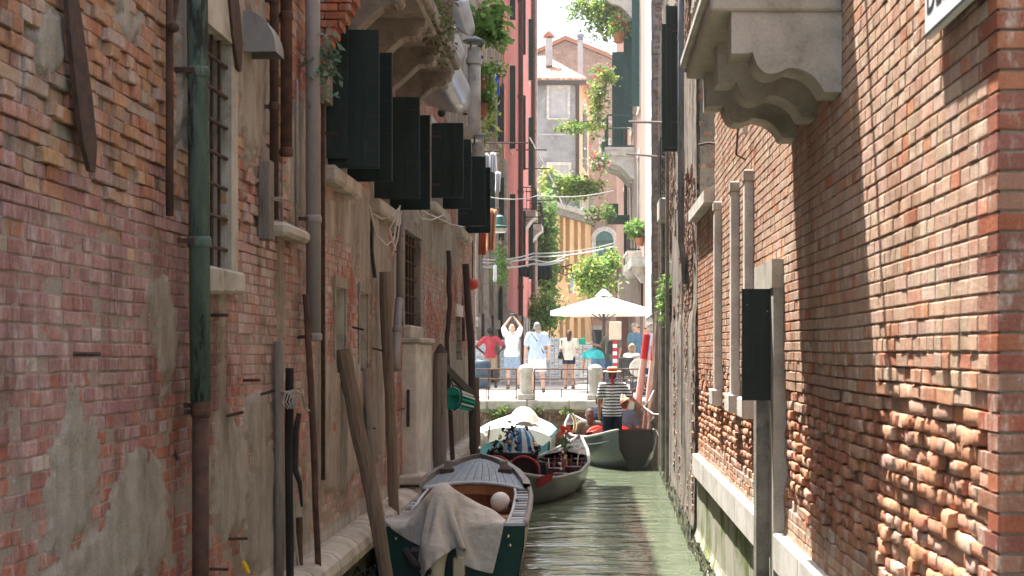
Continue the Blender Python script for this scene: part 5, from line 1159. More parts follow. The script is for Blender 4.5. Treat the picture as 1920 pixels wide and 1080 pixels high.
o = MB(); c = Vector((-1.58, 34.0, .93)); rows = []
for i in range(9):
    r_ = i/8; rows.append([c+Vector((r_*.36*math.cos(a)*(1+.15*math.sin(3*a)), r_*.5*math.sin(a), .36*(1-r_**2.2)+.05*math.sin(4*a+1)*r_)) for a in np.linspace(0, 2*math.pi, 25)])
o.sheet(rows).build('sail_bundle', 'tarp_beige', None, smooth=True, org=c, label='crumpled beige cloth bundle on top of the white boat cover', cat='cloth')

# -- the gondola under way with the gondolier
S, B = (1.02, 31.2), (-.50, 37.9); L3_ = math.dist(S, B)
g3 = thing('gondola', 'grey green gondola under way carrying the gondolier and passengers', 'gondola', (S[0], S[1], 0), aim(S, B), local=True)
st3 = [(0, .40, .14, .88, .02), (.03, .50, .22, .85, -.02), (.09, .66, .38, .76, -.08), (.2, .78, .52, .66, -.1), (.42, .80, .55, .60, -.1), (.7, .60, .4, .64, -.08), (.88, .32, .16, .74, .05), (1, .04, .02, .92, .4)]
hull(g3, st3, L3_, 'hull_dark', 'shade_cover_black', 'lacquer', 'rim_light', .032, floor=.08, transom='shade_cover_black')  # starboard side, transom and stern deck: their shade put into a black material
gg3 = lambda k, t: interp(st3, t, k)
fdeck(g3, gg3, L3_, .80, .99, 'lacquer', up=.08); fdeck(g3, gg3, L3_, .0, .10, 'shade_cover_black', 'stern_deck', .05)
rows = [[Vector((-gg3(1, t)-.012+(.03 if q else .0), L3_*t, gg3(3, t)*.72+gg3(4, t)*.28+.02*q)) for t in np.linspace(.05, .9, 14)] for q in (0, 1)]
MB().tube([Vector((-(gg3(1, t)*.9+gg3(2, t)*.1)-.02, L3_*t, gg3(3, t)*.78+gg3(4, t)*.22)) for t in np.linspace(.04, .92, 16)], .014, 6).build('rubbing_strake', 'rim_light', g3, smooth=True)
ss = MB().prism(hp, 0, .10, lambda x, z, t: Vector((x*.95, 2.55+t-.25*z, .42+z*.95))).build('seat_back', 'brocade', g3)
rows = []
for i in range(9):
    t = i/8; rows.append([Vector((-.62+1.24*f+.05*math.sin(9*f+i), 1.55+1.2*t, .78-.22*t+.10*math.sin(math.pi*f)*(1-t)+.05*math.sin(7*f+3*t))) for f in np.linspace(0, 1, 12)])
MB().sheet(rows).build('brocade_drape', 'brocade', g3, smooth=True)
MB().sheet([[p+Vector((0, 0, .0)) for p in rows[0]], [p+Vector((0, -.12, -.35)) for p in rows[0]]]).build('brocade_front', 'brocade', g3, smooth=True)
MB().bbox(-.6, .6, 2.7, 3.4, .2, .4, .05).build('seat_cushion', 'velvet_red', g3)
MB().tube([(.62, .9, .72), (.66, .9, .95), (.60, .92, 1.02), (.68, .95, 1.12)], [.045, .05, .04, .035], 8).build('oar_crutch', 'wood_dark', g3, smooth=True)
for x, y in ((-.4, 4.6), (-.3, 4.75)): MB().tube([(x, y, .6), (x+.02, y, .85), (x-.05, y+.05, 1.02)], [.03, .02, .012], 6).build('brass_ornament', 'brass', g3)
MB().tube([(.5, .1, .85), (.62, -.1, .5), (.6, -.15, -.1)], .016, 6).build('stern_line', 'rope', g3)
# ================================================================== people
def remeshed(prims, voxel, smooth=3):
    mb = MB()
    for p in prims:
        if p[0] == 'e': mb.ball(p[1], p[2], 14, 9)
        else:
            a, b, ra, rb = Vector(p[1]), Vector(p[2]), p[3], p[4]; d = (b-a).normalized()
            mb.tube([a-d*ra*.95, a-d*ra*.6, a, b, b+d*rb*.6, b+d*rb*.95], [ra*.3, ra*.8, ra, rb, rb*.8, rb*.3], 12)
    me = bpy.data.meshes.new('tmp'); me.from_pydata([tuple(v) for v in mb.v], [], mb.f)
    ob = bpy.data.objects.new('tmp', me); COL.objects.link(ob)
    r = ob.modifiers.new('r', 'REMESH'); r.mode = 'VOXEL'; r.voxel_size = voxel; r.use_smooth_shade = True
    s = ob.modifiers.new('s', 'SMOOTH'); s.iterations = smooth; s.factor = .5
    dg = bpy.context.evaluated_depsgraph_get(); out = bpy.data.meshes.new_from_object(ob.evaluated_get(dg))
    bpy.data.objects.remove(ob); bpy.data.meshes.remove(me); return out
def part(name, prims, material, parent, voxel=.014, smooth=3, cut=None):
    me = remeshed(prims, voxel, smooth)
    if cut is not None:
        bm = bmesh.new(); bm.from_mesh(me); bmesh.ops.bisect_plane(bm, geom=bm.verts[:]+bm.edges[:]+bm.faces[:], plane_co=(0, 0, cut), plane_no=(0, 0, 1), clear_inner=True); bm.to_mesh(me); bm.free()
    me.name = name; me.materials.clear(); me.materials.append(M(material))
    o = bpy.data.objects.new(name, me); COL.objects.link(o); o.parent = parent; return o
V = Vector
STAND = dict(pelvis=(0, 0, .95), chest=(0, 0, 1.30), neck=(0, 0, 1.49), head=(0, .02, 1.62), hipL=(-.09, 0, .92), hipR=(.09, 0, .92), kneeL=(-.10, .015, .50), kneeR=(.10, .015, .50),
             ankL=(-.11, -.01, .08), ankR=(.11, -.01, .08), shL=(-.185, 0, 1.43), shR=(.185, 0, 1.43), elL=(-.24, -.03, 1.15), elR=(.24, -.03, 1.15), haL=(-.25, .06, .92), haR=(.25, .06, .92), face=(0, 1, 0))
SIT = dict(pelvis=(0, 0, .50), chest=(0, -.04, .86), neck=(0, -.03, 1.05), head=(0, .0, 1.18), hipL=(-.09, .02, .48), hipR=(.09, .02, .48), kneeL=(-.11, .44, .50), kneeR=(.11, .44, .50), ankL=(-.11, .46, .08), ankR=(.11, .46, .08),
           shL=(-.185, -.03, .99), shR=(.185, -.03, .99), elL=(-.23, .08, .75), elR=(.23, .08, .75), haL=(-.12, .30, .60), haR=(.12, .30, .60), face=(0, 1, 0))
def person(label, loc, rz, h=1.74, pose=None, base=STAND, skin='skin_light', hair='hair_brown', hairtype='short', shirt='cloth_white', pants='cloth_denim', long=False, sleeves='short', shoes='leather', build=1.0, extra=None):
    J = {k: V(v) for k, v in {**base, **(pose or {})}.items()}
    o = thing('person', label, 'person', loc, rz, local=True); o.scale = (U*h/1.74,)*3
    f = J['face'].normalized(); rt_ = f.cross(V((0, 0, 1))).normalized(); b = build
    body = [('c', J['pelvis'], J['chest'], .125*b, .135*b), ('e', J['chest']+V((0, 0, .02)), (.165*b, .105*b, .16)), ('e', J['pelvis']+V((0, 0, .02)), (.155*b, .115*b, .12)), ('c', J['shL'], J['shR'], .062, .062), ('c', J['chest']+V((0, 0, .15)), J['neck'], .07, .055), ('c', J['neck'], J['head'], .052, .05),
            ('e', J['head']+V((0, 0, .02)), (.073, .09, .105)), ('e', J['head']+f*.035+V((0, 0, -.055)), (.052, .055, .055)), ('c', J['head']+f*.088+V((0, 0, .0)), J['head']+f*.102+V((0, 0, -.025)), .012, .016)]
    for s in (-1, 1): body.append(('e', J['head']+rt_*s*.076+V((0, 0, -.005)), (.016, .022, .03)))
    for s, L in ((-1, 'L'), (1, 'R')):
        body += [('c', J['sh'+L], J['el'+L], .052*b, .04), ('c', J['el'+L], J['ha'+L], .04, .027), ('c', J['hip'+L], J['knee'+L], .088*b, .058), ('c', J['knee'+L], J['ank'+L], .056, .036), ('e', J['knee'+L].lerp(J['ank'+L], .28)-f*.012, (.058, .06, .09)), ('c', J['ank'+L], J['ank'+L]+f*.15+V((0, 0, -.045)), .04, .032), ('e', J['ank'+L]-f*.03+V((0, 0, -.03)), (.036, .045, .045))]
        hd = (J['ha'+L]-J['el'+L]).normalized(); w = hd.cross(V((0, 0, 1))); w = (w if w.length > .2 else V((0, 1, 0))).normalized(); up = w.cross(hd).normalized()
        if abs(hd.z) > .6: w = f.copy()
        pc = J['ha'+L]+hd*.045; body.append(('c', J['ha'+L], pc+hd*.03, .026, .032))
        for q in range(4):
            r0 = pc+hd*.03+w*(.027*(q-1.5)/1.5); ln = (.066, .078, .075, .058)[q]; body.append(('c', r0, r0+hd*ln+up*.018, .011, .010))
        body.append(('c', pc-hd*.02+w*.03, pc+w*.055+hd*.035, .013, .011))
    part('body', body, skin, o, .0115, 2)
    sh = [('c', J['pelvis']+V((0, 0, -.02)), J['chest'], .155*b, .155*b), ('e', J['chest']+V((0, 0, .02)), (.182*b, .128*b, .185)), ('e', J['pelvis']+V((0, 0, -.03)), (.196*b, .152*b, .24)), ('c', J['shL'], J['shR'], .083, .083), ('c', J['chest']+V((0, 0, .14)), J['neck']-V((0, 0, .045)), .09, .072)]
    for L in 'LR':
        if sleeves == 'short': sh.append(('c', J['sh'+L], J['sh'+L].lerp(J['el'+L], .72), .078*b, .070*b))
        elif sleeves == 'long': sh += [('c', J['sh'+L], J['el'+L], .075*b, .06), ('c', J['el'+L], J['el'+L].lerp(J['ha'+L], .9), .058, .045)]
        else: sh.append(('c', J['sh'+L], J['sh'+L].lerp(J['el'+L], .12), .07, .066))
    part('shirt', sh, shirt, o, .017, 4, cut=(J['pelvis'].z-.09) if base is STAND and J['chest'].z > 1.2 else J['pelvis'].z-.03)
    pn = [('e', J['pelvis']+V((0, 0, -.03)), (.172*b, .135*b, .13))]
    for L in 'LR':
        if long is True: pn += [('c', J['hip'+L], J['knee'+L], .108*b, .082), ('c', J['knee'+L], J['ank'+L]+V((0, 0, .03)), .08, .065)]
        else: pn.append(('c', J['hip'+L], J['hip'+L].lerp(J['knee'+L], .95 if long is False else .6), .112*b, .10*b))
    part('trousers' if long is True else 'shorts', pn, pants, o, .017, 3, cut=None if long is True or base is not STAND else J['knee'+'L'].z+(.06 if long is False else .24))
    for L in 'LR': part('shoe', [('c', J['ank'+L]+V((0, 0, -.04))-f*.03, J['ank'+L]+f*.16+V((0, 0, -.05)), .048, .040), ('c', J['ank'+L]-f*.01, J['ank'+L]+V((0, 0, -.04)), .046, .05)], shoes, o, .014, 2)
    if hairtype == 'short': hp_ = [('e', J['head']-f*.018+V((0, 0, .045)), (.082, .095, .092)), ('e', J['head']-f*.045+V((0, 0, .0)), (.074, .062, .085))]
    elif hairtype == 'long': hp_ = [('e', J['head']-f*.02+V((0, 0, .04)), (.088, .10, .10)), ('c', J['head']-f*.055+V((0, 0, .0)), J['neck']-f*.075+V((0, 0, -.02)), .085, .065)]
    elif hairtype == 'afro': hp_ = [('e', J['head']-f*.02+V((0, 0, .05)), (.105, .115, .11))]
    else: hp_ = [('c', J['head']-f*.06+rt_*.05, J['head']-f*.06-rt_*.05, .035, .035)]
    part('hair', hp_, hair, o, .012, 2)
    for s in (-1, 1): MB().ball(J['head']+f*.082+rt_*s*.03+V((0, 0, .018)), .0105, 8, 6).build('eye', 'ink', o, smooth=True)
    MB().tube([J['head']+f*.086-rt_*.022+V((0, 0, -.058)), J['head']+f*.093+V((0, 0, -.060)), J['head']+f*.086+rt_*.022+V((0, 0, -.058))], .005, 6).build('mouth', 'velvet_red', o)
    if extra: extra(o, J, f, rt_)
    return o
def at(x, yfeet): d = (EYE-GZ)*F/(yfeet-VY); c = P(x, yfeet, d); return (c.x, c.y, GZ)
person('person in a red t-shirt and khaki shorts seen from behind, hands on hips', at(920, 727), 0, 1.74, dict(elL=(-.42, -.08, 1.20), haL=(-.22, .0, 1.02), elR=(.42, -.08, 1.20), haR=(.22, 0, 1.02), ankL=(-.15, 0, .08), ankR=(.15, 0, .08)), skin='skin_dark', hair='hair_black', hairtype='afro', shirt='cloth_red', pants='cloth_khaki')
w_ = at(960, 729)
person('person in a white t-shirt and denim shorts with both arms raised taking a picture', w_, 0, 1.84, dict(shL=(-.18, .02, 1.47), shR=(.18, .02, 1.47), elL=(-.24, .16, 1.66), haL=(-.07, .24, 1.90), elR=(.24, .16, 1.66), haR=(.07, .24, 1.90), head=(0, -.03, 1.62), face=(0, .9, .35), kneeR=(.13, 0, .5), ankR=(.19, -.02, .08)), hair='skin_light', hairtype='bald', shirt='cloth_white', pants='cloth_denim', build=1.12)
k_ = U*1.84/1.74; c = V(w_)+V((0, .27*k_, 1.97*k_)); cm = thing('camera_device', 'black camera held up by the person in white', 'camera', c); MB().bbox(c.x-.10, c.x+.10, c.y-.05, c.y+.05, c.z-.06, c.z+.08, .015).build('body', 'iron_black', cm); MB().lathe([(.05, 0), (.055, .06), (.05, .14)], (0, 0, 0), 12, T=Matrix.Translation(c+V((0, .04, .01))) @ Matrix.Rotation(R(-90), 4, 'X')).build('lens', 'iron_black', cm)
def strap_bag(o, J, f, rt_):
    MB().tube([J['shL']+V((.05, -.09, .06)), J['chest']+V((.0, -.165, 0)), J['pelvis']+V((.17, -.10, .05))], .012, 6).build('bag_strap', 'cloth_navy', o)
person('grey haired person walking away in a pale blue shirt and white shorts', at(1007, 740), 0, 1.77, dict(kneeR=(.12, .05, .50), ankR=(.16, -.10, .13), haL=(-.29, .02, .90), elL=(-.27, -.02, 1.15), elR=(.28, -.02, 1.16), haR=(.27, .10, .95)), hair='hair_grey', shirt='cloth_paleblue', pants='cloth_white', shoes='camo' if 'camo' in MATS else 'cloth_camo', build=1.14, extra=strap_bag)
def bag(o, J, f, rt_):
    MB().tube([J['shL']+V((-.01, .06, .07)), J['shL']+V((-.03, -.08, .02)), V((-.24, -.05, 1.05)), V((-.24, .05, 1.05)), J['shL']+V((-.01, .07, .06))], .014, 6).build('bag_strap', 'cloth_blackc', o)
    part('bag', [('c', (-.26, -.10, .95), (-.25, .10, .95), .07, .07), ('c', (-.25, -.08, 1.06), (-.25, .08, 1.06), .05, .05)], 'cloth_blackc', o, .014, 3)
person('woman in a white top and dark shorts with a black shoulder bag', at(1067, 729), R(-8), 1.66, dict(elR=(.27, .02, 1.20), haR=(.22, .22, 1.10), haL=(-.24, .05, .98)), skin='skin_tan', hair='hair_brown', hairtype='long', shirt='cloth_cream', pants='cloth_navy', long=.45, extra=bag, build=.94)
def shades(o, J, f, rt_):
    for s in (-1, 1): MB().ball(J['head']+f*.088+rt_*s*.032+V((0, 0, .018)), (.026, .02, .02), 8, 6).build('sunglasses', 'ink', o, smooth=True)
    MB().tube([J['head']-rt_*.078+V((0, 0, .02)), J['head']+f*.085-rt_*.03+V((0, 0, .022)), J['head']+f*.085+rt_*.03+V((0, 0, .022)), J['head']+rt_*.078+V((0, 0, .02))], .005, 5).build('glasses_frame', 'ink', o)
def at_d(x, d): c = P(x, 0, d); return (c.x, c.y, GZ)
person('grey haired man with sunglasses in a steel blue shirt under the parasol', at_d(1190, 47.5), R(-120), 1.80, dict(haL=(-.05, .30, 1.18), elL=(-.24, .10, 1.18)), hair='hair_grey', shirt='cloth_steel', pants='cloth_jeans', long=True, extra=shades, build=1.1)
person('man in a white shirt and glasses facing the man in blue under the parasol', at_d(1217, 48.5), R(105), 1.78, dict(haR=(.20, .26, 1.0)), hair='hair_grey', shirt='cloth_paleblue', pants='cloth_white', long=True, extra=shades, build=1.08)
sw = person('blond woman in a cream top sitting on the black chair at the railing', at_d(1186, 43.4), R(-45), 1.66, base=SIT, skin='skin_tan', hair='hair_blond', shirt='cloth_cream', pants='cloth_white', sleeves='none')
person('vendor in jeans standing behind the parasol pole', at_d(1147, 46.5), R(150), 1.70, dict(elR=(.30, .05, 1.22), haR=(.42, .25, 1.28)), skin='skin_tan', hair='hair_black', shirt='cloth_camo', pants='cloth_jeans', long=True)
person('person in a turquoise top bending over beside the right stone post', at_d(1121, 46.2), R(25), 1.66, dict(chest=(0, .34, 1.00), neck=(0, .50, 1.02), head=(0, .62, 1.00), shL=(-.17, .46, 1.02), shR=(.17, .46, 1.02), elL=(-.2, .50, .78), elR=(.2, .50, .78), haL=(-.15, .62, .62), haR=(.15, .62, .62)), skin='skin_tan', hair='hair_black', shirt='cloth_teal', pants='cloth_jeans')
# the gondolier
def straw(o, J, f, rt_):
    T = Matrix.Translation(J['head']+V((0, -.01, .075))) @ Matrix.Rotation(R(4), 4, 'X')
    b = MB().lathe([(.085, .0), (.172, .0), (.174, .008), (.095, .012), (.093, .075), (.085, .085), (.01, .086)], n=22, T=T).build('boater_hat', 'cloth_straw', o)
    MB().lathe([(.095, .012), (.098, .014), (.097, .056), (.094, .058)], n=22, T=T).build('hat_band', 'cloth_red', b)
    rows = [[J['head']+V((x+.015*math.sin(k*1.7), -.112-.006*k, .07-.042*k)) for x in (-.030, -.01, .012, .034)] for k in range(7)]
    q = MB().sheet(rows).build('hat_ribbon', 'cloth_red', b); q.modifiers.new('t', 'SOLIDIFY').thickness = .005
gc = P(1148, 0, 32.4)
gl = person('gondolier in a striped jersey and straw boater standing at the stern, right arm out', (gc.x, gc.y, .10), 0, 1.66, dict(elR=(.36, .06, 1.20), haR=(.56, .16, 1.04), shR=(.20, .0, 1.42), elL=(-.25, -.02, 1.15), haL=(-.24, .04, .90), ankL=(-.14, .0, .08), ankR=(.14, 0, .08)), skin='skin_tan', hair='hair_black', shirt='striped', pants='cloth_navy', long=True, extra=straw, build=1.02)
gk_ = U*1.66/1.74
# passengers sitting in the gondola
def seat_at(x, d, z): c = P(x, 0, d); return (c.x, c.y, z)
person('passenger with brown hair sitting low in the gondola behind the red brocade', seat_at(1105, 34.4, -.32), R(10), 1.62, base=SIT, hair='hair_brown', hairtype='long', shirt='cloth_camo', pants='cloth_navy')
person('passenger in a dark top sitting left of the gondolier', seat_at(1124, 35.3, -.05), R(-20), 1.66, base=SIT, hair='hair_black', shirt='cloth_navy', pants='cloth_navy')
def sunhat(o, J, f, rt_):
    MB().lathe([(.08, 0), (.19, -.02), (.195, -.012), (.10, .015), (.085, .08), (.02, .10)], n=20, T=Matrix.Translation(J['head']+V((0, 0, .055))) @ Matrix.Rotation(R(-35), 4, 'Y')).build('sun_hat', 'cloth_straw', o)
person('passenger in a pale straw sun hat sitting right of the gondolier', seat_at(1172, 34.6, -.12), R(-30), 1.66, base=SIT, hair='hair_brown', shirt='cloth_steel', pants='cloth_white', extra=sunhat)

# ================================================================== mooring poles and things on the left wall
def pole(label, pts, wpx, d, material, name='mooring_pole', group='poles along the left wall', n=10, cat='pole', top=None):
    q = [P(x, y, d) for x, y in pts]; L = (q[-1]-q[0])
    if q[-1].z > -.3 and pts[-1][1] > 840: e = q[-1]+(q[-1]-q[-2]).normalized()*((q[-1].z+.4)/max(.2, abs((q[-1]-q[-2]).normalized().z))); q.append(e)
    full = []
    for a, b in zip(q[:-1], q[1:]): full += [a.lerp(b, k/5) for k in range(5)]
    full.append(q[-1]); m_ = len(full); w = wpx if hasattr(wpx, '__len__') else (wpx, wpx)
    rad = [(w[0]+(w[1]-w[0])*i/(m_-1))*d/F/2*(1+.10*nz(i*.5, d, 1.1)) for i in range(m_)]
    full = [p+V((.02*nz(i*.4, d, 1.0, 4), 0, 0))*(0 < i < m_-1) for i, p in enumerate(full)]
    org = q[-1].copy(); o = thing(name, label, cat, org, group=group)
    MB().tube(full, rad, n, jit=.12 if 'wood' in material else 0).build('shaft', material, o, smooth=False)
    return o
o = pole('thick weathered log leaning against the left wall, split at its top', [(642, 655), (668, 790), (700, 930), (724, 1085)], (31, 27), 14.3, 'wood_pole')
MB().bbox(0, .02, 0, .02, 0, .1).v
o = pole('tall pale pole upright beside the leaning log', [(722, 510), (730, 740), (738, 922)], (22, 18), 16.6, 'wood_pole')
pole('grey pole close behind the leaning log', [(684, 690), (692, 800), (702, 930)], (15, 14), 15.7, 'wood_grey')
bp2 = pole('square black post with rope loops at its head', [(543, 690), (543, 1085)], 16, 11.3, 'wood_black')
pole('rusty iron tube beside the black post', [(573, 552), (584, 760), (597, 1085)], 12, 12.1, 'rust')
pole('short rusty stake at the foot of the black post', [(561, 970), (562, 1085)], 12, 11.9, 'rust')
pl = pole('grey post carrying a slanting board near the green basket', [(826, 662), (824, 872)], 26, 21.6, 'wood_grey')
MB().lathe([(.105, 0), (.07, .06), (.02, .14)], (P(826, 662, 21.6).x, 21.6, P(826, 662, 21.6).z), 10).build('cap', 'wood_dark', pl)
pole('thin dark crooked pole rising above the green basket', [(841, 470), (843, 560), (838, 640), (848, 860)], 9, 23.2, 'wood_dark')
pole('dark pole at the far end of the left wall', [(873, 495), (882, 640), (887, 865)], (13, 15), 26.6, 'wood_dark')
pole('short brown stake beside the far pole on the left', [(893, 708), (895, 850)], 11, 27.5, 'wood_pole')
pole('thin grey pole leaning in the corner of the barred window', [(862, 500), (868, 640)], 8, 28.0, 'wood_dark', name='stick', cat='stick')
for lb, a, b in (('slanting weathered board nailed across the poles by the green basket', (832, 690), (884, 742)),):
    p0, p1 = P(*a, 22.3), P(*b, 24.5); dv_ = (p1-p0).normalized(); up = V((0, 0, 1)); pr = MB()
    pr.add([p0+up*.07, p1+up*.07, p1-up*.07, p0-up*.07, p0+up*.07+V((.05, .02, 0)), p1+up*.07+V((.05, .02, 0)), p1-up*.07+V((.05, .02, 0)), p0-up*.07+V((.05, .02, 0))], [(0, 1, 2, 3), (7, 6, 5, 4), (0, 4, 5, 1), (1, 5, 6, 2), (2, 6, 7, 3), (3, 7, 4, 0)])
    pr.build('board', 'wood_dark', None, org=p0, label=lb, cat='board')
# rope loops on the black post
c = P(543, 735, 11.15); rp = thing('rope', 'pale rope tied in loops round the black post and a wall spike', 'rope', c)
MB().tube([P(478, 742, 11.6), P(510, 730, 11.4), P(535, 736, 11.15), P(552, 732, 11.15), P(566, 738, 11.4)], .012, 6).build('line', 'rope', rp)
for k in range(4): MB().tube([c+V((-.02+.02*k, -.02, 0)), c+V((-.05+.025*k, -.03, -.08)), c+V((-.01+.02*k, -.03, -.13)), c+V((.03+.012*k, -.02, -.06)), c+V((.0, -.02, .0))], .007, 5).build('loop', 'rope', rp)
MB().tube([P(566, 738, 11.4), P(572, 765, 11.6), P(580, 770, 11.8)], .008, 5).build('tail', 'rope', rp)
c = P(557, 830, 11.7); MB().tube([P(561, 775, 11.7), P(554, 810, 11.7), P(553, 880, 11.7), P(562, 905, 11.7), P(566, 950, 11.7)], [.02, .03, .028, .02, .01], 8).build('rubber_strip', 'cable_black', None, smooth=True, org=P(553, 880, 11.7), label='black rubber strip hanging between the black post and the iron tube', cat='rubber')
c = P(452, 1000, 10.2); yt = thing('yellow_tag', 'small yellow plastic tag on a string low on the left wall', 'tag', c); MB().tube([P(448, 1003, 10.15), P(452, 1040, 10.15), P(455, 1055, 10.15)], .008, 5).build('string', 'rope', yt); MB().tube([P(455, 1052, 10.15), P(460, 1062, 10.15), P(467, 1075, 10.15)], [.014, .02, .014], 6).build('tab', 'yellow_plastic', yt)
MB().tube([P(549, 560, 12.9), P(550, 800, 12.2), P(548, 950, 11.9), P(560, 1060, 11.8)], .008, 5).build('hanging_cord', 'rope', left)
# green basket
c = P(851, 748, 22.0); gbk_ = thing('hanging_basket', 'round green and clear plastic basket hung by a rope on the poles', 'basket', c)
T = Matrix.Translation(c) @ Matrix.Rotation(R(-35), 4, 'Z') @ Matrix.Rotation(R(78), 4, 'X')
MB().lathe([(.165, 0), (.175, .01), (.175, .06), (.165, .07), (.15, .05), (.15, .01)], n=24, T=T).build('rim', 'plastic_green', gbk_, smooth=True)
for k in range(14):
    a = 2*math.pi*k/14; MB().tube([T @ V((.16*math.cos(a), .16*math.sin(a), -.0)), T @ V((.14*math.cos(a), .14*math.sin(a), -.34))], .017, 6).build('slat', 'lamp_glass' if k % 3 else 'plastic_green', gbk_)
MB().lathe([(.0, 0), (.15, 0), (.15, .012), (.0, .012)], n=20, T=T @ Matrix.Translation((0, 0, -.34))).build('bottom', 'plastic_green', gbk_)
MB().prism([(.15*math.cos(a), .15*math.sin(a)) for a in np.linspace(R(20), R(160), 10)], .06, .075, lambda x, y, t: T @ V((x, y, t))).build('lid_half', 'plastic_green', gbk_)
MB().tube([T @ V((.2*math.cos(a), .2*math.sin(a), .05)) for a in np.linspace(-1.2, 1.6, 12)], .012, 6).build('hoop', 'cable_black', gbk_)
MB().tube([c+V((0, 0, .15)), c+V((-.05, 0, .3)), P(845, 690, 23)], .010, 5).build('line', 'cable_black', gbk_)
# coral round lamp
c = P(886, 533, 29.5); lp = thing('round_lamp', 'round coral lamp ball at the far end of the left wall', 'lamp', c); MB().ball(c, .125, 16, 10).build('globe', 'lamp_coral', lp, smooth=True); MB().tube([c+V((0, 0, .12)), c+V((0, 0, .9)), c+V((-.35, .2, .95))], .012, 5).build('cord', 'iron', lp)

# right mooring poles
o = pole('thick brown mooring post leaning at the right of the gondola', [(1240, 588), (1236, 680), (1228, 780), (1222, 872)], (24, 30), 33.2, 'wood_pole', group='mooring posts by the gondola')
MB().tube([P(1236, 740, 33.0), P(1248, 742, 33.0)], .02, 6).build('spike', 'iron', o)
for (x0, y0, x1, y1, lb) in ((1213, 628, 1189, 815, 'left one of the pair of red topped posts beside the gondolier'), (1230, 632, 1209, 815, 'right one of the pair of red topped posts beside the gondolier')):
    d = 34.6 if x0 < 1220 else 34.3; a, b = P(x0, y0, d), P(x1, y1, d); b = a+(b-a)*1.35; dr_ = (b-a); o = thing('painted_post', lb, 'post', b, group='red topped mooring posts'); w = .088
    for t0, t1, m_, nm in ((0, .18, 'paint_red', 'red_head'), (.18, .50, 'paint_pink', 'faded_band'), (.50, 1, 'wood_pole', 'shaft')):
        MB().tube([a+dr_*t0, a+dr_*t1], [w, w*1.02], 4 if 0 else 10).build(nm, m_, o)
    MB().lathe([(w*.98, 0), (w*.8, .03), (.02, .05)], a, 10).build('cap', 'paint_red', o)
    if x0 < 1220: MB().bbox(P(1214, 0, d).x-.05, P(1214, 0, d).x+.05, d-.14, d-.09, P(0, 702, d).z, P(0, 690, d).z, .01).build('tag', 'sign_blue', o)
hand = V((gc.x, gc.y, .10))+V((.60, .19, 1.02))*gk_
rl = thing('mooring_rope', 'white rope from the hand of the gondolier to the right wall', 'rope', hand); MB().tube([hand, P(1225, 776, 31.0), P(1240, 777, 30.2), F2(29.4, 1.33, .0)], .013, 6).build('line', 'rope_white', rl); MB().tube([hand, P(1216, 752, 32.6), P(1226, 732, 33.0)], .012, 6).build('tail', 'rope_white', rl)

# ================================================================== parasol, stalls, chairs on the quay
pd = 48.; c = P(1132, 0, pd); par = thing('parasol', 'large cream square-ribbed market parasol on the quay', 'parasol', (c.x, c.y, GZ)); zr_, zt_ = P(0, 584, pd).z, P(0, 553, pd).z; pr_ = 106*pd/F
MB().tube([(c.x, c.y, GZ), (c.x, c.y, zt_+.25)], .045, 10).build('pole', 'wood_dark', par)
for k in range(8):
    a0, a1 = R(22.5+45*k), R(22.5+45*(k+1)); rows = []
    for i in range(9):
        t = .10+.90*i/8; sag = -.10*math.sin(math.pi*t); rows.append([V((c.x+pr_*t*math.cos(a)*q, c.y+pr_*t*math.sin(a)*q, zt_+(zr_-zt_)*t+sag*(1-abs(2*s_-1))+.0)) for s_, a, q in ((s_, a0+(a1-a0)*s_, 1-.06*math.sin(math.pi*s_)) for s_ in np.linspace(0, 1, 7))])
    o = MB().sheet(rows).build('canopy_panel', 'canvas', par, smooth=True)
    MB().sheet([rows[-1], [p+V((0, 0, -.13)) for p in rows[-1]]]).build('valance', 'canvas', o)
    MB().tube([V((c.x, c.y, zt_-.03)), V((c.x+pr_*.98*math.cos(a0), c.y+pr_*.98*math.sin(a0), zr_-.02))], .018, 5).build('rib', 'wood_dark', par)
    MB().tube([V((c.x, c.y, zt_-.9)), V((c.x+pr_*.5*math.cos(a0), c.y+pr_*.5*math.sin(a0), (zt_+zr_)/2-.05))], .014, 5).build('strut', 'wood_dark', par)
for k in range(12): 
    a0, a1 = R(30*k), R(30*(k+1)); MB().add([V((c.x+.30*math.cos(a0), c.y+.30*math.sin(a0), zt_-.04)), V((c.x+.30*math.cos(a1), c.y+.30*math.sin(a1), zt_-.04)), V((c.x+.03*math.cos(a1), c.y+.03*math.sin(a1), zt_+.22)), V((c.x+.03*math.cos(a0), c.y+.03*math.sin(a0), zt_+.22))], [(0, 1, 2, 3)]).build('vent_cap', 'canvas' if k % 2 else 'tarp_beige', par)
MB().lathe([(.35, 0), (.36, .06), (.1, .12), (.06, .3)], (c.x, c.y, GZ), 14).build('foot', 'stone_dark', par)
# menu stand: beige board on a pole, dark board, red and white strip
d = 45.5; c = P(1153, 0, d); ms = thing('menu_stand', 'pole stand with blank beige board and red and white striped strip', 'stand', (c.x, d, GZ))
MB().tube([(c.x, d+.05, GZ), (c.x, d+.05, P(0, 602, d).z)], .03, 8).build('post', 'iron', ms); MB().bbox(P(1142, 0, d).x, P(1165, 0, d).x, d, d+.03, P(0, 637, d).z, P(0, 603, d).z, .01).build('board', 'cardboard', ms)
MB().bbox(P(1139, 0, d).x, P(1150, 0, d).x, d-.02, d+.02, P(0, 664, d).z, P(0, 639, d).z, .01).build('slate', 'iron_black', ms)
for k in range(8): MB().bbox(P(1149, 0, d).x, P(1157, 0, d).x, d-.04, d, P(0, 638+7*k+7, d).z, P(0, 638+7*k, d).z, .004).build('strip_band', 'paint_red' if k % 2 == 0 else 'sign_white', ms)
MB().bbox(c.x-.3, c.x+.3, d-.2, d+.25, GZ, GZ+.06, .01).build('foot', 'iron', ms)
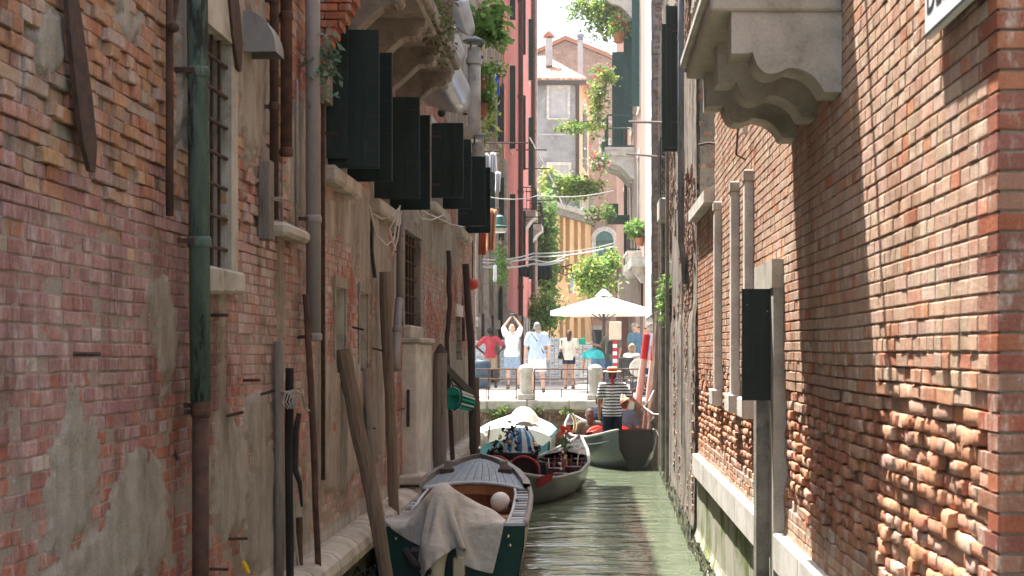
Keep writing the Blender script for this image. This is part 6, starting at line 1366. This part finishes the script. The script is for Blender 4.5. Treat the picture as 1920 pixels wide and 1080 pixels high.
# chairs
def chair(label, x, d, rz, m_='iron_black', oval=False):
    c = P(x, 0, d); o = thing('cafe_chair', label, 'chair', (c.x, d, GZ), rz, group='cafe chairs on the quay', local=True); s = U
    MB().bbox(-.22*s, .22*s, -.22*s, .22*s, .43*s, .47*s, .01).build('seat', m_, o)
    for x_ in (-1, 1):
        for y_ in (-1, 1): MB().tube([(x_*.20*s, y_*.20*s, .43*s), (x_*.23*s, y_*.24*s, 0)], .018*s, 6).build('leg', m_, o)
        MB().tube([(x_*.24*s, -.2*s, .45*s), (x_*.25*s, -.2*s, .66*s), (x_*.25*s, .18*s, .66*s), (x_*.22*s, .2*s, .45*s)], .016*s, 6).build('arm_rest', m_, o)
    if oval: MB().prism([(.26*s*math.cos(a), .68*s+.22*s*math.sin(a)) for a in np.linspace(0, 2*math.pi, 20, endpoint=False)], -.26*s, -.22*s, lambda x, z, t: V((x, t-.15*(z-.5*s), z))).build('backrest', 'tarp_beige', o)
    else:
        for k in range(5): MB().bbox(-.22*s+.09*s*k, -.14*s+.09*s*k, -.25*s, -.22*s, .47*s, .88*s, .008).build('back_slat', m_, o)
        MB().bbox(-.23*s, .23*s, -.26*s, -.21*s, .86*s, .92*s, .01).build('back_rail', m_, o)
chair('black cafe chair under the seated blond woman', 1186, 43.4, R(-45)); chair('cafe chair with oval cream backrest beside the seated woman', 1192, 42.4, R(20), oval=True); chair('empty dark cafe chair at the right end of the railing', 1222, 43.0, R(60))
c = P(1212, 0, 43.9); tb = thing('cafe_table', 'small round cafe table beside the seated woman', 'table', (c.x, c.y, GZ)); MB().lathe([(.02, 0), (.45, 0), (.46, .02), (.45, .04), (.02, .04)], (c.x, c.y, GZ+.90), 20).build('top', 'plastic_blue', tb); MB().lathe([(.28, 0), (.28, .03), (.04, .06), (.035, .9)], (c.x, c.y, GZ), 12).build('pedestal', 'iron_black', tb)
# postcard racks
rp_ = np.random.default_rng(31)
def rack(label, x0, x1, y0, d, tiers=8, group='postcard racks'):
    a, b = P(x0, 0, d), P(x1, 0, d); zt = P(0, y0, d).z; o = thing('postcard_rack', label, 'rack', ((a.x+b.x)/2, d, GZ), group=group)
    for x in (a.x, b.x): MB().tube([(x, d, GZ), (x, d, zt)], .02, 6).build('post', 'plastic_white', o)
    cards = MB(); w = .135; n = max(2, int((b.x-a.x)/w)); h = (zt-GZ-.15)/tiers
    for t in range(tiers):
        z = GZ+.15+h*t; MB().box(a.x, b.x, d-.06, d-.02, z, z+.02).build('shelf', 'plastic_white', o)
        for k in range(n):
            x = a.x+(b.x-a.x)*(k+.5)/n; base = np.array([(.30, .42, .62), (.75, .75, .74), (.45, .40, .36), (.62, .66, .70), (.18, .24, .34), (.66, .52, .40), (.80, .80, .80), (.25, .35, .30)][rp_.integers(8)])
            z0, z1 = z+.03, z+h-.03; cards.add([V((x-w*.44, d-.05, z0)), V((x+w*.44, d-.05, z0)), V((x+w*.44, d-.02, z1)), V((x-w*.44, d-.02, z1))], [(0, 1, 2, 3)], col=(.82, .82, .80))
            zm = z0+(z1-z0)*rp_.uniform(.35, .6)
            cards.add([V((x-w*.38, d-.053, z0+.02)), V((x+w*.38, d-.053, z0+.02)), V((x+w*.38, d-.041, zm)), V((x-w*.38, d-.041, zm))], [(0, 1, 2, 3)], col=tuple(base*.8))
            cards.add([V((x-w*.38, d-.044, zm+.005)), V((x+w*.38, d-.044, zm+.005)), V((x+w*.38, d-.026, z1-.02)), V((x-w*.38, d-.026, z1-.02))], [(0, 1, 2, 3)], col=tuple(rp_.uniform(.3, .8)*np.array((.8, .95, 1.1))))
    cards.build('postcards', 'card', o, kind='stuff'); MB().box(a.x, b.x, d, d+.03, GZ+.1, zt-.05).build('backing', 'pale_panel', o)
rack('wide postcard rack behind the woman with the shoulder bag', 1032, 1062, 632, 56.); rack('postcard rack just right of the woman with the shoulder bag', 1078, 1110, 640, 55.)
rack('low postcard rack behind the pale blue shirt man', 984, 1030, 655, 56.5, 6); rack('postcard rack behind the person in red', 893, 915, 638, 56.); rack('postcard rack between the red and white shirts', 938, 975, 636, 57.)
rack('postcard rack behind the right shoulder of the woman', 1063, 1077, 650, 57., 7)
c = P(1092, 0, 54.5); gs = thing('green_sign', 'small green price sign on top of the postcard rack', 'sign', (c.x, 54.5, GZ+2)); MB().bbox(P(1085, 0, 54.5).x, P(1098, 0, 54.5).x, 54.4, 54.43, P(0, 646, 54.5).z, P(0, 634, 54.5).z, .01).build('panel', 'plastic_green', gs); MB().tube([(c.x, 54.45, GZ+1.0), (c.x, 54.45, P(0, 640, 54.5).z)], .015, 5).build('stick', 'wood_grey', gs)
c = P(903, 0, 51.); bn = thing('blue_bin', 'dark blue drum on the quay left of the person in red', 'bin', (c.x, 51, GZ)); MB().lathe([(.28, 0), (.32, .05), (.33, .9), (.30, 1.0), (.2, 1.05)], (c.x, 51, GZ), 16).build('drum', 'door_blue', bn, smooth=True); MB().lathe([(.34, 0), (.34, .05)], (c.x, 51, GZ+.45), 16).build('hoop', 'iron_black', bn)
# ================================================================== plants
rg = random.Random(12)
GREENS = [(.14, .26, .06), (.19, .33, .08), (.10, .20, .05), (.26, .38, .10), (.16, .29, .07)]
YEL = [(.38, .46, .10), (.44, .48, .13), (.30, .40, .09), (.22, .34, .07)]
DRY = [(.16, .15, .07), (.12, .13, .05), (.10, .16, .05), (.20, .17, .10)]
def leaves(mb, n, c, r, size, pal=GREENS, clumps=0, droop=0.):
    c = V(c); cl = []
    for k in range(clumps or max(3, n//25)):
        d = V((rg.gauss(0, 1), rg.gauss(0, 1), rg.gauss(0, 1))); d = d.normalized()*rg.random()**.45; cl.append((c+V((d.x*r[0], d.y*r[1], d.z*r[2])), rg.uniform(.14, .42)))
    for i in range(n):
        k, s = rg.choice(cl); p = k+V((rg.gauss(0, 1)*r[0]*s, rg.gauss(0, 1)*r[1]*s, rg.gauss(0, 1)*r[2]*s))
        d = V((rg.gauss(0, 1), rg.gauss(0, 1), rg.gauss(0, .7)-droop)).normalized(); sd = d.cross(V((rg.gauss(0, 1), rg.gauss(0, 1), rg.gauss(0, 1)))).normalized()*size*.32*rg.uniform(.7, 1.2); L = size*rg.uniform(.4, 1.6)
        up = d.cross(sd).normalized()*L*.12; cc = rg.choice(pal); v = rg.uniform(.75, 1.25)
        mb.add([p, p+d*L*.5+sd+up, p+d*L, p+d*L*.5-sd+up], [(0, 1, 2), (0, 2, 3)], col=tuple(x*v for x in cc))
def plant(name, label, c, r, n, size, pal=GREENS, pot=None, flowers=None, stems=6, cat='plant', group=None, droop=0., base=None):
    c = V(c); b = V(base) if base is not None else c-V((0, 0, r[2])); o = thing(name, label, cat, b, group=group)
    mb = MB(); leaves(mb, n, c, r, size, pal, droop=droop); mb.build('foliage', 'leaf', o)
    sm = MB()
    for k in range(stems): e = c+V((rg.uniform(-.8, .8)*r[0], rg.uniform(-.8, .8)*r[1], rg.uniform(-.6, .8)*r[2])); sm.tube([b, b.lerp(e, .5)+V((rg.uniform(-.1, .1)*r[0], 0, .1*r[2])), e], [size*.10, size*.08, size*.04], 4)
    sm.build('stems', 'wood_pole', o)
    if flowers:
        fm = MB()
        for k in range(flowers[0]):
            p = c+V((rg.gauss(0, .5)*r[0], rg.gauss(0, .5)*r[1]-.2*r[1], rg.gauss(0, .5)*r[2])); cc = rg.choice(flowers[1]); fm.ball(p, size*flowers[2]*rg.uniform(.7, 1.2), 6, 4, col=cc)
        fm.build('blossoms', 'flower', o)
    if pot: w, h = pot; MB().lathe([(w*.7, 0), (w*.95, h*.85), (w*1.08, h*.85), (w*1.08, h), (w*.85, h), (w*.8, h*.9)], b-V((0, 0, h)), 12).build('pot', 'terracotta', o)
    return o
s20 = 20/F
plant('ivy_sprig', 'small ivy sprig growing out of the red chimney brick on the left house', P(572, 125, 12.3)+V((.14, 0, 0)), (.16, .10, .32), 220, .07, pal=[(.10, .20, .12), (.14, .25, .16), (.20, .30, .22)], droop=.6, base=P(590, 70, 12.6)+V((.14, 0, 0)))
plant('balcony_plants', 'dry shaggy plants spilling over the left balcony edge', (XL+.70, 16.9, 6.50), (.12, 1.1, .26), 1100, .075, pal=DRY, droop=.8, group='plants on the left balcony', base=(XL+.68, 16.9, 6.40))
plant('balcony_plants', 'bright green bush above the sheet metal hoods on the left balcony', P(826, 20, 21.), (.30, .5, .45), 700, .11, pal=GREENS+DRY, droop=.3, group='plants on the left balcony', base=P(820, 60, 21.))
plant('balcony_plants', 'long grassy plant hanging right of the metal hoods', P(912, 38, 27.), (.30, .4, .42), 420, .20, pal=GREENS, droop=.9, base=P(905, 20, 27.))
for i, (x, y, lb) in enumerate(((902, 145, 'upper terracotta pot with trailing plant under the metal hoods'), (903, 195, 'lower terracotta pot with trailing plant under the metal hoods'))):
    plant('potted_plant', lb, P(x+6, y-12, 28), (.28, .25, .22), 240, .11, pot=(.15, .24), flowers=(8, [(.75, .70, .60)], .25), droop=.3, base=P(x, y, 28)); MB().tube([P(x, y+17, 28)+V((0, 0, -.02)), V((XL, 28, P(x, y+17, 28).z-.02))], .02, 5).build('pot_bracket', 'iron', left)
plant('trailing_plant', 'pale trailing creeper with yellow flowers below the potted plants', P(905, 190, 28.6), (.30, .3, .75), 300, .12, pal=YEL, flowers=(30, [(.80, .70, .25), (.85, .82, .7)], .22), droop=.8, base=P(898, 150, 28.6))
plant('wall_bush', 'leafy bush growing from the weathered wall on the right', P(1253, 565, 27), (.18, .25, .46), 620, .10, pal=GREENS+[(.30, .36, .18)], droop=.4, base=F2(27, 3.9, .02), flowers=(16, [(.7, .7, .55)], .22))
for x, y, w, lb in ((935, 770, .30, 'left green weed tuft on the brick quay wall'), (1000, 770, .24, 'right green weed tuft on the brick quay wall'), (1062, 770, .22, 'small sparse weed patch on the brick quay wall below the railing')):
    plant('wall_weed', lb, P(x, y, QD-.12)+V((0, 0, -.05)), (w, .10, .15), 170 if w > .28 else 100, .08, pal=YEL+GREENS, flowers=(10, [(.75, .78, .6)], .2), base=P(x, y-6, QD+.02), group='weeds on the quay wall')
# far plants
plant('ivy', 'dense ivy climbing between the pink house and the ochre house', P(1027, 470, 91), (.62, .9, 3.1), 2600, .34, pal=GREENS, base=(P(1027, 600, 91).x, 91, GZ), droop=.5)
plant('street_tree', 'small rounded tree standing at the foot of the pink house', P(1022, 588, 84), (.85, .8, 1.0), 1500, .26, pal=GREENS, base=(P(1020, 0, 84).x, 84, GZ), stems=9, cat='tree')
plant('terrace_plants', 'row of light green plants behind the terrace railing of the ochre house', P(1062, 352, 96), (1.3, 1.2, .75), 1300, .26, pal=YEL+GREENS, base=P(1062, 385, 96))
plant('terrace_plants', 'tall plant in a pot at the left end of the terrace', P(1030, 345, 94.5), (.55, .5, .9), 420, .28, pal=YEL, base=P(1030, 380, 94.5), pot=(.4, .6))
cr_f = dict(pal=YEL+GREENS)
plant('balcony_vine', 'vine hanging from the topmost right balcony against the sky', P(1128, 20, 60), (.75, .8, 1.05), 1500, .18, droop=.7, base=P(1150, 60, 60), **cr_f)
plant('balcony_vine', 'thin vine tips reaching left into the white sky', P(1094, 14, 60), (.75, .4, .5), 420, .15, droop=.5, base=P(1120, 10, 60), **cr_f)
plant('potted_plant', 'red flowered pot on the topmost right balcony', P(1162, 50, 58.5), (.42, .4, .5), 420, .16, pot=(.25, .4), flowers=(26, [(.75, .10, .05), (.8, .25, .15)], .3), base=P(1160, 62, 58.5), **cr_f)
plant('window_plant', 'geranium box with red flowers below the topmost right balcony', P(1132, 142, 58), (.42, .4, .42), 420, .15, flowers=(16, [(.80, .08, .05), (.85, .15, .10)], .32), base=P(1138, 160, 58), **cr_f)
plant('balcony_vine', 'long yellow green vine hanging down beside the right green shutters', P(1122, 195, 60), (.40, .4, 1.15), 620, .17, droop=.8, base=P(1140, 150, 60), **cr_f)
plant('balcony_vine', 'vine spray reaching left in front of the grey house wall', P(1082, 236, 60), (.75, .4, .26), 420, .16, droop=.3, base=P(1120, 225, 60), **cr_f)
plant('flowering_plant', 'big bunch of pink and white flowers on the middle right balcony', P(1121, 303, 56), (.40, .4, .38), 420, .13, pal=GREENS, flowers=(95, [(.80, .12, .22), (.85, .45, .50), (.88, .80, .78)], .38), base=P(1133, 315, 56))
plant('balcony_vine', 'light green plants along the ledge below the pink flowers', P(1096, 352, 62), (.95, .5, .45), 800, .18, droop=.4, base=P(1120, 360, 62), **cr_f)
plant('window_plant', 'pale flowering plant on the lower green window box', P(1116, 405, 60), (.34, .4, .30), 320, .14, pal=DRY+GREENS, flowers=(34, [(.72, .62, .45), (.8, .75, .65)], .3), base=P(1122, 415, 60))
plant('window_plant', 'dark leafy plant inside the lower green window box', P(1138, 396, 60), (.25, .4, .32), 260, .15, base=P(1138, 412, 60))
plant('potted_plant', 'spiky plant in a terracotta pot on the right corbelled ledge', P(1193, 430, 52), (.30, .3, .34), 260, .24, pot=(.17, .30), base=P(1200, 446, 52), droop=-.3)
plant('climbing_vine', 'yellow green climbing vine rising just above the parasol', P(1112, 522, 50), (.62, .4, .66), 1900, .15, droop=.3, base=(P(1132, 0, 50).x, 50, GZ), **cr_f)
plant('climbing_vine', 'upper end of the climbing vine below the teal arched window', P(1140, 488, 50.5), (.36, .4, .4), 700, .14, droop=.4, base=(P(1134, 0, 50.5).x, 50.5, GZ), **cr_f)
plant('wall_shrub', 'dark shrub in the recess of the grey patched house', P(937, 505, 56), (.30, .4, .75), 500, .16, base=P(935, 545, 56))

# ================================================================== washing, wires, lamps between the houses
def wire(label, pts, r=.018, material='rope_white', sag=.15, name='washing_line', group='lines across the street'):
    q = [P(*p) for p in pts]; full = []
    for a, b in zip(q[:-1], q[1:]): full += [a.lerp(b, k/10)+V((0, 0, -sag*4*(k/10)*(1-k/10))) for k in range(10)]
    full.append(q[-1]); MB().tube(full, r, 5).build(name, material, None, org=q[0], label=label, cat='line', group=group)
wire('single pale line strung across the street at the height of the pink flowers', [(905, 366, 48), (1010, 366, 60), (1150, 357, 56)])
for i, (y0, y1, d0, d1) in enumerate(((492, 462, 57, 56), (486, 456, 58, 57), (500, 480, 58, 58), (496, 486, 60, 58), (478, 486, 62, 60))):
    wire(('lowest', 'second lowest', 'middle', 'second highest', 'highest')[i]+' of the bundle of pale lines strung across the street', [(905, y0, d0), (1000, (y0+y1)/2+4, 60), (1150 if i < 2 else 1060, y1, d1)], r=.03, sag=.12)
def cloth(label, x0, x1, y0, y1, d, col, name='washing', fold=3, group='washing hung out on the left', cat='washing', mt='cloth_attr', taper=0.):
    rows = []
    for j in range(9):
        v = j/8; rows.append([P(x0+(x1-x0)*(u+taper*v*(.5-u)), y0+(y1-y0)*v+1.0*math.sin(u*9+v*2), d+.10*math.sin(u*fold*6.28+1.5*v)*(.3+v)) for u in np.linspace(0, 1, 15)])
    mb = MB().sheet(rows, col=col); o = mb.build(name, mt, None, smooth=True, org=P((x0+x1)/2, y1, d), label=label, cat=cat, group=group); o.modifiers.new('thickness', 'SOLIDIFY').thickness = .012; return o
cloth('white shirt hanging upside down on the left washing line', 907, 917, 288, 326, 31.5, (.72, .74, .80), taper=-.3); cloth('second white shirt pegged beside the first one', 918, 929, 286, 322, 31.8, (.76, .77, .82), taper=-.4)
cloth('white shirt hanging lowest on the left washing line', 928, 938, 322, 360, 32.2, (.74, .74, .78), taper=.3); cloth('blue and red towel hanging above the pink house windows', 928, 936, 140, 180, 34, (.05, .12, .42))
cloth('red strip of cloth beside the blue towel', 933, 938, 138, 160, 34.2, (.70, .08, .06)); cloth('orange cloth hanging from the left corner', 898, 911, 418, 478, 30.5, (.62, .20, .10)); cloth('pale orange towel hanging beside the orange cloth', 910, 930, 392, 470, 31.5, (.66, .34, .20), taper=.35)
cloth('small white cloth by the dark shrub on the grey house', 925, 931, 497, 528, 55, (.75, .75, .76))
cloth('left black cloth hanging from the bundle of lines', 973, 995, 500, 519, 60, (.02, .025, .03), group='black cloths on the lines'); cloth('right black cloth hanging from the bundle of lines', 1008, 1034, 497, 524, 60.5, (.02, .025, .03), group='black cloths on the lines')
for y, d, x0, x1 in ((283, 31.6, 900, 938), (268, 34, 925, 990), (75, 30, 890, 965), (410, 30.5, 890, 912)):
    MB().tube([V((XL-.0, d, P(0, y, d).z)), P(x1, y, d)], .018, 5).build('drying_rail', 'iron', left if y != 268 else l2)
# white cables on the left house
for pts in ([(690, 385, 16), (700, 400, 16.3), (715, 410, 16.6), (735, 405, 17), (748, 390, 17.3)], [(695, 390, 16), (705, 440, 16.5), (725, 460, 16.8), (738, 450, 17.1), (750, 385, 17.4)], [(752, 395, 17.2), (745, 450, 17.2), (735, 478, 17.2)], [(772, 375, 18.6), (800, 400, 20), (820, 408, 21.5), (845, 420, 23.5), (868, 425, 25)], [(775, 385, 18.8), (790, 410, 19.6), (810, 412, 20.8), (830, 404, 22)], [(780, 195, 18.0), (790, 260, 17.9), (785, 300, 17.9), (795, 340, 18)], [(745, 400, 17), (730, 430, 16.9), (742, 470, 17)]):
    MB().tube([P(*p) for p in pts], .010, 5).build('cable', 'rope_white', left)
MB().tube([P(690, 390, 16.3), P(697, 430, 16.2), P(697, 470, 16.2), P(703, 520, 16.3)], .022, 6).build('cable', 'cable_black', left)
# vent pipes with conical caps
for x, y0, y1, d in ((889, 90, 240, 26.0), (896, 268, 300, 27.5)):
    c = P(x, y0, d); zb = P(x, y1, d).z; vp = MB().tube([(c.x, d, c.z), (c.x, d, zb), (XL, d, zb-.3)], .125, 12).build('vent_pipe', 'stone', left, smooth=True)
    MB().lathe([(.2, 0), (.21, .03), (.03, .12)], (c.x, d, c.z+.10), 14).build('cone_cap', 'pipe_blue', vp); MB().lathe([(.15, 0), (.15, .10)], (c.x, d, c.z-.3), 12).build('collar', 'stone', vp)
    for a in (0, 2.1, 4.2): MB().tube([(c.x+.12*math.cos(a), d+.12*math.sin(a), c.z-.05), (c.x+.14*math.cos(a), d+.14*math.sin(a), c.z+.12)], .012, 4).build('cap_stay', 'iron', vp)
# wall lamp with green shade (left) and street lantern on scrolled bracket
c = P(937, 424, 33.5); wlp = thing('wall_lamp', 'green shaded wall lamp hanging beside the pale orange towel', 'lamp', c); MB().lathe([(.06, .26), (.10, .22), (.14, .02), (.2, 0), (.2, -.03), (.14, -.04)], c, 14).build('shade', 'teal_paint', wlp); MB().lathe([(.17, -.05), (.16, -.14), (.08, -.16)], c, 14).build('diffuser', 'lamp_glass', wlp); MB().tube([c+V((0, 0, .25)), c+V((0, 0, .42)), c+V((-1.2, 1.5, .45))], .02, 5).build('bracket', 'iron', wlp)
c = P(1072, 535, 88); ln = thing('street_lantern', 'street lantern with white glass on a scrolled iron bracket', 'lantern', c); MB().lathe([(.14, -.5), (.30, .35), (.34, .38), (.14, .6), (.05, .75)], c, 6).build('lantern', 'lamp_glass', ln); MB().lathe([(.36, .36), (.18, .62), (.05, .8)], c, 6).build('hood', 'iron_black', ln)
b0 = P(1040, 520, 94); MB().tube([c+V((0, 0, .7)), c+V((0, 0, 1.3)), c.lerp(b0, .5)+V((0, 0, .9)), b0], .04, 6).build('bracket', 'iron_black', ln)
for k in range(3): q = c.lerp(b0, .3+.25*k)+V((0, 0, .65)); MB().tube([q+V((.35*math.cos(a)*(1-a/9), 0, .35*math.sin(a)*(1-a/9))) for a in np.linspace(0, 7, 14)], .03, 5).build('scroll', 'iron_black', ln)

# ================================================================== the sunny air of the street
hz = MB().box(-62, 62, -12, 182, -1.5, 32).build('haze', 'haze', None, kind='stuff', label='thin sunlit haze filling the air of the street')
